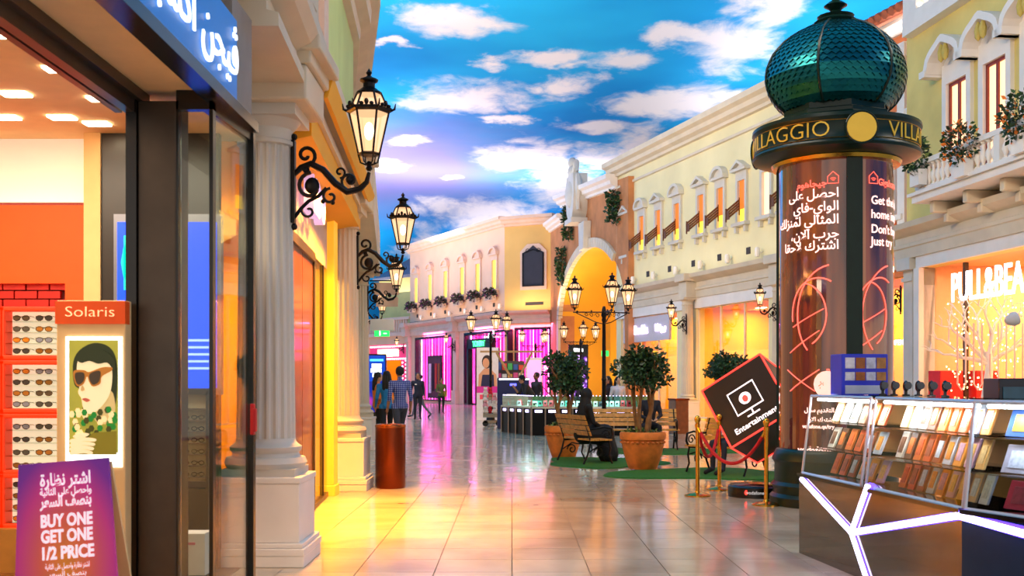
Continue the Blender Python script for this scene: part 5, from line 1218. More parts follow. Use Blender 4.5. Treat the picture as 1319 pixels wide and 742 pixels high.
# ================================================================== PROMOTION CUBE balanced on a corner, with disc
t = thing('promotion_disc', 'low round black disc with brand lettering on the floor under the tilted cube', 'stand', (PX(974, 14.0), 14.0, 0))
q = M(); q.lathe([(.36, 0), (.36, .13), (.33, .155), (0, .157)], 36); q.build('disc', black, t, smooth=True)
letters('vodafone', .06, mat('print_white', '#ffffff', .5, emit='#ffffff', es=.4), t, None, ext=.001, wrap=wrapper(-PI/2-.25, .364, .055))
q = M(); q.lathe([(.03, 0), (.03, .004)], 14, Matrix.Translation((-.195, -.31, .075)) @ Matrix.Rotation(PI/2, 4, 'X') @ Matrix.Rotation(.6, 4, 'Y')); q.build('round_emblem', neon_red, t)
L_ = .95; Cc = P(942, 577, 14.6)
v = Vector((.33, -.5, -.8)).normalized(); w0 = Vector((.57, .75, -.33)); w_ = (w0-v*w0.dot(v)).normalized(); u = v.cross(w_).normalized()
if u.z < 0: u = -u
cube = thing('promotion_cube', 'black cube tilted on its corner with red glowing edges and a television symbol', 'display cube', Cc)
# C is the shared corner: A = C - v L, E = C + w L, D = C + u L
Am = lambda a, b_, c: tuple(u*a*L_-v*b_*L_+w_*c*L_)
M().hexa([Am(0, 0, 0), Am(1, 0, 0), Am(1, 0, 1), Am(0, 0, 1), Am(0, 1, 0), Am(1, 1, 0), Am(1, 1, 1), Am(0, 1, 1)]).build('body', mat('cube_black', '#0c080c', .4, noise=.2, nscale=2), cube)
cn = [(a, b_, c) for a in (0, 1) for b_ in (0, 1) for c in (0, 1)]
for i in range(8):
    for j in range(i+1, 8):
        if sum(x != y for x, y in zip(cn[i], cn[j])) == 1: M().tube([Am(*cn[i]), Am(*cn[j])], .012, 5).build('lit_edge', neon_red, cube)
mx = Matrix(((u.x, -v.x, -w_.x, 0), (u.y, -v.y, -w_.y, 0), (u.z, -v.z, -w_.z, 0), (0, 0, 0, 1)))
if (u.cross(-v)).dot(-w_) < 0: pass
fm = lambda x, y, o=.004: mx @ Vector((x*L_, y*L_, o))
tvw = mat('tv_white', '#ffffff', .5, emit=(1, .8, .82, 1), es=2)
q = M(); q.tube([fm(.3, .36), fm(.72, .36), fm(.72, .72), fm(.3, .72)], .012, 5, closed=True); q.tube([fm(.42, .27), fm(.62, .27)], .01, 5); q.tube([fm(.52, .36), fm(.52, .27)], .01, 5); q.build('television_symbol', tvw, cube)
q = M(); q.add([fm(.51+.09*math.cos(2*PI*i/18), .54+.09*math.sin(2*PI*i/18), .005) for i in range(18)], [tuple(range(18))]); q.build('round_emblem', tvw, cube)
q = M(); q.add([fm(.51+.045*math.cos(2*PI*i/12), .53+.055*math.sin(2*PI*i/12), .008) for i in range(12)], [tuple(range(12))]); q.build('emblem_drop', neon_red, cube)
letters('Entertainment', .115, tvw, cube, mx @ Matrix.Translation((.5*L_, .12*L_, .004)), ext=.001, bold=.001)

# ================================================================== STANCHIONS and velvet ropes
posts = []
def make_stanchion():
    t = thing('stanchion', 'x', 'rope barrier', (0, 0, 0), group='brass rope posts')
    m = M(); m.lathe([(.17, 0), (.17, .015), (.12, .035), (.04, .05), (.03, .07)], 24); m.build('base', gold, t, smooth=True)
    m = M(); m.lathe([(.026, .06), (.026, .88), (.034, .885), (.034, .93), (.026, .935)], 14); m.build('pole', gold, t, smooth=True)
    m = M(); m.lathe([(.02, .93), (.03, .95), (.042, .98), (.042, 1.0), (.025, 1.03), (0, 1.04)], 14); m.build('finial', gold, t, smooth=True)
    return t
s0 = make_stanchion()
for i, (px, Y, lab) in enumerate([(898.5, 14.0, 'brass rope post farthest left of the three'), (926.5, 14.8, 'brass rope post behind, between the other two'), (987, 12.95, 'brass rope post just left of the round kiosk')]):
    o = s0 if i == 0 else copy_tree(s0); o.location = (PX(px, Y), Y, 0); o['label'] = lab; posts.append(o.location.copy())
def rope(a, b_, sag, lab):
    t = thing('velvet_rope', lab, 'rope', (0, 0, 0), group='red velvet ropes'); A_ = a+Vector((0, 0, .9)); B_ = b_+Vector((0, 0, .9)); pts = []
    t.location = (a.x, a.y, 0); o = Vector((a.x, a.y, 0))
    for i in range(21): f = i/20; pts.append(A_.lerp(B_, f)-Vector((0, 0, sag*4*f*(1-f)))-o)
    M().tube(pts[1:-1], .022, 8).build('rope', velvet, t, smooth=True)
    M().tube(pts[:2], .02, 8).build('end_cap', gold, t); M().tube(pts[-2:], .02, 8).build('end_cap', gold, t)
rope(posts[0], posts[2], .44, 'long red velvet rope sagging in front of the tilted cube')
rope(posts[0], posts[1], .42, 'short red velvet rope hanging between the two left brass posts')

# ================================================================== TURF, PLANTERS, TREES, BENCHES
def blob(cx, cy, rx, ry, seed, lab):
    rnd = random.Random(seed); n = 44; ph = rnd.random()*6
    o = thing('artificial_turf', lab, 'turf mat', (cx, cy, 0)); pts = []
    for i in range(n):
        a = 2*PI*i/n; k = 1+.13*math.sin(3*a+ph)+.07*math.sin(5*a+ph*2); pts.append((rx*k*math.cos(a), ry*k*math.sin(a)))
    m = M(); m.add([(x, y, 0) for x, y in pts]+[(x*.995, y*.995, .015) for x, y in pts], [(i, (i+1) % n, n+(i+1) % n, n+i) for i in range(n)]+[tuple(range(n, 2*n))]); m.build('mat', turf, o)
    return o
blob(1.65, 19.8, 1.05, 1.3, 3, 'green turf mat under the near bench'); blob(3.1, 17.3, 1.6, 1.05, 5, 'green turf mat under the large planter and rope posts')
blob(3.4, 23.0, 1.7, 1.0, 8, 'green turf mat under the facing bench at the back'); blob(4.4, 15.9, .9, .5, 11, 'small green turf mat edge beside the round kiosk')
def planter(t, R, h):
    m = M(); m.lathe([(R*.62, 0), (R*.66, .02), (R*.84, h*.35), (R*.95, h*.65), (R*.96, h*.78), (R*1.04, h*.8), (R*1.05, h*.95), (R*1.0, h), (R*.9, h), (R*.88, h*.86), (0, h*.86)], 36); m.build('pot', terracotta, t, smooth=True)
    m = M()
    for k in range(26): a = 2*PI*k/26; m.ball((R*.965*math.cos(a), R*.965*math.sin(a), h*.72), (.03, .03, .022), 6, 4)
    m.build('pot_relief', terracotta, t, smooth=True)
    m = M(); leaves(m, (0, 0, h*.93), (R*.86, R*.86, .1), 420, .06, 3, hollow=.05); m.build('ground_cover', [leaf_b, leaf_c, leaf_c], t)
def tree(loc, R, h, zc_, Rc, lab, seed, n=2300):
    t = thing('potted_tree', lab, 'potted tree', loc); random.seed(seed); planter(t, R, h)
    m = M(); rnd = random.Random(seed)
    for k in range(4):
        a = 2*PI*k/4+rnd.random(); pts = []; x, y = .09*math.cos(a), .09*math.sin(a)
        for i in range(8): f = i/7; pts.append((x+(.16*f)*math.cos(a+1.5*f)+rnd.uniform(-.02, .02), y+.16*f*math.sin(a+1.5*f)+rnd.uniform(-.02, .02), h*.8+(zc_-h*.8)*f))
        m.tube(pts, [.045-.004*i for i in range(8)], 7)
        for q_ in range(3):
            b0 = Vector(pts[4+q_]); d = Vector((rnd.uniform(-1, 1), rnd.uniform(-1, 1), .8)).normalized(); m.tube([b0, b0+d*.2, b0+d*.4+Vector((0, 0, .05))], [.02, .014, .006], 5)
    m.build('trunk', bark, t, smooth=True)
    m = M(); cl = []
    for k in range(26):
        v_ = Vector((rnd.gauss(0, 1), rnd.gauss(0, 1), rnd.gauss(0, 1))).normalized()*rnd.uniform(.35, .78)
        cl.append((v_.x*Rc, v_.y*Rc, zc_+v_.z*Rc*.95))
    for c in cl: leaves(m, c, (Rc*.36, Rc*.36, Rc*.3), n//26, .085, 2, rnd=rnd, hollow=.1)
    m.build('foliage', [leaf_a, leaf_b], t)
    return t
tree((PX(828, 18.25), 18.25, .015), .37, .62, 1.62, .50, 'large potted tree with twisted trunk in a terracotta pot, in front of the benches', 4, 2600)
tree((PX(727, 21.0), 21.3, 0), .36, .62, 1.62, .5, 'potted tree in terracotta pot behind the near bench, left of the lamp post', 9)
tree((PX(936, 24), 24, 0), .36, .6, 1.75, .46, 'potted tree mostly hidden behind the tilted black cube', 12, 1900)
def make_bench(Lb, lab, loc, rz):
    """park bench, back along +y, seat facing -y, length along x"""
    t = thing('park_bench', lab, 'bench', loc, rz, 'wooden slatted park benches with iron ends'); h = Lb/2
    for sx in (-1, 1):
        x = sx*(h-.06); m = M()
        m.tube([(x, -.27, 0), (x, -.2, .14), (x, -.23, .28), (x, -.2, .4), (x, .16, .38), (x, .2, .55), (x, .3, .86)], [.018, .016, .018, .02, .02, .02, .015], 6)
        m.tube([(x, .3, 0), (x, .22, .16), (x, .16, .38)], .018, 6)
        m.tube([(x, -.2, .4), (x, -.27, .5), (x, -.25, .62), (x, -.1, .65), (x, .1, .62), (x, .22, .62)], .018, 6)
        m.tube([(x, p[0]-.15, p[2]) for p in spiral(0, .52, .09, 0, 1.3, 14)], .011, 5); m.tube([(x, p[0], p[2]) for p in spiral(0, .2, .1, 0, 1.3, 14)], .012, 5)
        m.tube([(x, -.23, .28), (x, 0, .32), (x, .2, .2)], .012, 5)
        m.build('iron_end', iron, t, smooth=True)
    for k in range(5): y = -.2+.085*k; M().box(-h, h, y-.035, y+.035, .41, .44).build('seat_slat', wood, t, bevel=.005)
    for k in range(4):
        z0 = .5+.095*k; y0 = .16+.1*k*.36
        M().hexa([(-h, y0, z0), (h, y0, z0), (h, y0+.03, z0), (-h, y0+.03, z0), (-h, y0+.03, z0+.08), (h, y0+.03, z0+.08), (h, y0+.06, z0+.08), (-h, y0+.06, z0+.08)]).build('back_slat', wood, t, bevel=.004)
    return t
# near bench: long axis from far-left to near-right, facing right
bd_ = Vector((.93, .37)).normalized(); rzb = math.atan2(bd_.y, bd_.x)+PI/2
B1 = make_bench(1.25, 'near park bench seen from its end, woman in black sitting on it', (1.33, 19.8, .015), rzb)
B2 = make_bench(1.95, 'long park bench facing the camera behind the large potted tree', (2.62, 23.5, .015), 0)
B3 = make_bench(1.3, 'park bench mostly hidden behind the tilted black cube', (3.4, 17.3, .015), -.9)
# copper bin
t = thing('waste_bin', 'tall cylindrical copper brown bin on the floor at left', 'bin', (PX(503, 15.1), 15.1, 0))
q = M(); q.lathe([(.2, 0), (.205, .02), (.21, .03), (.21, .85), (.205, .87), (.17, .872), (.16, .85), (.15, .7), (0, .7)], 40); q.build('body', copper, t, smooth=True)
q = M(); q.lathe([(.212, .84), (.216, .86), (.205, .885), (.165, .885), (.16, .87)], 40); q.build('rim', mat('bin_rim', '#a05a30', .25, .9, noise=.08), t, smooth=True)
p = WC.at(WC.s(884), .95); t = thing('waste_bin', 'square brown bin in front of the stone column on the right', 'bin', (PX(874, 31), 31, 0), WC.rz); q = M(); q.box(-.24, .24, -.2, .2, 0, .95); q.build('body', door_wood, t, bevel=.01); q = M(); q.box(-.26, .26, -.22, .22, .95, 1.0); q.build('lid', copper, t)
# ================================================================== NEAR RIGHT COUNTER: phone accessory kiosk
def interp(a, b_, f): return a+(b_-a)*f
A2, B2_, C2 = Vector((2.47, 9.35)), Vector((2.76, 6.67)), Vector((3.42, 5.0))
ct = thing('sales_counter', 'angular mirror-dark sales counter with violet light strips and sloping glass display cases, near right', 'counter', (0, 0, 0))
ZC, ZT = .66, 1.35
panel_dk = mat('counter_mirror', '#6e6460', .07, .85, noise=.1)
panel_bl = mat('counter_blue', '#0c2a4a', .2, .3, noise=.1)
def v3(p, z, off=0, nrm=None): 
    return (p.x+(nrm.x*off if nrm else 0), p.y+(nrm.y*off if nrm else 0), z)
nAB = Vector((-(A2.y-B2_.y), A2.x-B2_.x)).normalized()
if nAB.x > 0: nAB = -nAB                                   # outward: to the mall (left)
nBC = Vector((-(B2_.y-C2.y), B2_.x-C2.x)).normalized()
if nBC.x > 0: nBC = -nBC
dep = 1.25
A3 = A2-nAB*dep+Vector((.2, .25)); B3_ = B2_-nAB*dep*1.0; C3 = C2-nBC*dep
def slab(m, p, q_, p2, q2, z0, z1): return m.hexa([(p.x, p.y, z0), (q_.x, q_.y, z0), (q2.x, q2.y, z0), (p2.x, p2.y, z0), (p.x, p.y, z1), (q_.x, q_.y, z1), (q2.x, q2.y, z1), (p2.x, p2.y, z1)])
slab(M(), A2, B2_, B3_, A3, 0, ZC).build('base_panel', panel_dk, ct); slab(M(), B2_, C2, C3, B3_, 0, ZC).build('base_panel', panel_bl, ct)
led_m = mat('led_violet_white', '#f0eaff', .4, emit=(.72, .62, 1, 1), es=9); led_rim = mat('led_rim', '#3a20d0', .4, emit=(.12, .05, 1, 1), es=3)
def on(p, q_, n, f, z, off=.012): a = p.lerp(q_, f); return Vector((a.x+n.x*off, a.y+n.y*off, z))
def face_pt(px, py, p, q_, n, off=.012):                   # point of the picture on the vertical counter face
    r = (px-CX)/F; a = p+n*off; d = q_-p; s_ = (r*a.y-a.x)/(d.x-r*d.y); g = a+d*s_; return Vector((g.x, g.y, H+(HZ-py)*g.y/F))
def led(pts, nn=nAB):
    m = M(); m.tube(pts, .022, 8); m.build('light_strip', led_m, ct, smooth=True)
    m = M(); m.tube([q_-Vector((nn.x, nn.y, 0))*.03 for q_ in pts], .036, 8); m.build('strip_channel', led_rim, ct, smooth=True)
J = face_pt(1097, 686, A2, B2_, nAB); K1 = face_pt(1033, 617, A2, B2_, nAB); K2 = face_pt(1118, 626, A2, B2_, nAB); K3 = face_pt(1117, 746, A2, B2_, nAB); K4 = face_pt(1234, 664, A2, B2_, nAB)
K5 = face_pt(1321, 687, B2_, C2, nBC); K6 = K4+(face_pt(1321, 687, B2_, C2, nBC)-K4)*2.2
K6 = Vector((C2.x+nBC.x*.012, C2.y+nBC.y*.012, K5.z-.0))
for pts in ([K1, J], [K2, J], [J, K3], [J, K4]): led(pts)
led([K4, K5+Vector((nBC.x, nBC.y, 0))*.02, K6+Vector((nBC.x, nBC.y, 0))*.02], nBC)
# sloping glass cases
ledge = mat('counter_ledge', '#141014', .12, .5, noise=.1)
q = slab(M(), A2+nAB*.02, B2_+nAB*.02, B3_, A3, ZC, ZC+.03); slab(q, B2_+nBC*.02, C2+nBC*.02, C3, B3_, ZC, ZC+.03); q.build('ledge', ledge, ct)
lean_ = .11
def top_pt(p, n): return p-n*lean_
case_in = mat('case_amber_lit', '#e8a050', .5, noise=.1, nscale=3); case_bl = mat('case_blue_lit', '#1030a0', .5, emit='#0838d0', es=.9, noise=.1)  # amber and blue light painted into the case backs
frame_m = mat('case_frame', '#d8dce8', .25, .4, noise=.05)
def case(p, q_, n, backm, nm, nsh, lamp_c):
    P0, Q0 = p-n*.03, q_-n*.03; P1, Q1 = top_pt(p, n), top_pt(q_, n); z0, z1 = ZC+.03, ZT
    m = M(); m.add([(P0.x, P0.y, z0), (Q0.x, Q0.y, z0), (Q1.x, Q1.y, z1), (P1.x, P1.y, z1)], [(0, 1, 2, 3)]); m.build('glass_front', clear, ct)
    m = M()
    for a, b_ in (((P0.x, P0.y, z0), (Q0.x, Q0.y, z0)), ((P1.x, P1.y, z1), (Q1.x, Q1.y, z1)), ((P0.x, P0.y, z0), (P1.x, P1.y, z1)), ((Q0.x, Q0.y, z0), (Q1.x, Q1.y, z1))): m.tube([a, b_], .012, 5)
    m.build('case_frame', frame_m, ct)
    Pb, Qb = p-n*.62, q_-n*.62
    m = M(); m.add([(Pb.x, Pb.y, z0), (Qb.x, Qb.y, z0), (Qb.x, Qb.y, z1), (Pb.x, Pb.y, z1)], [(0, 1, 2, 3)]); m.build('case_back', backm, ct)
    m = M(); slab(m, P1, Q1, Qb, Pb, z1, z1+.012); m.build('glass_top', clear, ct)
    a, b_ = top_pt(p.lerp(q_, .03), n)-n*.05, top_pt(p.lerp(q_, .97), n)-n*.05
    M().tube([(a.x, a.y, z1-.03), (b_.x, b_.y, z1-.03)], .014, 6).build('case_lamp', mat('case_lamp', '#ffffff', .4, emit=lamp_c, es=12), ct)
    l = area('case_light', (0, 0, 0), (0, 0, 0), (q_-p).length*.9, .06, 14, lamp_c[:3]); cc = top_pt(p.lerp(q_, .5), n)-n*.1; l.location = (cc.x, cc.y, z1-.05); l.rotation_euler = (0, 0, math.atan2((q_-p).y, (q_-p).x)); l.parent = ct
    for k in range(1, nsh):
        f = k/nsh; z = z0+(z1-z0)*f; off = .03+(lean_-.03)*f+.02
        m = slab(M(), p-n*off, q_-n*off, Qb, Pb, z-.004, z+.004); m.build('shelf', clear, ct)
fAB = .47
Mid = A2.lerp(B2_, fAB)
case(A2, A2.lerp(B2_, fAB-.03), nAB, case_in, 'x', 3, (.8, .9, 1, 1)); case(Mid, A2.lerp(B2_, .985), nAB, case_in, 'x', 3, (.85, .85, 1, 1)); case(B2_, C2, nBC, case_bl, 'x', 3, (.5, .7, 1, 1))
# goods: individual packets, boxes and phone cases in the cases
cols_p = ['#f07828', '#ff9a3c', '#f0e4d8', '#e86020', '#d8a0b0', '#e8d8c0', '#b05020', '#f4b060', '#7a4a28', '#c8c8d0', '#ffc080']
def goods(p, q_, n, nsh, cnt, pal, wd, ht, where, name, cat, dz=None, rnd=random.Random(5), colname=None):
    src = {}
    for k in range(nsh):
        f = k/nsh; z = ZC+.03+(ZT-ZC-.03)*f+.006
        for i in range(cnt):
            ff = (i+.5)/cnt; off = .12+(lean_)*f+.05+.06*(k == 0); a = p.lerp(q_, ff)-n*off
            ci = (i*3+k*5) % len(pal); c = pal[ci]; lvl = ['bottom', 'middle', 'top'][k]
            rz = math.atan2((q_-p).y, (q_-p).x)+(0 if True else 0)
            cname = colname[ci] if colname else ''
            lab = f'{cname} {name.split("_")[-1]}, {["first","second","third","fourth","fifth","sixth","seventh","eighth","ninth","tenth"][i]} from the far end, {lvl} shelf, {where}'
            if c not in src:
                t = thing(name, lab, cat, (a.x, a.y, z), rz, name.replace('_', ' ')+'s in the '+where); m = M(); y0 = .0; tl = .07
                m.hexa([(-wd/2, 0, 0), (wd/2, 0, 0), (wd/2, .02, 0), (-wd/2, .02, 0), (-wd/2, tl, ht), (wd/2, tl, ht), (wd/2, tl+.02, ht), (-wd/2, tl+.02, ht)])
                m.build('pack', mat('pack'+c, c, .4, noise=.15, nscale=20), t, bevel=.004)
                m = M(); m.hexa([(-wd*.3, .014*1-.004, ht*.2), (wd*.3, .010, ht*.2), (wd*.3, .016, ht*.2), (-wd*.3, .016, ht*.2), (-wd*.3, tl*.8-.006, ht*.8), (wd*.3, tl*.8-.006, ht*.8), (wd*.3, tl*.8, ht*.8), (-wd*.3, tl*.8, ht*.8)])
                m.build('printed_front', mat('print'+pal[(ci+3) % len(pal)], pal[(ci+3) % len(pal)], .4, noise=.3, nscale=30), t); src[c] = t
            else: inst(src[c], (a.x, a.y, z), rz, lab)
cn_ = ['orange', 'light orange', 'off-white', 'deep orange', 'dusty pink', 'cream', 'rust', 'apricot', 'brown', 'grey', 'peach']
goods(A2.lerp(B2_, .03), A2.lerp(B2_, fAB-.05), nAB, 3, 6, cols_p, .12, .17, 'far glass case', 'phone_case_pack', 'packet', colname=cn_)
goods(A2.lerp(B2_, fAB+.03), A2.lerp(B2_, .96), nAB, 3, 9, cols_p, .1, .19, 'middle glass case', 'accessory_pack', 'packet', colname=cn_)
cb = ['#c02040', '#d8a030', '#e8e0e8', '#a03048', '#4060a0', '#c8b8c0']; cbn = ['crimson', 'golden', 'white', 'wine red', 'slate blue', 'pale mauve']
goods(B2_.lerp(C2, .04), B2_.lerp(C2, .98), nBC, 3, 6, cb, .23, .17, 'blue-lit glass case', 'boxed_gadget', 'box', colname=cbn)
# things on the counter: little blue display tower, row of black watches on stands
p = P(1088, 505, 9.3); t = thing('display_tower', 'small blue display tower with pictures standing on the counter before the round kiosk', 'display stand', (2.92, 9.15, ZT+.012), .1)
M().box(-.2, .2, -.12, .12, .0, .34).build('tower', mat('tower_blue', '#1a2aa8', .35, emit='#1020c0', es=.25, noise=.1), t, bevel=.006)
for k, (z0, z1) in enumerate([(.22, .31), (.12, .19)]):
    for j, c in enumerate(['#e8e0e8', '#b06020', '#d8d8f0', '#c08040']): M().box(-.17+.09*j, -.09+.09*j, -.128, -.12, z0, z1).build('picture', mat('tower'+c, c, .4, noise=.3, nscale=20), t)
M().box(-.17, .17, -.128, -.12, .01, .08).build('label_strip', mat('tower_strip', '#c8d0e8', .4, noise=.1), t)
slab(M(), top_pt(A2, nAB), top_pt(A2.lerp(B2_, fAB), nAB), A3, B3_, ZT, ZT+.012)
wt_ = None
for i in range(6):
    f = .2+.075*i; a = A2.lerp(B2_, f)-nAB*.5
    lab = ['leftmost', 'second', 'third', 'fourth', 'fifth', 'rightmost'][i]+' black watch in the row of watches standing on the counter top'
    if wt_ is None:
        wt_ = thing('watch', lab, 'watch', (a.x, a.y, ZT+.012), .1, 'black watches on the counter'); m = M(); m.lathe([(.03, 0), (.03, .01), (.012, .015), (.012, .05)], 10); m.build('stand', black, wt_)
        m = M(); m.tube([(.0, .028*math.cos(2*PI*k/12), .075+.034*math.sin(2*PI*k/12)) for k in range(12)], .012, 5, closed=True); m.build('strap', black, wt_, smooth=True)
        m = M(); m.lathe([(.03, 0), (.03, .012), (.0, .013)], 14, Matrix.Translation((0, -.03, .08)) @ Matrix.Rotation(PI/2, 4, 'X')); m.build('dial', mat('watch_steel', '#50545c', .25, .8, noise=.1), wt_)
    else: inst(wt_, (a.x, a.y, ZT+.012), .1, lab)
# phone camera dome in front of the fashion shop: white round flood lamp on the right edge
t = thing('spot_lamp', 'round white flood lamp head at the right edge in front of the shop sign', 'lamp', (PX(1310, 9), 9.0, 0)); 
m = M(); m.lathe([(.0, -.01), (.055, 0), (.06, .03), (.04, .08), (.02, .1)], 18, Matrix.Translation((0, 0, 2.0)) @ Matrix.Rotation(-PI/2-.3, 4, 'Y') @ Matrix.Rotation(0, 4, 'X')); m.build('lamp_head', stone_white, t, smooth=True)
M().tube([(.1, 0, 2.0), (.22, .02, 1.9), (.22, .02, 1.2), (.22, .3, .68)], .015, 6).build('lamp_arm', black, t)
# back units on the counter at the right edge
for i, (x0, x1, z0, z1, c) in enumerate([(3.95, 4.2, 0, 1.55, '#141c2c'), (4.22, 4.6, 0, 1.66, '#0c1a30')]):
    pass
t = thing('back_cabinet', 'dark blue back cabinet of the counter at the right picture edge', 'cabinet', (4.05, 8.9, 0), -.1)
M().box(-.06, .75, 0, .4, 0, 1.5).build('body', mat('cab_navy', '#101c30', .3, noise=.15), t, bevel=.01)
for k in range(4): M().box(-.03, .72, -.012, 0, .78+.17*k, .92+.17*k).build('glass_door', mat('cab_teal', '#1c5870', .15, noise=.3, nscale=8), t)
# ================================================================== fashion shop: red blocks, white paper tree
for i, (px0, px1) in enumerate([(1215, 1246), (1268, 1291)]):
    Y = 26.5; x0, x1 = PX(px0, Y), PX(px1, Y); t = thing('display_plinth', ['red display plinth left of the white tree', 'red display plinth right of the white tree'][i], 'plinth', ((x0+x1)/2, Y+.6, 0), WP.rz+PI*0)
    w2 = (x1-x0)/2*1.02; M().box(-w2, w2, -.3, .3, 0, 1.75).build('block', mat('plinth_red', '#e01414', .5, emit='#ff1010', es=.12, noise=.06), t, bevel=.02)
    q = M(); q.box(-w2*.7, w2*.7, -.32, -.3, .4, .5); q.build('plinth_band', amber, t)
Y = 25.6; t = thing('display_tree', 'white bare branched display tree inside the fashion shop window', 'decoration', (PX(1273, Y), Y, 0)); t.scale = (.8, .8, .95); white_p = mat('white_paint', '#f4ece4', .6, noise=.05)
rnd = random.Random(3); m = M(); m.tube([(.0, 0, 0), (.0, 0, .5), (-.05, 0, 1.2), (.03, 0, 1.9), (0, 0, 2.3)], [.45, .3, .15, .11, .1], 10); m.build('trunk', white_p, t, smooth=True)
def br(m, p, d, L, r, n):
    q_ = p+d*L; mid = (p+q_)/2+Vector((rnd.uniform(-.06, .06), rnd.uniform(-.06, .06), .04)); m.tube([p, mid, q_], [r, r*.8, r*.6], 6)
    if n: 
        for s_ in (-1, 1): br(m, q_, (d+Vector((s_*rnd.uniform(.3, .8), rnd.uniform(-.3, .3), rnd.uniform(-.15, .4)))).normalized(), L*.72, r*.62, n-1)
m = M()
for d in [(-.8, 0, .7), (-.35, .2, 1), (.1, -.2, 1), (.55, .1, .8), (.95, 0, .5), (-1, .1, .2)]: br(m, Vector((0, 0, 2.0)), Vector(d).normalized(), .75, .07, 3)
m.build('branches', white_p, t, smooth=True)
m = M()
for k in range(5):
    x = -.95+.48*k; m.tube([(x, -.1, 3.0), (x, -.1, 1.5), (x+.12, -.1, 1.35), (x+.24, -.1, 1.5), (x+.24, -.1, 3.0)], .028, 5)
m.build('hanging_loops', mat('loop_pink', '#f0c8c0', .5, noise=.1), t, smooth=True)
string_m = mat('fairy_bulb', '#ffe0a0', .4, emit=(1, .7, .25, 1), es=10)
m = M()
for k in range(170): m.ball((rnd.uniform(-1.0, 1.5), .3+rnd.uniform(0, .7), rnd.uniform(1.3, 3.6)), .022, 5, 4)
m.build('fairy_lights', string_m, t, kind='stuff')
# dark garments on mannequins by the plinths
# ================================================================== ISLAND of watch counters
IA, IB, IC = Vector((-.3, 32)), Vector((.54, 29.8)), Vector((3.9, 29.6))
isl = thing('watch_counter', 'black island counter with glowing glass cases of watches in the middle distance', 'counter', (0, 0, 0))
def wcase(p, q_, n, k):
    P2, Q2 = p+n*.7, q_+n*.7
    slab(M(), p, q_, Q2, P2, 0, .74).build('base', mat('matte_black', '#0a080a', .5, noise=.1, spec=.2), isl); slab(M(), p-n*.03, q_-n*.03, Q2, P2, .74, .79).build('counter_edge', mat('edge_cream', '#d8c8b0', .4, noise=.05), isl)
    slab(M(), p+n*.02, q_+n*.02, Q2-n*.02, P2-n*.02, .79, 1.08).build('glass_case', glass('case_glass', '#d8f4ec', 1.2), isl)
    m = M(); L0 = (q_-p).length; c = int(L0/.09)
    for i in range(c): a = p.lerp(q_, (i+.5)/c)+n*.03; m.ball((a.x, a.y, 1.09), .014, 5, 4)
    m.build('edge_bulbs', neon_violet, isl, kind='stuff')
    for i in range(k+1):
        a = p.lerp(q_, i/k)-n*.02; M().box(a.x-.016, a.x+.016, a.y-.016, a.y+.016, 0, .74).build('upright', mat('upright_steel', '#9a8878', .3, .6, noise=.05), isl)
    for i in range(k):
        a = p.lerp(q_, (i+.5)/k)-n*.035; d = (q_-p).normalized()*.1; m = M(); m.hexa([(a.x-d.x, a.y-d.y, .63), (a.x+d.x, a.y+d.y, .63), (a.x+d.x+n.x*.02, a.y+d.y+n.y*.02, .63), (a.x-d.x+n.x*.02, a.y-d.y+n.y*.02, .63), (a.x-d.x, a.y-d.y, .7), (a.x+d.x, a.y+d.y, .7), (a.x+d.x+n.x*.02, a.y+d.y+n.y*.02, .7), (a.x-d.x+n.x*.02, a.y-d.y+n.y*.02, .7)])
        m.build('lit_nameplate', neon_violet, isl)
nI1 = Vector((.93, .36)); nI2 = Vector((0, 1))
wcase(IA, IB, nI1, 4); wcase(IB, IC, nI2, 9)
letters('TISSOT', .16, neon_white, isl, XZ(2.15, 29.53, .6), ext=.005)
ordn = 'first second third fourth fifth sixth seventh eighth ninth tenth eleventh twelfth thirteenth fourteenth fifteenth sixteenth seventeenth eighteenth nineteenth twentieth twenty-first twenty-second'.split()
rnd = random.Random(8); wsrc = []; wc = ['#e8f4f0', '#60c0b0', '#d0d8e0', '#c02030', '#40a090', '#f0e8d0', '#303848']; wcn = ['white', 'mint', 'silver', 'red', 'green', 'cream', 'dark']
for i in range(34):
    on1 = i < 12; f = (i+.5)/12 if on1 else (i-11.5)/22; a = (IA.lerp(IB, f)+nI1*rnd.uniform(.12, .4)) if on1 else (IB.lerp(IC, f)+nI2*rnd.uniform(.12, .45)); ci = rnd.randrange(7)
    lab = f'{wcn[ci]} watch pad, {ordn[i if on1 else i-12]} from left, {"left" if on1 else "front"} glass case of the island'
    if ci not in [x[0] for x in wsrc]:
        t = thing('watch_display', lab, 'watch stand', (a.x, a.y, .792), rnd.uniform(-.4, .4), 'watch pads in the island counter'); h_ = rnd.uniform(.1, .2); m = M(); m.hexa([(-.06, -.04, 0), (.06, -.04, 0), (.06, .06, 0), (-.06, .06, 0), (-.05, .02, h_), (.05, .02, h_), (.05, .05, h_), (-.05, .05, h_)]); m.build('pad', mat('pad'+wc[ci], wc[ci], .4, noise=.1, emit=wc[ci], es=.35), t)
        M().ball((0, -.03, h_*.55), (.03, .012, .03), 8, 5).build('watch_face', mat('watch_steel', '#50545c', .25, .8), t, smooth=True); wsrc.append((ci, t))
    else:
        s_ = [x[1] for x in wsrc if x[0] == ci][0]; inst(s_, (a.x, a.y, .792), rnd.uniform(-.4, .4), lab)
l = area('case_light', (2.0, 29.95, 1.06), (0, 0, 0), 3.2, .2, 30, (.75, 1, .95)); l = area('case_light', (.3, 31.2, 1.06), (0, 0, 1.9), 1.8, .2, 20, (.75, 1, .95))
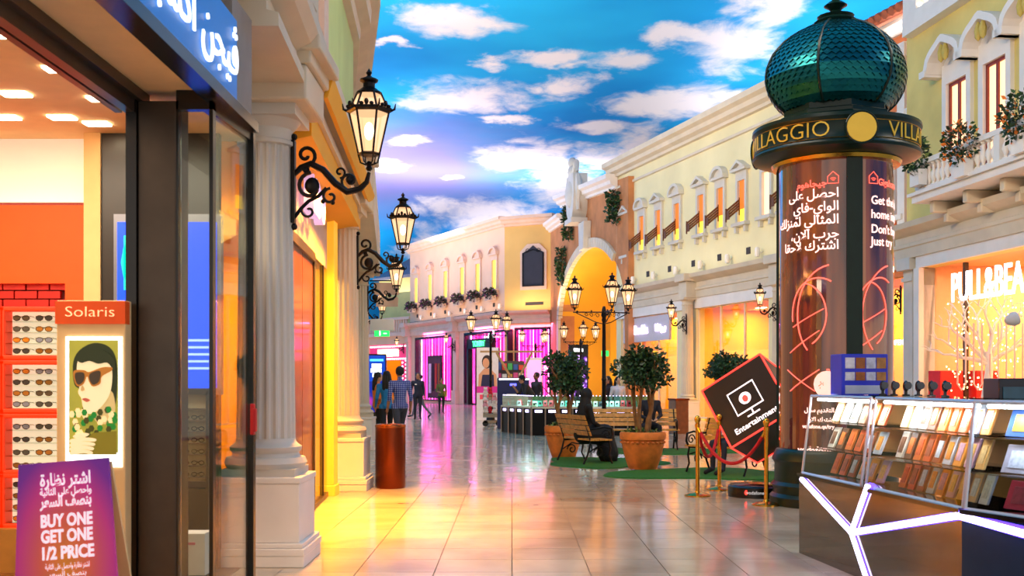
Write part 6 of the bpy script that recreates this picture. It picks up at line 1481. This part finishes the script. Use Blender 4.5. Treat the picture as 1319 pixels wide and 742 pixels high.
# blue booth, wooden Y stand, poster, toy cart, tall screens
t = thing('blue_booth', 'dark blue booth with white lit top behind the island counter', 'booth', (PX(661, 34), 34, 0)); nb = mat('booth_navy', '#0c1c58', .35, noise=.1)
M().box(-.5, .5, 0, .7, 0, 1.6).build('body', nb, t, bevel=.02); M().box(-.44, .5, -.02, .05, 1.53, 1.58).build('lit_top', white_lit, t); M().box(-.1, .1, -.015, 0, 1.35, 1.42).build('lit_label', mat('label_blue', '#4040ff', .4, emit=(.1, .1, 1, 1), es=4), t); M().box(-.2, .1, -.015, 0, 1.0, 1.1).build('sticker', stone_white, t)
Y = 40; t = thing('wooden_stand', 'wooden beam stand with Y shaped struts behind the blue booth', 'stand', (PX(664, Y), Y, 0)); pale_w = mat('pale_wood', '#b08a5a', .6, noise=.2)
M().box(-1.3, 1.0, -.05, .05, 2.55, 2.62).build('beam', pale_w, t)
for a, b_ in (((-.7, 2.55), (0, 1.35)), ((.6, 2.55), (0, 1.35)), ((0, 1.5), (0, 0))): M().tube([(a[0], 0, a[1]), (b_[0], 0, b_[1])], .05, 6).build('strut', pale_w, t)
Y = 42; t = thing('poster_board', 'tall white poster of a woman in a dark top, behind the lamp post', 'poster', (PX(628, Y), Y, 0)); h = .42
M().box(-h, h, 0, .1, 0, 2.8).build('board', mat('poster_white', '#e8dcd8', .5, noise=.08), t)
def fl2(name, poly, y, m_): return M().plate([(x, z_) for x, z_ in poly], y, y+.004).build(name, m_, t)
skin_p = pm('print_skin', '#d09068', .15); fl2('print_hair', ell(-.02, 2.25, .2, .26), -.008, pm('print_brown', '#2c1a18', .1)); fl2('print_face', ell(-.06, 2.2, .13, .19), -.013, skin_p)
fl2('print_body', [(-.36, 1.3), (.36, 1.3), (.34, 1.75), (.1, 1.98), (-.12, 2.0), (-.34, 1.75)], -.012, skin_p); fl2('print_top', [(-.26, 1.3), (.26, 1.3), (.24, 1.75), (-.2, 1.75)], -.017, pm('print_navy', '#201a40', .1))
fl2('print_band', [(-.42, 1.05), (.42, 1.05), (.42, 1.3), (-.42, 1.3)], -.01, pm('print_magenta', '#c02080', .3)); fl2('print_label', [(-.3, .8), (.3, .8), (.3, .98), (-.3, .98)], -.01, pm('print_lred', '#d84050', .3))
Y = 43; t = thing('product_wall', 'coloured product display wall between poster and booth', 'display', (PX(656, Y), Y, 0)); M().box(-.75, .6, 0, .2, 0, 2.3).build('back', mat('pw_back', '#4a3a38', .5, noise=.2), t)
rnd = random.Random(2)
for r_ in range(5):
    for c_ in range(6): c = ['#d04030', '#e8d8c8', '#40a050', '#e0a040', '#30508a', '#c84880'][(r_*5+c_*2) % 6]; M().box(-.72+.22*c_, -.54+.22*c_, -.1, 0, .5+.36*r_, .5+.36*r_+rnd.uniform(.2, .32)).build('pack', mat('pw'+c, c, .5, noise=.1, emit=c, es=.12), t)
Y = 36; t = thing('toy_cart', 'cart heaped with pale and red soft toys left of the island counter', 'cart', (PX(634, Y), Y, 0)); m = M(); m.box(-.3, .3, -.25, .25, .3, .42); m.box(-.28, .28, -.22, .22, .12, .2)
for sx in (-1, 1): m.tube([(sx*.28, 0, .4), (sx*.3, 0, 1.1)], .02, 6)
m.build('cart_frame', mat('cart_grey', '#a09078', .5, noise=.1), t)
for sx in (-.22, .22): M().lathe([(.1, -.02), (.1, .02)], 12, Matrix.Translation((sx, -.2, .1)) @ Matrix.Rotation(PI/2, 4, 'X')).build('wheel', black, t)
tcol = ['#e8dcd0', '#d02030', '#f0e8e0', '#c8a080', '#e8a0a8', '#fff0e8']; tn = ['cream', 'red', 'white', 'tan', 'pink', 'pale']
for i in range(14):
    c = i % 6; x = -.22+.15*(i % 4); z = .48+.2*(i//4); s_ = .1; lab = f'{tn[c]} soft toy, {["bottom","second","third","top"][min(i//4,3)]} row of the toy cart'
    o = thing('soft_toy', lab, 'toy', (PX(634, Y)+x, Y-.1+.05*(i % 2), z), group='soft toys on the cart'); m = M(); m.ball((0, 0, .03), (.08, .07, .1), 8, 6); m.ball((0, -.02, .15), .06, 8, 6); m.ball((-.045, 0, .2), .022, 6, 4); m.ball((.045, 0, .2), .022, 6, 4); m.ball((-.07, -.04, .0), (.03, .05, .03), 6, 4); m.ball((.07, -.04, .0), (.03, .05, .03), 6, 4)
    m.build('toy_body', mat('toy'+tcol[c], tcol[c], .9, noise=.1), o, smooth=True)
Y = 46; t = thing('display_screen', 'tall black video screen with violet picture before the golden arch', 'screen', (PX(745, Y), Y, 0)); h = .42*1.0
M().box(-h, h, 0, .15, 0, 3.05).build('case', black, t)
vs_m = bpy.data.materials.new('violet_video'); vs_m.use_nodes = True; nt = vs_m.node_tree; b = nt.nodes['Principled BSDF']; vn = nt.nodes.new('ShaderNodeTexVoronoi'); vn.inputs['Scale'].default_value = 5; tc = nt.nodes.new('ShaderNodeTexCoord'); nt.links.new(tc.outputs['Object'], vn.inputs['Vector']); r = nt.nodes.new('ShaderNodeValToRGB'); e = r.color_ramp.elements; e[0].position = .2; e[0].color = C('#e8c0ff'); e[1].position = .6; e[1].color = C('#12061c'); x = e.new(.4); x.color = C('#8030c0'); nt.links.new(vn.outputs[0], r.inputs[0]); nt.links.new(r.outputs[0], b.inputs['Emission Color']); b.inputs['Emission Strength'].default_value = 1.6; b.inputs['Base Color'].default_value = (0, 0, 0, 1)
M().box(-h+.06, h-.06, -.01, 0, .7, 2.6).build('screen', vs_m, t); M().box(-.2, .2, -.01, 0, 2.75, 2.9).build('lit_caption', white_lit, t)
Y = 30; t = thing('display_screen', 'blue and violet poster screen on the far left behind the three shoppers', 'screen', (PX(484.5, Y), Y, 0)); h = 13/F*Y
bm2 = bpy.data.materials.new('bubble_screen'); bm2.use_nodes = True; nt = bm2.node_tree; b = nt.nodes['Principled BSDF']; tc = nt.nodes.new('ShaderNodeTexCoord'); vn = nt.nodes.new('ShaderNodeTexVoronoi'); vn.inputs['Scale'].default_value = 2.4; nt.links.new(tc.outputs['Object'], vn.inputs['Vector']); r = nt.nodes.new('ShaderNodeValToRGB'); e = r.color_ramp.elements; e[0].position = .15; e[0].color = C('#f040c0'); e[1].position = .5; e[1].color = C('#0828a0'); nt.links.new(vn.outputs[0], r.inputs[0]); nt.links.new(r.outputs[0], b.inputs['Emission Color']); b.inputs['Emission Strength'].default_value = 1.2; b.inputs['Base Color'].default_value = (0, 0, .02, 1)
zA, zB = H-25*Y/F, H+36*Y/F; M().box(-h, h, 0, .1, 0, zB).build('case', black, t); M().box(-h+.03, h-.03, -.008, 0, zA-.3, zA+.55).build('picture', bm2, t); M().box(-h+.03, h-.03, -.008, 0, zA+.55, zB-.04).build('text_area', mat('screen_navy', '#0828a0', .4, emit=(.0, .06, .5, 1), es=1.1), t)
for k, (a, b_) in enumerate([(-.17, .2), (-.12, .15), (-.15, .15), (-.1, .12)]): M().box(a, b_, -.014, -.008, zB-.2-.13*k-(.05 if k else 0), zB-.14-.13*k).build('text_line', white_lit if k != 0 else mat('screen_cyan', '#40c0ff', .4, emit=(.1, .6, 1, 1), es=2), t)
for px0, px1, py0, py1, lab, c in [(690, 702, 460, 500, 'small white framed lightbox right of the blue booth', '#e8b0d0')]:
    Y = 44; t = thing('light_box', lab, 'light box', (PX((px0+px1)/2-8, Y), Y, 0)); M().box(-.34, .34, 0, .1, 0, 2.45).build('frame', stone_white, t); M().box(-.28, .28, -.01, 0, 1.2, 2.35).build('poster', mat('lb_pink', '#f0a0d8', .5, emit=(1, .35, .75, 1), es=1.0), t)
letters(arabic('تون'), .5, neon_white, thing('wall_lettering', 'white lit Arabic word on the magenta window right of the blue booth', 'sign', (PX(700, 60), 60, 0)), XZ(0, 0, 2.2), ext=.02)
# ================================================================== PEOPLE
SK = ['#c89070', '#a87050', '#d8a888', '#8a5a40']
def person(name_lab, loc, rz, S=1.75, pose='stand', top='#3060a0', bot='#22222a', skin='#b88060', hair='#14100e', hairstyle='short', shoe='#1a1410', sleeve='long', extra=None, vox=.011, lean=0, seat=False, over=None, head_turn=0, bag=None, cap=None):
    t = thing('person', name_lab, 'person', loc, rz); k = S/1.75
    J = dict(pel=(0, 0, .95), wst=(0, 0, 1.1), chs=(0, -.0, 1.3), nck=(0, .01, 1.46), ntop=(0, 0, 1.54), sL=(-.185, .01, 1.41), sR=(.185, .01, 1.41), eL=(-.235, .04, 1.13), eR=(.235, .04, 1.13), wL=(-.25, -.06, .89), wR=(.25, -.06, .89),
             hL=(-.09, 0, .92), hR=(.09, 0, .92), kL=(-.1, -.02, .5), kR=(.1, -.02, .5), aL=(-.1, .03, .085), aR=(.1, .03, .085), tL=(-.12, -.14, .035), tR=(.12, -.14, .035))
    if pose == 'walk': J.update(kL=(-.09, -.12, .5), aL=(-.09, -.17, .09), tL=(-.1, -.35, .06), kR=(.09, .1, .49), aR=(.09, .42, .16), tR=(.1, .33, .03), wL=(-.24, .1, .9), wR=(.25, -.16, .92))
    if pose == 'stride': J.update(kL=(-.09, -.2, .52), aL=(-.09, -.32, .1), tL=(-.1, -.5, .06), kR=(.09, .16, .5), aR=(.09, .44, .16), tR=(.1, .35, .03))
    if pose == 'bag': J.update(eR=(.25, -.02, 1.13), wR=(.12, -.25, 1.12), wL=(-.14, -.24, 1.08), eL=(-.24, .0, 1.12))
    if pose == 'sit':
        J.update(pel=(0, 0, .52), wst=(0, .0, .68), chs=(0, -.02, .88), nck=(0, -.03, 1.05), ntop=(0, -.05, 1.12), sL=(-.18, -.02, 1.0), sR=(.18, -.02, 1.0), eL=(-.23, -.08, .74), eR=(.23, -.08, .74), wL=(-.08, -.3, .66), wR=(.08, -.32, .66), hL=(-.09, 0, .5), hR=(.09, 0, .5), kL=(-.12, -.42, .5), kR=(.12, -.42, .5), aL=(-.12, -.42, .09), aR=(.12, -.45, .09), tL=(-.12, -.6, .035), tR=(.12, -.62, .035))
    if pose == 'lean': J.update(chs=(0, -.15, 1.26), nck=(0, -.25, 1.4), ntop=(0, -.3, 1.46), sL=(-.18, -.2, 1.36), sR=(.18, -.2, 1.36), eL=(-.22, -.32, 1.12), eR=(.22, -.3, 1.1), wL=(-.1, -.5, 1.3), wR=(.12, -.42, .88))
    J = {a: Vector(b_)*k for a, b_ in J.items()}
    hd = J['ntop']+Vector((0, -.015, .115))*k
    segs = [('pel', 'wst', .145, .125, 'b' if False else 'top'), ('wst', 'chs', .125, .15, 'top'), ('chs', 'nck', .15, .065, 'top'), ('nck', 'ntop', .055, .05, 'skin'), ('sL', 'sR', .07, .07, 'top'), ('chs', 'sL', .11, .07, 'top'), ('chs', 'sR', .11, .07, 'top'),
            ('sL', 'eL', .06, .045, 'top'), ('sR', 'eR', .06, .045, 'top'), ('eL', 'wL', .043, .028, 'arm'), ('eR', 'wR', .043, .028, 'arm'),
            ('pel', 'hL', .13, .1, 'bot'), ('pel', 'hR', .13, .1, 'bot'), ('hL', 'kL', .095, .06, 'bot'), ('hR', 'kR', .095, .06, 'bot'), ('kL', 'aL', .058, .04, 'bot'), ('kR', 'aR', .058, .04, 'bot'), ('aL', 'tL', .042, .035, 'shoe'), ('aR', 'tR', .042, .035, 'shoe')]
    m = M(); ref = []
    def cap_(a, b_, r0, r1, kind):
        a, b_ = Vector(a), Vector(b_); r0 *= k; r1 *= k; n = max(2, int((b_-a).length/(.05*k)))
        flat_ = kind == 'top' and r0 > .1*k
        m.tube([a.lerp(b_, i/n) for i in range(n+1)], [r0+(r1-r0)*i/n for i in range(n+1)], 10); m.ball(a, r0, 10, 7); m.ball(b_, r1, 10, 7); ref.append((a, b_, kind))
    for a, b_, r0, r1, kd in segs: cap_(J[a], J[b_], r0, r1, kd)
    if not over:
        for s_ in 'LR':
            d = (J['w'+s_]-J['e'+s_]).normalized(); w1 = J['w'+s_]; pz = w1+d*.09*k; cap_(w1, w1+d*.07*k, .03, .034, 'skin'); side = Vector((0, 1, 0)).cross(d).normalized() if abs(d.y) < .9 else Vector((1, 0, 0)); fw = side.cross(d)
            for j in range(4):
                o = fw*(-.028+.019*j)*k; ln = (.06, .075, .07, .055)[j]*k; a = pz+o; b2 = a+d*ln*.55; c2_ = b2+(d*.7+side*(.5 if s_ == 'R' else -.5))*ln*.5; cap_(w1+d*.05*k+o*.8, b2, .011, .0105, 'skin'); cap_(b2, c2_, .0105, .009, 'skin')
            a = w1+d*.03*k-fw*.025*k; cap_(a, a+(d*.6-fw*.8)*.05*k, .013, .010, 'skin')
    hc = [(hd, (.075, .092, .115)), (hd+Vector((0, -.02, -.045))*k, (.06, .068, .075)), (hd+Vector((0, -.1, -.012))*k, (.012, .018, .022)), (hd+Vector((.076, .0, -.01))*k, (.012, .02, .03)), (hd+Vector((-.076, .0, -.01))*k, (.012, .02, .03))]
    for c, r_ in hc: m.ball(c, tuple(x*k for x in r_), 14, 10); ref.append((c, c+Vector((0, 0, .001)), 'skin'))
    if over:                                               # long robe over the whole body
        zs0 = .03
        if pose == 'sit':
            cap_(J['pel'], (J['kL']+J['kR'])/2, .2, .2, 'top'); cap_((J['kL']+J['kR'])/2, Vector((0, -.5, .14))*k, .17, .2, 'top'); cap_(Vector((-.15, -.42, .08))*k, Vector((.2, -.5, .08))*k, .08, .08, 'top')
        else: cap_(J['pel'], Vector((0, 0, .15))*k, .19, .28, 'top')
        m.ball(hd+Vector((0, .015, .01))*k, (.1*k, .115*k, .13*k), 14, 10); ref.append((hd+Vector((0, .06, 0)), hd+Vector((0, .07, .0)), 'top')); cap_(hd+Vector((0, .03, -.08))*k, J['chs'], .1, .17, 'top')
    o = m.build('body', [], t) if False else None
    me = bpy.data.meshes.new('body'); me.from_pydata(m.v, [], m.f); ob = bpy.data.objects.new('body', me); COL.objects.link(ob)
    rm = ob.modifiers.new('r', 'REMESH'); rm.mode = 'VOXEL'; rm.voxel_size = vox; sm_ = ob.modifiers.new('s', 'SMOOTH'); sm_.factor = .5; sm_.iterations = 2
    dg = bpy.context.evaluated_depsgraph_get(); me2 = bpy.data.meshes.new_from_object(ob.evaluated_get(dg)); bpy.data.objects.remove(ob)
    cm = {'top': top if not callable(top) else top, 'bot': bot, 'skin': skin, 'shoe': shoe, 'arm': top if sleeve == 'long' else skin}
    keys = ['top', 'bot', 'skin', 'shoe', 'arm']
    me2.materials.clear()
    for q_ in keys: c = cm[q_]; me2.materials.append(c if not isinstance(c, str) else mat('fig'+c+q_[0], c, .8 if q_ != 'skin' else .55, noise=.1, nscale=12))
    import numpy as np
    n = len(me2.polygons); cen = np.empty(n*3); me2.polygons.foreach_get('center', cen); cen = cen.reshape(-1, 3); best = np.full(n, 1e9); idx = np.zeros(n, int)
    for a, b_, kd in ref:
        a = np.array(a); b_ = np.array(b_); d = b_-a; tt = np.clip(((cen-a)@d)/max(d@d, 1e-9), 0, 1); dist = np.linalg.norm(cen-(a+tt[:, None]*d), axis=1)-(.05 if kd == 'skin' and abs(np.linalg.norm(d)-.001) < 1e-4 else 0)-(.06*k if kd == 'top' and not over else 0)-(.03*k if kd == 'bot' else 0)
        u_ = dist < best; best[u_] = dist[u_]; idx[u_] = keys.index(kd)
    if pose != 'sit' and not over:
        tor = (abs(cen[:, 0]-J['pel'].x) < .2*k) & (abs(cen[:, 1]) < .2*k) & (cen[:, 2] > .6*k) & (cen[:, 2] < 1.0*k) & ((idx == 0) | (idx == 1)); idx[tor & (cen[:, 2] > .88*k)] = 0; idx[tor & (cen[:, 2] <= .88*k)] = 1
    if over: idx[:] = 0; f_ = (cen[:, 1] < hd.y-.07*k) & (abs(cen[:, 2]-hd.z) < .07*k) & (abs(cen[:, 0]-hd.x) < .05*k); idx[f_] = 2
    me2.polygons.foreach_set('material_index', idx.tolist()); me2.polygons.foreach_set('use_smooth', [True]*n); me2.update()
    body = bpy.data.objects.new('body', me2); COL.objects.link(body); body.parent = t
    for sx in (-1, 1): M().ball(hd+Vector((sx*.03, -.087, .005))*k, .009*k, 6, 4).build('eye', black, t)
    M().ball(hd+Vector((0, -.086, -.058))*k, (.022*k, .008*k, .006*k), 8, 4).build('mouth', mat('lip', '#8a4038', .5, noise=.05), t)
    if not over:
        hm_ = mat('hair'+hair, hair, .6, noise=.2, nscale=20); m = M()
        m.lathe([(.0, .125), (.05, .118), (.082, .085), (.092, .04), (.09, .0), (.08, -.035)], 16, Matrix.Translation(hd+Vector((0, .016*k, 0))) @ Matrix.Scale(k, 4) @ Matrix.Rotation(-.35, 4, 'X') @ Matrix.Scale(1.08, 4, (0, 1, 0)), cap=False)
        m.ball(hd+Vector((0, .035, .02))*k, (.084*k, .08*k, .1*k), 14, 9)
        if hairstyle == 'long':
            for dx in (-.045, 0, .045): m.tube([hd+Vector((dx, .06, .03))*k, hd+Vector((dx*1.3, .1, -.12))*k, hd+Vector((dx*1.4, .11, -.3))*k, hd+Vector((dx, .1, -.4))*k], [.055*k, .06*k, .05*k, .02*k], 8)
        m.build('hair', hm_, t, smooth=True)
        if cap: m = M(); m.lathe([(.1, .03), (.1, .07), (.08, .12), (0, .145)], 14, Matrix.Translation(hd+Vector((0, .01, 0))) @ Matrix.Scale(k, 4)); m.box(hd.x-.06, hd.x+.06, hd.y-.19, hd.y-.06, hd.z+.03*k, hd.z+.045*k); m.build('cap', mat('fig'+cap, cap, .8, noise=.1), t, smooth=True)
    if bag:
        bm3 = mat('bag'+bag[0], bag[0], .7, noise=.15); m = M(); x, y, z_, sx, sy, sz = bag[1]
        m.hexa([((x+a*sx*(1 if c else .85))*k, (y+b2*sy)*k, (z_+c*sz)*k) for c in (1, 0) for a, b2 in ((-.5, -.5), (.5, -.5), (.5, .5), (-.5, .5))][4:]+[((x+a*sx*.85)*k, (y+b2*sy)*k, (z_+sz)*k) for a, b2 in ((-.5, -.5), (.5, -.5), (.5, .5), (-.5, .5))]) 
        m.build('bag', bm3, t, bevel=.02, label=bag[2]); M().tube([Vector((x-sx*.4, y, z_+sz))*k, (J['sL'] if x < 0 else J['sR'])+Vector((0, .0, .075))*k, Vector((x+sx*.4, y+.05, z_+sz))*k], .012, 5).build('bag_strap', bm3, t)
    if extra: extra(t, k)
    return t
def plaid():
    m = bpy.data.materials.new('plaid_shirt'); m.use_nodes = True; nt = m.node_tree; b = nt.nodes['Principled BSDF']; b.inputs['Roughness'].default_value = .85
    tc = nt.nodes.new('ShaderNodeTexCoord'); sp = nt.nodes.new('ShaderNodeSeparateXYZ'); nt.links.new(tc.outputs['Object'], sp.inputs[0]); outs = []
    for ax in ('X', 'Z'):
        mu = nt.nodes.new('ShaderNodeMath'); mu.operation = 'MULTIPLY'; mu.inputs[1].default_value = 24; nt.links.new(sp.outputs[ax], mu.inputs[0]); fr = nt.nodes.new('ShaderNodeMath'); fr.operation = 'FRACT'; nt.links.new(mu.outputs[0], fr.inputs[0]); gt = nt.nodes.new('ShaderNodeMath'); gt.operation = 'GREATER_THAN'; gt.inputs[1].default_value = .7; nt.links.new(fr.outputs[0], gt.inputs[0]); outs.append(gt)
    ad = nt.nodes.new('ShaderNodeMath'); ad.operation = 'ADD'; nt.links.new(outs[0].outputs[0], ad.inputs[0]); nt.links.new(outs[1].outputs[0], ad.inputs[1]); hf = nt.nodes.new('ShaderNodeMath'); hf.operation = 'MULTIPLY'; hf.inputs[1].default_value = .5; nt.links.new(ad.outputs[0], hf.inputs[0])
    r = nt.nodes.new('ShaderNodeValToRGB'); e = r.color_ramp.elements; e[0].color = C('#2a3c8c'); e[1].color = C('#c8cce8'); x = e.new(.5); x.color = C('#6878b8'); nt.links.new(hf.outputs[0], r.inputs[0]); nt.links.new(r.outputs[0], b.inputs['Base Color']); return m
random.seed(5)
person('man in blue plaid short-sleeved shirt and grey trousers walking away beside the copper bin', (PX(515, 23.6), 23.6, 0), PI+.35, 1.78, 'stride', plaid(), '#3a3c48', SK[1], sleeve='short', shoe='#3a3a40', vox=.009)
person('woman with long black hair in blue top, walking left of the man in plaid', (PX(498, 25.2), 25.2, 0), PI+.2, 1.7, 'walk', '#2080c0', '#141418', SK[0], hairstyle='long', vox=.011)
person('woman in orange top carrying an olive bag at far left of the group', (PX(487, 25.8), 25.8, 0), PI*.55, 1.68, 'bag', '#f08a3a', '#16141a', SK[2], hairstyle='long', bag=('#6a6228', (.0, -.24, .72, .34, .16, .3), 'olive handbag'), vox=.012)
person('uniformed guard in dark navy walking towards the camera', (PX(538, 42.2), 42.2, 0), .1, 1.8, 'stand', '#10162c', '#0e1222', SK[1], vox=.013, extra=lambda t, k: M().box(-.11, -.04, -.165, -.15, 1.36, 1.4).build('badge', stone_white, t))
person('person in dark trousers striding behind the guard', (PX(541, 44.5), 44.5, 0), -PI/2, 1.75, 'stride', '#2a2c3a', '#5a5a62', SK[0], vox=.014)
person('woman in olive top and black leggings standing right of the guard', (PX(568.5, 50), 50, 0), .25, 1.62, 'bag', '#5a6228', '#101014', SK[1], sleeve='short', vox=.014, bag=('#b8a040', (.2, .0, .85, .2, .12, .3), 'yellow olive shoulder bag'))
person('man in black cap and dark shirt leaning over the island counter', (PX(684, 33.2), 33.2, 0), -1.2, 1.72, 'lean', '#2c2a2a', '#1a1a20', SK[0], cap='#15151c', sleeve='short', vox=.012)
person('man in dark shirt standing behind the man in the black cap', (PX(691, 34.5), 34.5, 0), -.9, 1.75, 'stand', '#35303a', '#1c1c22', SK[3], vox=.013)
person('woman with long black hair in a white shirt behind the island counter', (PX(796, 31.5), 31.5, 0), .3, 1.6, 'stand', '#e8e0e4', '#20202a', SK[2], hairstyle='long', vox=.013)
person('dark haired woman in dark clothes behind the island counter beside the lamp post', (PX(783, 32.5), 32.5, 0), -.9, 1.62, 'stand', '#2a1a24', '#16141a', SK[0], hairstyle='long', vox=.013)
fwd = Vector((.93, .37)).normalized()
sp_ = Vector((1.33, 19.8))+fwd*(-.02)+Vector((-.0, -.0))
person('woman in a full black robe and headscarf sitting on the near bench', (sp_.x, sp_.y, .015), math.atan2(fwd.y, fwd.x)+PI/2, 1.72, 'sit', '#0a090d', '#0a090d', SK[0], over=True, vox=.014)
person('person in dark clothes sitting on the long bench behind the large potted tree', (PX(836, 23.4), 23.35, .015), .1, 1.75, 'sit', '#1c1a26', '#14121a', SK[0], vox=.013)
fw3 = Vector((math.sin(-.9), -math.cos(-.9)))
person('person in pale blue shirt sitting on the bench behind the tilted cube', (3.57, 17.36, .015), -.9, 1.7, 'sit', '#a8c0e8', '#2a2c3a', SK[0], vox=.013)
